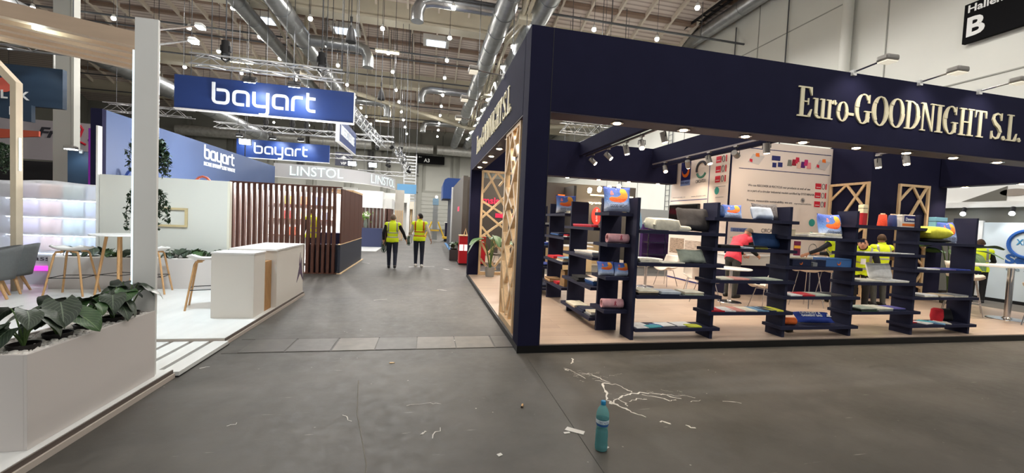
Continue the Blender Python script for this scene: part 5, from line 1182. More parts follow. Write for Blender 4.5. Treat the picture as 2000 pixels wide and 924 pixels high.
def put_leaf(me, parent, p, az, el, s, roll=0):
    o = bpy.data.objects.new('leaf', me); COL.objects.link(o); o.parent = parent; o.location = p
    o.rotation_euler = (Matrix.Rotation(az, 3, 'Z') @ Matrix.Rotation(el, 3, 'X') @ Matrix.Rotation(roll, 3, 'Y')).to_euler(); o.scale = (s, s, s); return o
def alocasia(label, loc, leaves, meshes, r=.075, hs=1.0, seed=0, group=None, size=.2):
    R = random.Random(seed); t = thing('potted_plant', label, 'plant', loc, 0, group)
    MB().lathe([(r*.86, -.06), (r, .03), (r*1.04, .03), (r*1.04, .04), (r*.95, .04), (r*.93, .015), (.001, .015)], 20, cap=False).build('pot_rim', POT, t, smooth=True)
    MB().lathe([(r*.93, .012), (.001, .018)], 16, cap=False).build('soil', SOIL, t)
    for i in range(leaves):
        az = 2*PI*i/leaves+R.uniform(-.4, .4); h = R.uniform(.13, .26)*hs; out = R.uniform(.05, .1)*hs; s = size*R.uniform(.8, 1.15)
        p = Vector((-math.sin(az)*out, math.cos(az)*out, h)); MB().path([(0, 0, .015), (p.x*.25, p.y*.25, h*.45), (p.x*.65, p.y*.65, h*.85), tuple(p)], .006, 5, taper=.004).build('stem', STEMG, t, smooth=True)
        put_leaf(R.choice(meshes), t, p, az, R.uniform(-.7, -.05), s, R.uniform(-.35, .35))
    return t
def banana(label, loc, n, H, potm, seed, potr=.14, poth=.26):
    R = random.Random(seed); t = thing('potted_palm', label, 'plant', loc)
    MB().lathe([(potr*.8, 0), (potr, poth), (potr*.9, poth), (potr*.88, poth-.03), (.001, poth-.03)], 20, cap=False).build('pot', potm, t, smooth=True); MB().lathe([(potr*.8, .001), (.001, .001)], 16, cap=False).build('pot_base', potm, t)
    for i in range(n):
        az = 2*PI*i/n+R.uniform(-.3, .3); h = H*R.uniform(.62, .85); out = R.uniform(.12, .26); p = Vector((-math.sin(az)*out, math.cos(az)*out, h))
        MB().path([(R.uniform(-.03, .03), R.uniform(-.03, .03), poth-.03), (p.x*.2, p.y*.2, h*.4), (p.x*.6, p.y*.6, h*.8), tuple(p)], .014, 6, taper=.008).build('stem', STEMG, t, smooth=True)
        put_leaf(R.choice(LMB), t, p, az, R.uniform(.0, .55), H*.36*R.uniform(.9, 1.15), R.uniform(-.4, .4))
    return t
banana('tall broad-leaved plant in grey pot by the far lattice panel', (1.72, 10.75, FZ), 8, 1.35, mat('pot_grey', (150, 150, 148), .5), 3)
banana('tall broad-leaved plant beside the navy cabin behind the last shelf bay', (12.55, 7.35, FZ), 9, 1.9, mat('pot_dark', (60, 60, 60), .5), 4, .17, .3)
# ================================================================== WHITE BOOTH on the left
PZ = .08
LAMW = mat('white_laminate', (226, 228, 226), .32, var=.05, scale=2, stretch=(3, .5, 1))
plat = thing('booth_platform', 'white laminate floor platform of the white booth with beige edge strip', 'platform', (-2.3, 5.35, 0))
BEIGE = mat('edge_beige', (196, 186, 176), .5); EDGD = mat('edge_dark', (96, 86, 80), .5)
for a in [(-3.25, -2.31, 5.35, 8.47), (-11, -3.25, 1.0, 8.95), (-3.25, -2.31, 1.0, 4.33)]: B(*a, .0, PZ-.006).build('deck_board', BEIGE, plat, world=True); B(*a, PZ-.006, PZ).build('deck_surface', LAMW, plat, world=True)
for y0, y1 in ((1.0, 4.33), (5.35, 8.47)):
    B(-2.312, -2.285, y0, y1, 0, .042).build('edge_strip', BEIGE, plat, world=True); B(-2.312, -2.30, y0, y1, .042, PZ-.004).build('edge_dark_band', EDGD, plat, world=True)  # beige lower strip, dark brown band along the upper edge
for k in range(5): B(-2.42-.205*k, -2.262-.205*k, 4.35, 5.33, .012, .05).build('floor_plank', LAMW, plat, world=True)
B(-3.25, -2.26, 4.34, 5.34, 0, .012).build('under_floor', BLACK, plat, world=True)
# near planter
pt = thing('planter_box', 'long white planter box with pebbles in the left foreground', 'planter', (-2.36, 2.98, PZ))
PX0, PX1, PY0, PY1, PT = -2.74, -2.36, 2.98, 4.17, .68
PLW = mat('planter_white', (208, 202, 198), .5)
for nm, a in [('front_panel', (PX1-.018, PX1, PY0, PY1)), ('rear_panel', (PX0, PX0+.018, PY0, PY1)), ('end_panel', (PX0+.018, PX1-.018, PY0, PY0+.018)), ('end_panel', (PX0+.018, PX1-.018, PY1-.018, PY1))]: B(*a, PZ, PT).build(nm, PLW, pt, world=True, bevel=.002)
B(PX0+.018, PX1-.018, PY0+.018, PY1-.018, PT-.08, PT-.026).build('planter_fill', mat('fill_white', (236, 232, 226), .9), pt, world=True)
R = random.Random(5); m = MB()
for i in range(1100):
    x = R.uniform(PX0+.03, PX1-.03); y = R.uniform(PY0+.03, PY1-.03); s = R.uniform(.010, .019); m.sph((x, y, PT-.03+R.uniform(0, .018)), (s*R.uniform(.8, 1.3), s, s*.75), 6, 4)
o = m.build('pebbles', mat('white_pebble', (240, 236, 230), .6, var=.05, scale=40), pt, world=True, smooth=True); o['kind'] = 'stuff'
for n, (x, y, s) in enumerate([(-2.52, 3.16, 'leafy plant with drooping dark leaves nearest the left edge of the foreground planter'), (-2.53, 3.42, 'biggest dark leafy plant, second in the foreground planter'), (-2.52, 3.66, 'bright green leafy plant, middle of the foreground planter'), (-2.5, 3.88, 'dark leafy plant, fourth in the foreground planter'), (-2.5, 4.06, 'dark leafy plant beside the white post at the planter end')]):
    alocasia(s, (x, y, PT-.022), (8, 10, 10, 9, 8)[n], LMG if n == 2 else LM+[LMG[0]], .075, (1.05, 1.15, .95, 1.05, 1.1)[n], 20+n, 'plants in the foreground planter', (.165, .18, .13, .16, .16)[n])
# post and pergola boards
p = thing('pergola_frame', 'white post with sloped timber-look slats overhead at the left', 'pergola', (-2.45, 4.2, PZ))
B(-2.55, -2.375, 4.19, 4.215, PZ, 3.26).build('post', WHITE, p, world=True); B(-2.572, -2.552, 4.20, 4.215, PZ, 2.98).build('light_strip', mat('strip_cool', (226, 244, 250), .4, emit=.9), p, world=True)
B(-3.82, -3.70, 6.45, 6.57, PZ, 4.05).build('rear_post', WHITE, p, world=True)
TAN = mat('pergola_timber', (196, 172, 148), .6, var=.05, scale=2, stretch=(1, 10, 10)); 
for k in range(5):
    y = 4.30+.245*k; m = MB(); z0, z1 = 3.165, 3.035; x0, x1 = -7.2, -2.53*(y+.02)/4.2; sl = .132
    vs = []
    for yy in (y, y+.095):
        for (x, zt_) in ((x0, 1), (x1, 1), (x1, 0), (x0, 0)): vs.append((x, yy, (z0 if zt_ else z1)+(-2.56-x)*sl))
    m.add(vs, [(0, 1, 2, 3), (7, 6, 5, 4), (0, 4, 5, 1), (1, 5, 6, 2), (2, 6, 7, 3), (3, 7, 4, 0)]); m.build('timber_slat', TAN, p, world=True)
light('pergola_lamp', 'POINT', (-3.45, 4.45, 3.12), 2.2, (.84, 1, .95), .05, parent=p); MB().tube((-3.45, 4.45, 3.14), (-3.45, 4.45, 3.20), .03, 8).build('lamp_bulb', mat('bulb_green', (225, 255, 225), .4, emit=8), p, world=True)
light('pergola_lamp', 'POINT', (-4.6, 5.18, 3.2), 2.2, (.84, 1, .95), .05, parent=p)
# hanging plants
HANG = mat('ivy_leaf', (44, 66, 44), .5, var=.35, scale=30)
def hanging(label, c, r, h, n, seed):
    R = random.Random(seed); t = thing('hanging_plant', label, 'plant', (c[0], c[1], c[2])); m = MB(); st = MB()
    for i in range(26):
        a = R.uniform(0, 2*PI); rr = r*R.uniform(.35, 1); L = h*R.uniform(.45, 1); pts = [(0, 0, 0), (math.cos(a)*rr*.7, math.sin(a)*rr*.7, .03), (math.cos(a)*rr, math.sin(a)*rr, -L*.45), (math.cos(a)*rr*.95, math.sin(a)*rr*.95, -L)]
        st.path(pts, .003, 4)
        for j in range(n//26):
            f = R.uniform(.08, 1)*3; k = min(int(f), 2); q = Vector(pts[k]).lerp(Vector(pts[k+1]), f-k)+Vector((R.uniform(-.03, .03), R.uniform(-.03, .03), R.uniform(-.02, .02)))
            s = R.uniform(.022, .04); M = Matrix.Rotation(R.uniform(0, 6.3), 3, 'Z') @ Matrix.Rotation(R.uniform(-1.2, 1.2), 3, 'X'); m.add([q+M @ Vector(v)*s for v in ((0, -1, 0), (.55, -.1, .15), (0, 1, -.1), (-.55, -.1, .15))], [(0, 1, 2), (0, 2, 3)])
    MB().lathe([(.05, -.08), (.075, .02), (.07, .025)], 14).build('basket', POT, t, smooth=True); st.build('stems', mat('ivy_stem', (60, 74, 44), .6), t)['kind'] = 'stuff'; o = m.build('foliage', HANG, t); o['kind'] = 'stuff'
    MB().tube((0, 0, .02), (0, 0, .18), .004, 4).build('cord', BLACK, t)
hanging('upper trailing ivy hanging behind the white post', (-3.79, 6.5, 2.5), .26, .52, 2000, 1); hanging('lower trailing ivy hanging behind the white post', (-3.79, 6.5, 1.80), .25, .56, 2000, 2); hanging('trailing ivy at the left picture edge behind the timber portal', (-7.5, 8.9, 2.55), .3, .5, 1200, 3)
# back planters and plants
for n, (x0, x1, y0, y1, s) in enumerate([(-6.45, -5.0, 8.52, 8.88, 'white back planter behind the white bar stools'), (-4.96, -3.5, 8.62, 8.92, 'white back planter behind the reception counter')]):
    t = thing('planter_box', s, 'planter', (x0, y0, PZ)); B(x0, x1, y0, y1, PZ, .64).build('planter_body', PLW, t, world=True, bevel=.004); B(x0+.02, x1-.02, y0+.02, y1-.02, .64, .65).build('pebble_bed', mat('white_pebble', (222, 216, 208), .6), t, world=True)
nm = ['leftmost', 'second', 'third', 'fourth', 'fifth', 'sixth', 'seventh', 'eighth', 'rightmost']
for n, x in enumerate((-6.2, -5.9, -5.6, -5.3, -4.7, -4.45, -4.2, -3.95, -3.68)):
    alocasia('small dark leafy plant in the back planters, %s of the row' % nm[n], (x, 8.7 if x < -5 else 8.76, .62), 7, LM if n not in (2, 6) else LMG, .07, .75, 40+n, 'plants in the back planters', .15)
# walls
t = thing('booth_wall', 'plain white back wall of the white booth', 'wall', (-3.8, 8.95, 0)); B(-5.98, -3.86, 8.95, 9.03, PZ, 2.16).build('wall_board', mat('wall_board_white', (214, 214, 206), .6), t, world=True); B(-3.86, -3.82, 8.94, 9.04, PZ, 2.16).build('wall_end', mat('wall_end', (226, 222, 206), .5), t, world=True)  # wall_end is paler and yellower: the lit edge is put into its colour
B(-6.03, -6.0, 8.93, 9.03, PZ, 3.05).build('side_post', WHITE, t, world=True)
fr = thing('picture_frame', 'empty pale wooden picture frame on the white wall', 'frame', (-4.8, 8.93, 1.2))
for a in [(-5.1, -4.54, 1.555, 1.595), (-5.1, -4.54, 1.225, 1.265), (-5.1, -5.06, 1.265, 1.555), (-4.58, -4.54, 1.265, 1.555)]: B(a[0], a[1], 8.915, 8.948, a[2], a[3]).build('frame_bar', mat('frame_wood', (200, 182, 140), .5), fr, world=True)
# stools, high table, chairs
wood_stool('white bar stool with oak legs left of the high table', (-5.72, 8.0, PZ), .12, 'white bar stools')
wood_stool('white bar stool with oak legs right of the post', (-4.72, 8.2, PZ), .25, 'white bar stools')
wood_stool('white bar stool with oak legs tucked behind the reception counter', (-3.3, 7.06, PZ), .35, 'white bar stools')
t = thing('high_table', 'white round high table with oak legs behind the post', 'table', (-5.12, 8.1, PZ)); MB().lathe([(.37, 1.0), (.38, 1.008), (.375, 1.025)], 30).build('table_top', WHITEG, t, smooth=True)
for a in range(4):
    q = a*PI/2+.5; MB().tube((.16*math.cos(q), .16*math.sin(q), 1.0), (.3*math.cos(q), .3*math.sin(q), 0), .022, 8, .017).build('leg', OAK, t, smooth=True); MB().tube((.255*math.cos(q), .255*math.sin(q), .34), (.255*math.cos(q+PI/2), .255*math.sin(q+PI/2), .34), .006, 5).build('footrest', BLACK, t)
grey_tub('grey tub chair with oak legs nearest the left edge', (-6.55, 7.62, PZ), 2.2, 'grey tub chairs'); grey_tub('grey tub chair with oak legs behind the other one', (-6.72, 8.12, PZ), 2.0, 'grey tub chairs')
round_table('low white round table at the left edge beside the grey chairs', (-7.25, 7.3, PZ), .42, .74)
# reception counter
t = thing('reception_counter', 'white two-part reception counter with timber slat inset beside the aisle', 'counter', (-2.4, 6.33, PZ))
CW = mat('counter_white', (228, 224, 216), .45)
B(-2.92, -2.38, 6.33, 6.73, PZ, .985).build('front_block', CW, t, world=True, bevel=.003); B(-2.93, -2.37, 6.32, 6.74, .985, 1.01).build('block_top', WHITEG, t, world=True, bevel=.003)
B(-2.92, -2.31, 7.02, 8.42, PZ, .985).build('rear_block', CW, t, world=True, bevel=.003); B(-2.98, -2.30, 6.98, 8.43, .985, 1.015).build('counter_top', WHITEG, t, world=True, bevel=.003)
B(-2.9, -2.41, 6.74, 7.02, PZ, .84).build('slat_backing', mat('slat_backing', (150, 116, 84), .6), t, world=True)
for k in range(6): B(-2.41, -2.385, 6.75+.046*k, 6.777+.046*k, PZ, .84).build('timber_slat', OAK, t, world=True)
LOGO = mat('logo_mauve', (92, 74, 100), .5)
m = MB(); m.poly([(8.02, .32), (8.18, .62), (8.30, .62), (8.42, .30), (8.22, .47)], (-2.309, 0, 0), (0, 1, 0), (0, 0, 1), .004); m.poly([(8.15, .62), (8.22, .86), (8.2, .62)], (-2.309, 0, 0), (0, 1, 0), (0, 0, 1), .004); m.poly([(8.2, .62), (8.30, .76), (8.3, .6)], (-2.309, 0, 0), (0, 1, 0), (0, 0, 1), .004); m.build('logo_mark', LOGO, t, world=True)
# portal, wrapped light display, navy panel, dark signs, far column
t = thing('timber_portal', 'pale timber-look portal frame with chamfered corner at the left edge', 'portal', (-6.72, 8.3, PZ)); PT_ = mat('portal_timber', (196, 182, 158), .6, var=.06, scale=3)
B(-6.80, -6.72, 8.3, 8.42, PZ, 3.5).build('portal_post', PT_, t, world=True)
MB().poly([(-6.72, 3.5), (-6.72, 3.56), (-7.08, 3.98), (-9, 3.98), (-9, 3.86), (-7.12, 3.86), (-6.80, 3.5)], (0, 8.42, 0), (1, 0, 0), (0, 0, 1), .12).build('portal_arch', PT_, t, world=True)
B(-6.72, -6.708, 8.35, 8.38, 2.1, 2.65).build('light_strip', mat('strip_cool', (226, 244, 250), .4, emit=.9), t, world=True)
dsp = thing('light_display', 'illuminated shelf display wrapped in clear plastic sheet', 'display', (-6.9, 9.3, 0))
B(-7.7, -6.15, 9.5, 9.6, 0, 1.95).build('back_panel', mat('display_white', (225, 228, 232), .5), dsp, world=True)
cols = [(222, 204, 236), (240, 196, 184), (206, 232, 232), (170, 200, 246)]
for k in range(5):
    z = .3+.34*k; B(-7.7, -6.2, 9.25, 9.5, z-.015, z).build('shelf_board', WHITEG, dsp, world=True); B(-7.68, -6.22, 9.3, 9.32, z-.03, z-.015).build('led_strip', mat('led_white', (225, 236, 255), .4, emit=22), dsp, world=True)
    for q in range(4): B(-7.62+.36*q, -7.3+.36*q, 9.44, 9.5, z+.02, z+.28).build('coloured_panel', mat('dsp_%d' % q, cols[q], .5), dsp, world=True)
def plas():
    m = bpy.data.materials.new('plastic_sheet'); m.use_nodes = True; nt = m.node_tree; nt.nodes.remove(nt.nodes['Principled BSDF']); N = nt.nodes.new; L = nt.links.new
    tr = N('ShaderNodeBsdfTransparent'); tl_ = N('ShaderNodeBsdfTranslucent'); df = N('ShaderNodeBsdfGlossy'); df.inputs['Roughness'].default_value = .35; df.inputs['Color'].default_value = (.8, .82, .86, 1)
    for x in (tl_,): x.inputs['Color'].default_value = (.9, .92, .95, 1)
    d2 = N('ShaderNodeBsdfDiffuse'); d2.inputs['Color'].default_value = (.86, .88, .92, 1)
    a1 = N('ShaderNodeMixShader'); a1.inputs[0].default_value = .5; L(tl_.outputs[0], a1.inputs[1]); L(d2.outputs[0], a1.inputs[2])
    a2 = N('ShaderNodeMixShader'); a2.inputs[0].default_value = .12; L(a1.outputs[0], a2.inputs[1]); L(df.outputs[0], a2.inputs[2])
    a3 = N('ShaderNodeMixShader'); a3.inputs[0].default_value = .62; L(tr.outputs[0], a3.inputs[1]); L(a2.outputs[0], a3.inputs[2]); L(a3.outputs[0], nt.nodes['Material Output'].inputs[0]); return m
def psh(u, v):
    x = -7.95+1.95*u; top = 1.98-.02*math.sin(u*9); z = top*(1-v)
    wr = .05*math.sin(u*26+v*2.5)*v+.03*noise.noise(Vector((u*9, v*4, 1)))+.03*math.sin(u*60+v*6)*v*max(0, u-.6)*2
    return Vector((x-(.2*v*(1-u))+.12*v*u, 9.17-.10*v+wr, z))
q = MB().grid(psh, 80, 24).build('plastic_sheet', plas(), None, smooth=True); tag(q, 'clear plastic dust sheet hanging over the lit shelf display', 'plastic sheet')
t = thing('low_wall', 'low white wall with magenta light strip behind the grey chairs', 'wall', (-6.9, 8.9, 0)); B(-8.6, -6.47, 8.95, 9.1, 0, .62).build('wall_board', mat('low_wall', (196, 200, 206), .5), t, world=True); B(-8.6, -6.48, 8.92, 8.95, .34, .42).build('light_strip', mat('magenta_glow', (255, 70, 225), .4, emit=1.3), t, world=True)
letters(text_mb('assess', .5, .06, (-6.98, 8.945, .52), th=.003), 'letter', INK, t)
TEALD = mat('dark_teal_panel', (44, 62, 82), .5)
t = thing('sign_panel', 'dark teal panel with a lamp at its top edge left of the navy wall', 'panel', (-8.2, 11.2, 2.3)); B(-8.18, -7.58, 11.3, 11.4, 0, 2.8).build('panel_board', TEALD, t, world=True); 
armlamp((-7.9, 11.3, 2.8), (-7.9, 11.0, 2.84), 'cool flood lamp over the dark teal panel', e=9, col=COOL, aim=(-7.9, 11.32, 2.2))
t = thing('hanging_sign', 'large dark teal hanging sign with letter K at upper left', 'sign', (-9.3, 12, 3.87)); B(-10.9, -8.79, 12.0, 12.12, 3.87, 4.82).build('sign_board', TEALD, t, world=True); letters(text_mb('K', height=.2, o=(-9.62, 11.99, 4.0), th=.01, bold=.03), 'letter', SIGNW, t); letters(text_mb('L', height=.2, o=(-9.99, 11.99, 4.0), th=.01, bold=.03), 'letter', SIGNW, t)
MB().poly([(-9.93+.17*math.cos(a*PI/12), 4.32+.17*math.sin(a*PI/12)) for a in range(24)], (0, 11.995, 0), (1, 0, 0), (0, 0, 1), .01).build('orange_dot', mat('coral_dot', (236, 110, 92), .5), t, world=True)
for x in (-10.4, -9.0): MB().tube((x, 12.06, 4.82), (x, 12.06, 5.2), .02, 4).build('hanger', WHITE, t, world=True)
t = thing('hanging_sign', 'smaller dark teal sign with letter K below the larger one', 'sign', (-9.3, 11.8, 3.4)); MB().poly([(-11, 3.62), (-9.1, 3.43), (-9.1, 3.82), (-11, 3.82)], (0, 11.7, 0), (1, 0, 0), (0, 0, 1), .1).build('sign_board', TEALD, t, world=True); letters(text_mb('K', height=.19, o=(-9.5, 11.59, 3.56), th=.01, bold=.03), 'letter', SIGNW, t)
light('sign_lamp', 'SPOT', (-9.2, 11.2, 4.95), 22, COOL, .05, spot=1.2, target=(-9.2, 12, 4.2))
t = thing('hall_pillar', 'tall square white hall pillar behind the dark teal signs', 'pillar', (-11.8, 16, 0)); B(-11.98, -11.42, 16, 16.25, 0, 13.7).build('pillar_shaft', mat('pillar_paint', (196, 196, 188), .6), t, world=True); B(-11.49, -11.47, 15.985, 16, 0, 13.7).build('pillar_joint', SEAM, t, world=True)
t = thing('fascia_sign', 'pale grey fascia with partly hidden lettering behind the pillar', 'sign', (-15, 20, 0)); B(-20, -13.3, 20, 20.1, 3.25, 4.85).build('fascia_board', mat('fascia_lilac', (196, 188, 192), .6), t, world=True); letters(text_mb('Fra', .95, .42, (-15.5, 19.99, 4.15), th=.01, bold=.03, shear=.3), 'letter', INK, t)
m = MB(); m.path([(-14.05, 19.98, 4.75), (-13.95, 19.98, 4.6), (-14.05, 19.98, 4.3), (-14.25, 19.98, 4.02), (-14.05, 19.98, 4.08), (-13.85, 19.98, 3.98)], .045, 5); m.build('red_letter', RED, t, world=True); letters(text_mb('e', .28, .22, (-13.78, 19.99, 4.06), th=.01, bold=.03), 'letter', INK, t)
B(-20, -13.3, 20.2, 20.4, 0, 3.2).build('dark_panel', mat('dark_booth', (44, 42, 44), .7), t, world=True)  # solid dark board below the fascia
o = MB().poly([(-12.2, 3.0), (-10.0, 3.28), (-10.0, 3.42), (-12.2, 3.4)], (0, 13, 0), (1, 0, 0), (0, 0, 1), .05).build('orange_awning', mat('coral', (226, 104, 76), .6)); tag(o, 'orange pointed awning edge at the left picture edge', 'awning')
# ================================================================== HANGING SIGNS, TRUSSES
BLUE = mat('sign_blue', (38, 62, 122), .45, var=.04, scale=1); BLUEW = mat('booth_blue', (62, 80, 118), .55, var=.03, scale=1); LWHITE = mat('letter_white', (238, 244, 248), .4, emit=.25)
def bayart(parent, o, u, s, m=LWHITE, th=.02):
    """the rounded lower-case word built from strokes; s = x-height in metres"""
    o, u = Vector(o), Vector(u); w_ = .19; x = 0
    L = {'b': (1.05, [[(0.1, 1.42), (.1, .1), (.95, .1), (.95, .95), (.28, .95)]]), 'a': (1.05, [[(.95, 0), (.95, .95), (.1, .95), (.1, .1), (.72, .1)]]), 'y': (1.05, [[(.1, 1.04), (.1, .1), (.86, .1)], [(.95, 1.04), (.95, -.46), (.42, -.46)]]),
         'r': (.78, [[(.1, 0), (.1, .95), (.72, .95)]]), 't': (.66, [[(.1, 1.32), (.1, .1), (.6, .1)], [(.1, .95), (.6, .95)]])}
    for c in 'bayart':
        wd, ps = L[c]; mb = MB()
        for p in ps:
            q = stroke([(x+a, b) for a, b in p], w_, .26, o, u, (0, 0, 1), th, s); mb.merge(q)
        mb.build('letter', m, parent, world=True); x += wd+.16
    return x*s
def truss(label, a, b, size=.28, step=.4, name='lighting_truss', r=.022):
    a, b = Vector(a), Vector(b); t = thing(name, label, 'truss', a); d = (b-a); L = d.length; d.normalize(); s = d.cross(Vector((0, 0, 1))).normalized()*size/2; h = Vector((0, 0, size/2))
    cs = [s+h, -s+h, s-h, -s-h]
    for c in cs: MB().tube(a+c, b+c, r, 6).build('chord', ALU, t, world=True)
    m = MB(); n = int(L/step)
    for i in range(n):
        p, q = a+d*(i*step), a+d*((i+1)*step)
        for c0, c1 in ((0, 1), (2, 3), (0, 2), (1, 3)):
            c0, c1 = (c0, c1) if i % 2 else (c1, c0); m.tube(p+cs[c0], q+cs[c1], r*.5, 4, cap=False)
    m.build('bracing', ALU, t, world=True)['kind'] = 'stuff'
    for f in (.12, .88): p = a.lerp(b, f); MB().tube(p+Vector((0, 0, size/2)), (p.x, p.y, roofz(p.y)), .012, 4).build('sling', PIPE, t, world=True)
    return t
def hoist(label, p, top=None):
    top = roofz(p[1]); t = thing('chain_hoist', label, 'hoist', p); MB().tube((0, 0, 0), (0, 0, .38), .11, 10).build('motor', SPK, t, smooth=True); MB().box(-.13, .13, -.06, .06, .08, .26).build('motor_case', SPK, t, bevel=.02); MB().tube((0, 0, .38), (0, 0, top-p[2]), .018, 4).build('chain', PIPE, t); MB().path([(-.09, 0, .05), (-.1, 0, -.12), (0, 0, -.2), (.1, 0, -.12), (.09, 0, .05)], .025, 5).build('chain_bag', SPK, t)
COOLG = mat('flood_glow', (232, 246, 255), .4, emit=36)
def flood(label, p, aim, e=120, col=COOL, up=.26, k=1.0):
    t = thing('flood_lamp', label, 'lamp', p); d = (Vector(aim)-Vector(p)).normalized(); s = d.cross(Vector((0, 0, 1))).normalized(); u = s.cross(d); R_ = Matrix((s, d, u)).transposed()
    h = MB().obox((0, 0, 0), (.34*k, .1, .2*k), R_); h.build('lamp_head', SPK, t, bevel=.015); g = MB().obox(d*.055, (.3*k, .02, .16*k), R_); g.build('lamp_glass', COOLG, t); MB().tube((0, 0, 0), (0, 0, up), .02, 5).build('bracket', SPK, t)
    light('flood_light', 'SPOT', Vector(p)+d*.12, e, col, .12, spot=math.radians(95), blend=.9, parent=t, target=aim)
t = thing('hanging_sign', 'large blue hanging sign reading bayart in white', 'sign', (-4.9, 13.8, 4.53)); B(-7.4, -2.42, 13.8, 13.92, 4.53, 5.5).build('sign_board', BLUE, t, world=True); B(-7.41, -2.41, 13.79, 13.93, 4.50, 4.535).build('sign_edge', WHITEG, t, world=True); B(-2.42, -2.405, 13.79, 13.93, 4.5, 5.5).build('sign_edge', WHITEG, t, world=True)
bayart(t, (-6.42, 13.8, 4.74), (1, 0, 0), .45)
for x in (-7, -2.8): MB().tube((x, 13.86, 5.5), (x, 13.86, roofz(13.86)), .01, 4).build('cable', PIPE, t, world=True)
t = thing('hanging_sign', 'farther blue hanging sign reading bayart above the curved grey fascia', 'sign', (-8, 25, 4.5)); B(-10.4, -5.63, 25, 25.12, 4.5, 5.5).build('sign_board', BLUE, t, world=True); B(-10.41, -5.62, 24.98, 25.13, 4.46, 4.505).build('sign_edge', WHITEG, t, world=True); bayart(t, (-9.53, 25, 4.74), (1, 0, 0), .43)
for x in (-10, -6): MB().tube((x, 25.06, 5.5), (x, 25.06, roofz(25.06)), .012, 4).build('cable', PIPE, t, world=True)
t = thing('hanging_sign', 'blue hanging sign seen edge-on reading more effect less waste', 'sign', (-3.5, 19, 4.5)); B(-3.62, -3.5, 17.1, 20.85, 4.5, 5.5).build('sign_board', BLUE, t, world=True); B(-3.63, -3.49, 17.08, 20.87, 4.46, 4.505).build('sign_edge', WHITEG, t, world=True); B(-3.63, -3.49, 17.07, 17.1, 4.46, 5.5).build('sign_edge', WHITEG, t, world=True); letters(text_mb('MORE EFFECT LESS WASTE', 2.9, .4, (-3.5, 17.4, 4.8), (0, 1, 0), th=.02, bold=.02), 'letter', LWHITE, t)
for y in (17.4, 20.5): MB().tube((-3.56, y, 5.5), (-3.56, y, roofz(y)), .012, 4).build('cable', PIPE, t, world=True)
truss('aluminium truss above the large blue sign', (-6.55, 13.0, 5.72), (-2.6, 13.0, 5.72)); 
hoist('black chain hoist at the left of the near truss', (-5.72, 13.0, 5.95)); hoist('black chain hoist at the right of the near truss', (-3.2, 13.0, 5.95))
flood('left flood lamp on the truss shining at the large blue sign', (-5.15, 13.14, 5.38), (-5.15, 13.76, 4.7), 75); flood('right flood lamp on the truss shining at the large blue sign', (-3.97, 13.14, 5.38), (-3.97, 13.76, 4.7), 75)
truss('aluminium truss above the farther blue sign', (-11, 24.0, 5.95), (-2.0, 24.0, 5.95)); 
for n, x in enumerate((-9.9, -8.3, -6.9)): flood('flood lamp on the truss over the farther blue sign, %s' % ('leftmost', 'middle', 'rightmost')[n], (x, 24.14, 5.58), (x, 24.95, 4.9), 90)
for n, x in enumerate((-8.6, -7.3, -6.6, -5.4, -4.6)): hoist('black chain hoist on the far truss, %s' % ('leftmost', 'second', 'third', 'fourth', 'rightmost')[n], (x, 24.0, 6.15))
truss('aluminium truss running along the aisle beyond the edge-on sign', (-3.0, 16.5, 5.6), (-2.6, 24, 5.6)); truss('aluminium truss behind the curved grey fascia', (-6.2, 26.5, 5.1), (-1.7, 26.5, 5.1), .26); truss('aluminium truss slanting down at the end of the curved fascia', (-1.8, 24, 5.4), (-1.3, 29, 4.6), .3); truss('thin truss just above the lettering of the curved fascia', (-4.6, 28.5, 4.45), (-1.4, 28.5, 4.45), .26)
flood('bright warm floodlight above the curved fascia, left one', (-4.6, 26.37, 4.72), (-4.6, 20, 3.2), 60, NEUT, k=1.5); flood('bright warm floodlight above the curved fascia, right one', (-3.4, 26.37, 4.72), (-3.4, 20, 3.2), 60, NEUT, k=1.5)
for n, (x, y, z) in enumerate([(-2.9, 24.1, 5.6), (-2.1, 24.4, 5.75), (-1.7, 25.2, 5.55), (-1.55, 26.5, 5.2), (-2.5, 26.4, 4.9), (-1.3, 27.6, 4.75)]):
    t = thing('stage_light', 'black moving head light under the far trusses, %s' % ('first', 'second', 'third', 'fourth', 'fifth', 'sixth')[n], 'stage light', (x, y, z), n); MB().box(-.12, .12, -.1, .1, .1, .22).build('base', SPK, t); MB().path([(-.12, 0, .1), (-.13, 0, -.12), (.13, 0, -.12), (.12, 0, .1)], .025, 5).build('yoke', SPK, t); MB().tube((0, -.12, -.1), (0, .14, -.2), .1, 10).build('lamp_head', SPK, t, smooth=True)
truss('white truss at upper left under the pergola slats', (-10.4, 11.1, 5.1), (-7.6, 11.1, 5.1), .3)
flood('bright white floodlight at the far end of the blue wall', (-7.42, 18.6, 4.4), (-6.4, 14, 2.6), 50, up=-.66, k=1.3)
for n, (p, q) in enumerate([((-3.7, 6.5, 4.02), (-3.18, 6.5, 4.15)), ((-3.7, 6.5, 3.82), (-3.26, 6.5, 3.94))]):
    armlamp(p, q, ['upper bright arm lamp on the rear post beside the white post', 'lower bright arm lamp on the rear post beside the white post'][n], mt=WHITE, e=260, col=COOL, aim=(-4.4, 7.4, .2), hs=.65)
truss('dim truss behind the white pillar', (-14.5, 22, 6.0), (-11, 22, 6.0), .35); truss('aluminium truss corner seen through the navy booth opening', (6.6, 20, 6.6), (9.4, 20, 6.6), .5); truss('aluminium truss receding behind the navy booth', (9.2, 20.4, 6.3), (8.6, 24, 6.1), .5)
hoist('black chain hoist over the truss behind the navy booth', (8.6, 20, 6.9))
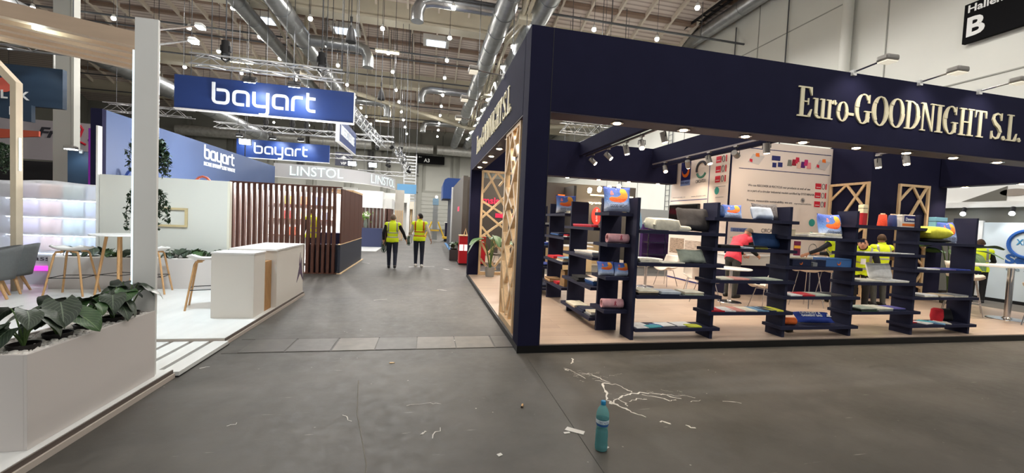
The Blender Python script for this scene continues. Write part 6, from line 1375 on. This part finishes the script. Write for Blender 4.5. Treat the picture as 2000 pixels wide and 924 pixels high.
# ---- blue wall booth
t = thing('booth_wall', 'tall blue booth wall with white bayart lettering', 'wall', (-7.3, 11, 0)); B(-7.5, -7.3, 11.1, 21.6, 0, 3.76).build('wall_board', BLUEW, t, world=True); B(-7.52, -7.3, 10.98, 11.1, 0, 3.76).build('wall_end', NAVY, t, world=True); B(-7.56, -7.52, 10.98, 11.05, 0, 3.3).build('purple_strip', mat('purple_glow', (120, 30, 140), .4, emit=.1), t, world=True)
bayart(t, (-7.3, 15.25, 3.24), (0, 1, 0), .33); letters(text_mb('MORE EFFECT LESS WASTE', 2.2, .13, (-7.3, 15.25, 3.02), (0, 1, 0), th=.01, bold=.02), 'letter', LWHITE, t)
for n, (p, c, s) in enumerate([((-5.9, 12.3, 2.3), (230, 120, 90), 'orange looped handle showing above the white wall'), ((-6.9, 12.0, 2.3), (190, 150, 220), 'pale purple looped handle showing above the white wall'), ((-7.1, 11.6, 2.3), (60, 90, 170), 'small blue looped handle showing above the white wall')]):
    o = MB().path([(.3*(.6 if n else 1)*math.cos(a*PI/10), 0, -.5+.65*math.sin(a*PI/10)) for a in range(11)], .03, 6).build('loop_handle', mat('loop_%d' % n, c, .5), None, smooth=True); o.location = p; tag(o, s, 'handle')
# ---- walnut slat booth
t = thing('slat_booth', 'booth of dark walnut slats with navy lower panel beside the aisle', 'booth', (-2.25, 11.45, 0))
for k in range(20): B(-4.88+.1275*k, -4.88+.1275*k+.07, 11.45, 11.58, .02, 2.3).build('walnut_slat', WALNUT, t, world=True)
B(-4.9, -2.25, 11.44, 11.6, 2.3, 2.33).build('top_rail', WALNUT, t, world=True); B(-4.9, -2.25, 11.44, 11.6, 0, .02).build('floor_rail', WALNUT, t, world=True)
for k in range(9): B(-2.29, -2.255+.002*(k % 2), 11.58+.392*k, 11.58+.392*k+.386, .8, 2.29).build('side_plank', WALNUT, t, world=True)
B(-2.31, -2.25, 11.5, 15.12, .0, .78).build('navy_panel', mat('panel_slate', (48, 52, 66), .5), t, world=True); B(-2.31, -2.24, 11.45, 15.12, .78, .80).build('trim_strip', PINE, t, world=True); B(-2.31, -2.2, 11.4, 15.3, 0, .02).build('base_strip', PINE, t, world=True); B(-3.0, -2.25, 13.2, 15.12, 2.3, 2.36).build('top_board', PINE, t, world=True)
B(-3.05, -2.35, 11.62, 11.7, .02, .78).build('inner_panel', mat('panel_slate', (48, 52, 66), .5), t, world=True)
B(-6.5, -2.32, 15.1, 15.2, 0, 2.3).build('inner_wall', mat('inner_white', (238, 234, 226), .5), t, world=True); B(-7.2, -2.3, 11.7, 15.1, 0, .02).build('inner_floor', LAMW, t, world=True)
light('inner_fill', 'POINT', (-4.2, 13.4, 2.6), 620, NEUT, .15, parent=t); light('inner_fill', 'POINT', (-3.0, 13.6, 2.6), 480, NEUT, .15, parent=t)  # bare lights without fixtures, added to brighten the space behind the slats
for n, (x, z) in enumerate([(-4.8, 2.05), (-4.3, 2.05), (-3.8, 2.05), (-4.8, 1.55), (-4.3, 1.55), (-3.7, 1.55), (-4.6, 1.0), (-4.0, 1.0)]):
    c = [(210, 150, 60), (220, 90, 60), (90, 120, 190), (206, 60, 60), (230, 180, 150), (150, 160, 190), (200, 80, 60), (90, 110, 160)][n]
    o = B(x, x+.3, 14.9, 15.08, z-.17, z+.1).build('product_box', mat('prod_%d' % n, c, .6)); tag(o, '%s coloured product box on the wall behind the walnut slats' % ('amber', 'coral', 'blue', 'red', 'peach', 'pale blue', 'brick red', 'slate')[n], 'box')
for z in (1.85, 1.35, .8): B(-5.2, -3.2, 14.88, 15.1, z, z+.02).build('inner_shelf', WALNUT, t, world=True)
B(-3.3, -2.5, 13.4, 13.9, .02, 1.0).build('inner_counter', NAVY, t, world=True)
person('worker in yellow vest inside the walnut slat booth', (-3.35, 13.0, .02), .8, 1.72, {}, top=BLKS, vest=HIVIS, legs=JEANS, shoes=BSH, hair=HBR)
# ---- second booth: navy counter, flowers, walnut slats, white box
t = thing('exhibition_booth', 'white booth with walnut slats and navy counter beyond the slat wall', 'booth', (-3.0, 21, 0)); B(-6, -2.2, 21.05, 21.4, 0, .96).build('navy_counter', mat('counter_navy', (70, 78, 116), .5), t, world=True); B(-6, -2.15, 18.5, 21.05, 0, .03).build('pale_floor', LAMW, t, world=True)
for k in range(9): B(-3.75+.19*k, -3.75+.19*k+.09, 22.6, 22.72, 0, 2.0).build('walnut_slat', WALNUT, t, world=True)
B(-4.2, -2.1, 22.8, 23.0, 0, 2.0).build('white_back', mat('inner_white', (238, 234, 226), .5, ), t, world=True); B(-4.2, -2.35, 22.5, 23.6, 2.0, 2.9).build('white_header', WHITEG, t, world=True); B(-2.2, -1.95, 22.8, 24.6, 0, 2.0).build('walnut_pier', WALNUT, t, world=True); B(-2.35, -1.9, 22.9, 24.8, 2.0, 2.55).build('white_header', WHITE, t, world=True)
light('booth_lamp', 'POINT', (-3.2, 22.2, 2.5), 14, NEUT, .1, parent=t)
t = thing('flower_vase', 'glass vase of white and green flowers on the far navy counter', 'vase', (-3.0, 21.2, .96)); MB().lathe([(.07, 0), (.1, .2), (.08, .42), (.095, .45)], 14).build('vase', mat('vase_glass', (200, 220, 205), .1, trans=.8), t, smooth=True); m = MB(); R = random.Random(3)
for i in range(60): m.sph((R.gauss(0, .14), R.gauss(0, .1), .6+R.gauss(0, .08)), R.uniform(.02, .05), 6, 4)
m.build('greenery', mat('flower_green', (120, 160, 70), .6, var=.3, scale=9), t)['kind'] = 'stuff'; m = MB()
for i in range(14): m.sph((R.gauss(0, .15), R.gauss(0, .1)-.05, .66+R.gauss(0, .06)), .045, 8, 5)
m.build('blossoms', mat('flower_white', (235, 236, 220), .6), t)['kind'] = 'stuff'
# ---- curved grey fascia
pts = [(-7.75, 22.75), (-6.4, 22.8), (-5.1, 23.0), (-4.2, 23.5), (-3.4, 24.3), (-2.8, 25.4), (-2.4, 26.6), (-2.15, 27.9)]
def cur(f): k = f*(len(pts)-1); i = min(int(k), len(pts)-2); q = k-i; a, b = pts[i], pts[i+1]; return Vector((a[0]+(b[0]-a[0])*q, a[1]+(b[1]-a[1])*q, 0))
t = thing('curved_fascia', 'curved grey fascia with white outlined LINSTOL lettering', 'fascia', (-5, 23, 3.35)); m = MB(); n = 40
for i in range(n):
    a, b = cur(i/n), cur((i+1)/n); d = (b-a).normalized(); nn = Vector((-d.y, d.x, 0))*.15; m.add([a+Vector((0, 0, 3.36)), b+Vector((0, 0, 3.36)), b+Vector((0, 0, 4.06)), a+Vector((0, 0, 4.06)), a+nn+Vector((0, 0, 3.36)), b+nn+Vector((0, 0, 3.36)), b+nn+Vector((0, 0, 4.06)), a+nn+Vector((0, 0, 4.06))], [(0, 1, 2, 3), (5, 4, 7, 6), (3, 2, 6, 7), (1, 0, 4, 5)])
m.build('fascia_band', mat('fascia_grey', (188, 188, 190), .6), t, world=True, weld=True, smooth=True)
MB().path([tuple(cur(i/n)+Vector((0, 0, 3.345))) for i in range(n+1)], .022, 5).build('lower_edge', WHITE, t, world=True)
OUT = mat('letter_outline', (226, 244, 244), .4, emit=.5)
letters(text_mb('LINSTOL', 2.55, .48, (-6.98, 22.73, 3.48), (1, .07, 0), th=.03), 'letter', OUT, t)
s2 = text_mb('LINSTOL', 3.5, .5, (0, 0, 0), th=0)
mm = MB(); vv = []
for v in s2.v:
    f = .605+v.x/3.5*.36; c = cur(f); d = (cur(min(1, f+.01))-cur(f-.01)).normalized(); nn = Vector((d.y, -d.x, 0)); vv.append(c+nn*.03+Vector((0, 0, v.z+3.47)))
mm.v = vv; mm.f = s2.f; mm.build('lettering', OUT, t, world=True)
B(-2.1, -1.55, 27.8, 28.2, 0, 3.36).build('fascia_column', mat('column_cream', (214, 208, 196), .6), t, world=True)
for k in range(4): B(-2.08+.14*k, -2.0+.14*k, 27.76, 27.8, 0, 2.0).build('timber_slat', PINE, t, world=True)
# far booths left of the aisle
for n, (x0, x1, y0, y1, z, c, s) in enumerate([(-4.5, -1.4, 33, 34, 3.4, (236, 236, 232), 'far white booth left of the aisle behind the fascia column'), (-3.0, -1.1, 38, 39, 3.0, (226, 218, 200), 'far cream booth left of the aisle with timber slats'), (-14, -5.2, 32, 32.3, 3.6, (176, 176, 170), 'far grey booth wall behind the curved fascia')]):
    t = thing('far_booth', s, 'booth', (x0, y0, 0)); mt = mat('far_%d' % n, c, .6); B(x0, x1, y0, y1, z-.7, z).build('header', mt, t, world=True); B(x0, x0+.2, y0, y1, 0, z-.7).build('side_wall', mt, t, world=True); B(x1-.2, x1, y0, y1, 0, z-.7).build('side_wall', mt, t, world=True); B(x0+.2, x1-.2, y1-.1, y1, 0, z-.7).build('rear_wall', mt, t, world=True)
    if n == 1:
        for k in range(8): B(x0+.25+.18*k, x0+.35+.18*k, y0+.3, y0+.4, 0, 2.3).build('timber_slat', PINE, t, world=True)
o = B(-2.6, -1.0, 36, 36.2, 3.6, 4.4).build('banner_board', mat('banner_blue', (90, 140, 180), .6), thing('blue_banner', '', '', (-1.8, 36.1, 0)), world=True); [MB().tube((x, 36.1, 0), (x, 36.1, 3.6), .04, 6).build('banner_post', ALU, o.parent, world=True) for x in (-2.5, -1.1)]; tag(o.parent, 'pale blue banner high behind the far white booth', 'banner')
tw = thing('scaffold_tower', 'tall slatted white tower far behind the curved fascia', 'tower', (-1.3, 40, 0))
for dx, dy in ((0, 0), (1.1, 0), (0, 1.1), (1.1, 1.1)): MB().tube((-2.3+dx, 40+dy, 0), (-2.3+dx, 40+dy, 7.6), .05, 6).build('post', ALU, tw, world=True)
for k in range(24): B(-2.3, -1.2, 39.95, 40.0, .4+k*.3, .5+k*.3).build('rung', ALU, tw, world=True)
# ---- aisle end: lift truck, red box, dark booth
YEM = mat('truck_yellow', (222, 182, 60), .5)
t = thing('lift_truck', 'yellow pallet lift truck with grey mast at the aisle end', 'lift truck', (.55, 28.4, 0))
B(-.17, .17, -.1, .1, .1, 2.5).build('mast', mat('mast_grey', (140, 142, 140), .5, .4), t); B(-.2, .2, -.12, .12, 2.5, 2.95).build('mast_head', mat('mast_blue', (120, 150, 170), .5), t)
for s in (-1, 1):
    MB().path([(s*.22, -.1, 1.35), (s*.3, -.12, 1.1), (s*.72, -.2, .12)], .055, 6).build('leg', YEM, t); MB().tube((s*.72, -.28, .09), (s*.72, -.12, .09), .09, 12).build('wheel', BLACK, t); MB().path([(s*.3, -.12, .75), (s*.15, -.12, .75)], .04, 5).build('crossbar', YEM, t); B(s*.55, s*.9, -.3, .6, .2, .32).build('fork', YEM, t)
B(-.3, .3, -.14, -.1, .7, .8).build('brace', YEM, t); MB().sph((.05, 0, 3.06), .09, 8, 6).build('beacon', mat('beacon', (255, 250, 240), .4, emit=6), t)
REDP = mat('red_panel', (212, 34, 46), .4)
t = thing('promo_counter', 'bright red box counter with white logo behind the navy column', 'counter', (1.15, 14.3, 0)); B(1.16, 2.1, 14.3, 14.8, .05, 1.02).build('counter_body', REDP, t, world=True); B(1.15, 2.11, 14.29, 14.81, 0, .05).build('counter_foot', DARK, t, world=True); B(1.15, 2.11, 14.28, 14.82, 1.02, 1.05).build('counter_top', PINE, t, world=True)
for x0 in (1.16, 1.33, 1.55, 1.78): B(x0, x0+.14, 14.285, 14.3, .5, .72).build('logo_block', mat('logo_glow', (250, 236, 236), .4, emit=.8), t, world=True)
o = MB().path([(-.06, 0, 0), (0, 0, .24), (.06, 0, 0)], .018, 5).build('wooden_handle', PINE); o.location = (1.38, 14.5, 1.05); tag(o, 'small wooden handle standing on the red counter', 'handle')
TAUPE = mat('taupe_wall', (92, 86, 80), .6, var=.04, scale=1); DTAUPE = mat('dark_taupe', (62, 58, 54), .6)
t = thing('exhibition_booth', 'dark taupe booth with blue rounded header right of the aisle', 'booth', (1.35, 15.5, 0)); B(1.32, 1.5, 15.6, 21.8, 0, 3.3).build('side_wall', TAUPE, t, world=True); B(1.25, 1.32, 21.8, 22.0, 0, 3.3).build('edge_trim', WHITE, t, world=True); B(1.5, 9.85, 17.9, 18.1, 0, 3.5).build('rear_wall', TAUPE, t, world=True); B(6.2, 6.32, 16.6, 17.9, 0, 3.3).build('inner_wall', DTAUPE, t, world=True); B(1.2, 9, 14.9, 17.9, 0, .04).build('pale_floor', mat('floor_sand', (206, 190, 168), .5), t, world=True)
MB().poly([(.85, 2.75), (3.4, 2.75), (3.4, 3.95), (1.1, 3.95), (.93, 3.85), (.85, 3.6)], (0, 26.5, 0), (1, 0, 0), (0, 0, 1), 3.0).build('blue_header', mat('header_blue', (34, 66, 128), .5), t, world=True); B(1.3, 1.5, 22.0, 26.5, 0, 2.75).build('blue_pier', mat('pier_slate', (52, 60, 80), .5), t, world=True); B(1.16, 1.3, 16, 26.5, 0, .03).build('blue_edge', mat('edge_blue', (60, 130, 190), .5), t, world=True)
PINKG = mat('pink_glow', (225, 50, 90), .4, emit=.35)
letters(text_mb('omsis', 1.0, .3, (2.15, 17.86, 2.35), th=.02, bold=.03), 'letter', PINKG, t); B(1.31, 1.315, 17.0, 18.0, 1.95, 2.15).build('red_bar', PINKG, t, world=True); B(3.0, 4.2, 17.86, 17.89, 1.75, 1.95).build('red_bar', PINKG, t, world=True)
B(5.85, 6.15, 17.6, 17.7, 2.55, 2.95).build('orange_sign', mat('orange_glow', (255, 120, 40), .4, emit=.8), t, world=True)
B(7.5, 9.7, 17.84, 17.88, 3.0, 3.07).build('light_line', mat('line_glow', (250, 240, 200), .4, emit=1.5), t, world=True); letters(text_mb('systems', 1.3, .14, (7.4, 17.86, 2.58), th=.01, bold=.03), 'letter', mat('line_glow', (250, 240, 200), .4, emit=1.5), t)
for x in (7.2, 7.85, 8.5): 
    MB().poly([(x+.24*math.cos(a*PI/12), 2.05+.42*math.sin(a*PI/12)) for a in range(24)], (0, 17.87, 0), (1, 0, 0), (0, 0, 1), .03).build('red_oval', mat('oval_red', (225, 60, 50), .4, emit=.3), t, world=True); letters(text_mb('amsis', .6, .1, (x+.05, 17.83, 1.78), (0, 0, 1), (-1, 0, 0), th=.01), 'letter', WHITE, t)
for k in range(4):
    x = 7.1+.47*k; MB().tube((x, 17.0, 3.22+.08*k), (x+.05, 17.15, 3.12+.08*k), .09, 10).build('lamp', SPOTG, t, world=True)
    light('taupe_lamp', 'SPOT', (x, 17.2, 3.1+.08*k), 40, WARM, .06, spot=1.6, target=(x+.2, 18, 1.6), parent=t)
light('taupe_lamp', 'POINT', (3.2, 16.4, 3.0), 35, WARM, .1, parent=t)
for n, (x, y, s) in enumerate([(4.4, 15.4, 'beige upholstered bench in the taupe booth, left'), (5.0, 13.2, 'beige counter block in front of the taupe booth'), (6.8, 15.6, 'beige counter block in the taupe booth, right')]):
    t = thing('counter_block', s, 'counter', (x, y, 0)); B(-.6, .6, -.3, .3, 0, .85).build('block_body', mat('block_beige', (214, 186, 142), .6), t, bevel=.01); B(-.62, .62, -.32, .32, .85, .89).build('block_top', WHITEG, t)
shell_chair('shell_chair', 'white chair far behind the lattice, left one', (2.5, 13.6, 0), .4, 'white chairs behind the lattice'); shell_chair('shell_chair', 'white chair far behind the lattice, right one', (3.2, 13.5, 0), -.4, 'white chairs behind the lattice')
pot = alocasia('small bright green plant in dark pot at the booth edge', (1.06, 15.75, .42), 10, LMG, .13, 1.2, 77, None, .2); MB().box(-.16, .16, -.16, .16, -.42, .0).build('pot_box', mat('pot_slate', (70, 70, 72), .6), pot)
t = thing('far_workers_desk', 'far blue counter beside the lift truck', 'counter', (1.05, 29, 0)); B(1.3, 2.2, 29, 29.6, 0, 1.3).build('counter_body', NAVY, t, world=True); B(1.25, 2.25, 28.95, 29.65, 1.3, 1.34).build('counter_top', WHITE, t, world=True)
# purple booth & racks seen through the navy booth
t = thing('exhibition_booth', 'purple booth with wire racks seen under the foam pillow shelf', 'booth', (9.2, 15.2, 0)); B(8.9, 10.5, 15.4, 15.6, 0, 1.75).build('purple_wall', mat('purple_wall', (78, 46, 104), .6), t, world=True); B(8.8, 10.5, 15.6, 15.7, 0, 2.4).build('grey_wall', mat('far_grey', (196, 200, 198), .6), t, world=True)
for z in (.5, 1.0, 1.5): B(8.9, 10.4, 14.9, 15.3, z, z+.03).build('wire_shelf', CHROME, t, world=True)
for x in (8.9, 9.65, 10.4): B(x-.02, x+.02, 14.9, 14.94, 0, 1.6).build('rack_post', CHROME, t, world=True)
# ---- booth at the far right
SVW = mat('poster_white', (220, 232, 240), .45); SVB = mat('poster_blue', (44, 96, 176), .5); DG = mat('dark_grey_panel', (104, 102, 94), .6)
t = thing('exhibition_booth', 'pale booth with blue ring logo poster at the far right', 'booth', (15.5, 8, 0)); B(15.5, 15.6, 4.5, 8.42, .1, 2.2).build('poster', SVW, t, world=True); B(15.45, 15.62, 4.5, 9.6, 0, .1).build('black_skirting', BLACK, t, world=True); B(15.56, 15.66, 4.5, 9.6, .1, 2.62).build('rear_panel', DG, t, world=True); B(15.4, 15.66, 4.5, 9.6, 2.62, 2.78).build('header_beam', WHITE, t, world=True); B(15.5, 15.6, 4.5, 9.6, 2.78, 3.4).build('header_panel', WHITE, t, world=True); B(15.48, 15.56, 8.42, 8.52, .1, 2.25).build('poster_post', WHITEG, t, world=True)
MB().poly([(-8.95, 2.8), (-8.0, 2.8), (-8.0, 3.2)], (15.495, 0, 0), (0, -1, 0), (0, 0, 1), .006).build('grey_triangle', DG, t, world=True); m = MB(); m.path([(15.49, 7.52-.36*math.cos(a*PI/18), 1.63+.36*math.sin(a*PI/18)) for a in range(36)], .045, 6, True); m.build('ring_logo', SVB, t, world=True)
letters(text_mb('XR', .24, .16, (15.495, 7.74, 1.6), (0, -1, 0), th=.004, bold=.02), 'letter', mat('poster_cyan', (70, 150, 200), .5), t); letters(text_mb('Services', 1.3, .27, (15.495, 7.92, 1.08), (0, -1, 0), th=.004, bold=.05), 'letter', SVB, t); letters(text_mb('the Smart way', 1.25, .14, (15.495, 7.9, .86), (0, -1, 0), th=.004), 'letter', mat('poster_grey', (130, 150, 165), .5), t)
MB().poly([(-7.86+.28*math.cos(a*PI/12), 3.02+.1*math.sin(a*PI/12)) for a in range(24)], (15.495, 0, 0), (0, -1, 0), (0, 0, 1), .006).build('oval_logo', mat('oval_brown', (150, 140, 130), .5), t, world=True)
for n, y in enumerate((8.75, 7.75)):
    MB().tube((15.3, y, 2.6), (15.22, y-.02, 2.46), .05, 10).build('lamp', DARK, t, world=True); MB().sph((15.2, y-.03, 2.43), .06, 8, 6).build('lamp_glow', COOLG, t, world=True); light('poster_lamp', 'SPOT', (15.15, y, 2.4), 22, (1, 1, 1), .05, spot=1.8, target=(15.5, y, 1.2), parent=t)
B(13.3, 17, 4.3, 9.6, 0, .012).build('grey_carpet', mat('carpet_grey', (104, 100, 94), .9), t, world=True)

# ================================================================== THINGS ON THE FLOOR
t = thing('water_bottle', 'turquoise plastic water bottle standing on the dark floor', 'bottle', (1.298, 2.651, 0))
def bottle_mat():
    m = bpy.data.materials.new('bottle_plastic'); m.use_nodes = True; b = m.node_tree.nodes['Principled BSDF']; b.inputs['Base Color'].default_value = (.36, .88, .9, 1); b.inputs['Roughness'].default_value = .06; b.inputs['Transmission Weight'].default_value = .75; b.inputs['IOR'].default_value = 1.06; return m
prof = [(.03, .001), (.043, .006), (.046, .03), (.045, .05), (.0435, .06), (.0455, .075), (.0435, .09), (.0455, .105), (.0435, .12), (.0445, .135), (.041, .15), (.040, .17), (.0425, .19), (.0455, .215), (.0465, .245), (.044, .275), (.034, .305), (.02, .325), (.0145, .332), (.0145, .342)]
MB().lathe(prof, 28).build('bottle_body', bottle_mat(), t, smooth=True)
MB().lathe([(.0165, .333), (.0175, .336), (.0175, .358), (.015, .361)], 20).build('cap', mat('cap_blue', (34, 130, 176), .4), t, smooth=True)
MB().lathe([(.0435, .0085), (.0435, .02), (.0425, .115), (.038, .15), (.0, .152)], 20, cap=False).build('water', mat('water_teal', (84, 214, 224), .05, trans=.5, ior=1.1), t, smooth=True)
m = MB()
for z0, z1 in ((.205, .232),): m.lathe([(.0462, z0), (.0475, (z0+z1)/2), (.0475, z1)], 24, cap=False)
m.build('label_band', mat('label_white', (226, 238, 244), .5, alpha=.9), t, smooth=True)
m = MB().lathe([(.0432, .186), (.0466, .203)], 24, cap=False); m.build('label_band_blue', mat('label_blue', (50, 96, 160), .5), t, smooth=True)
tx = text_mb('CRISTALINE', .075, .016, (0, 0, 0), th=0); vv = []
for v in tx.v: a = -PI/2-.2+(v.x-.0375)/.048; vv.append(Vector((.0486*math.cos(a), .0486*math.sin(a), .211+v.z)))
mm = MB(); mm.v = vv; mm.f = tx.f; mm.build('label_text', mat('label_ink', (60, 90, 140), .5), t)
PAPER = mat('paper_scrap', (196, 194, 188), .7)
for n, (x, y, wd, d, rz, s) in enumerate([(1.20, 2.92, .15, .06, -.65, 'torn white paper strip lying left of the bottle'), (1.126, 2.9, .05, .025, .05, 'tiny white tape scrap left of the torn paper strip'), (.555, 2.68, .035, .03, .4, 'small white crumb on the floor in the foreground'), (1.345, 2.66, .05, .02, .5, 'white scrap tucked against the bottle foot')]):
    m = MB(); k = 6; m.poly([(-wd/2, -d/2), (0, -d/2*.9), (wd/2, -d/2*.8), (wd/2*.97, d/2), (.1*wd, d/2*.92), (-wd/2*.95, d/2)], (0, 0, .001), (1, 0, 0), (0, 1, 0), .003); o = m.build('paper_scrap', PAPER); o.location = (x, y, 0); o.rotation_euler = (0, 0, rz); tag(o, s, 'paper')
t = thing('cigarette_end', 'short tan cork stub lying on the floor in the foreground', 'stub', (.882, 3.378, 0), 1.2); MB().tube((-.028, 0, .009), (.02, 0, .009), .009, 10).build('stub_body', mat('stub_tan', (200, 160, 110), .7), t, smooth=True); MB().tube((-.034, 0, .009), (-.028, 0, .009), .0095, 10).build('stub_tip', mat('stub_dark', (60, 46, 36), .7), t)
o = MB().poly([(-.03, -.012), (.01, -.016), (.03, -.004), (.012, .014), (-.022, .012)], (0, 0, .001), (1, 0, 0), (0, 1, 0), .006).build('wood_chip', mat('chip_tan', (200, 172, 130), .7)); o.location = (-.32, 4.56, 0); tag(o, 'small pale wood chip on the aisle floor', 'wood chip')
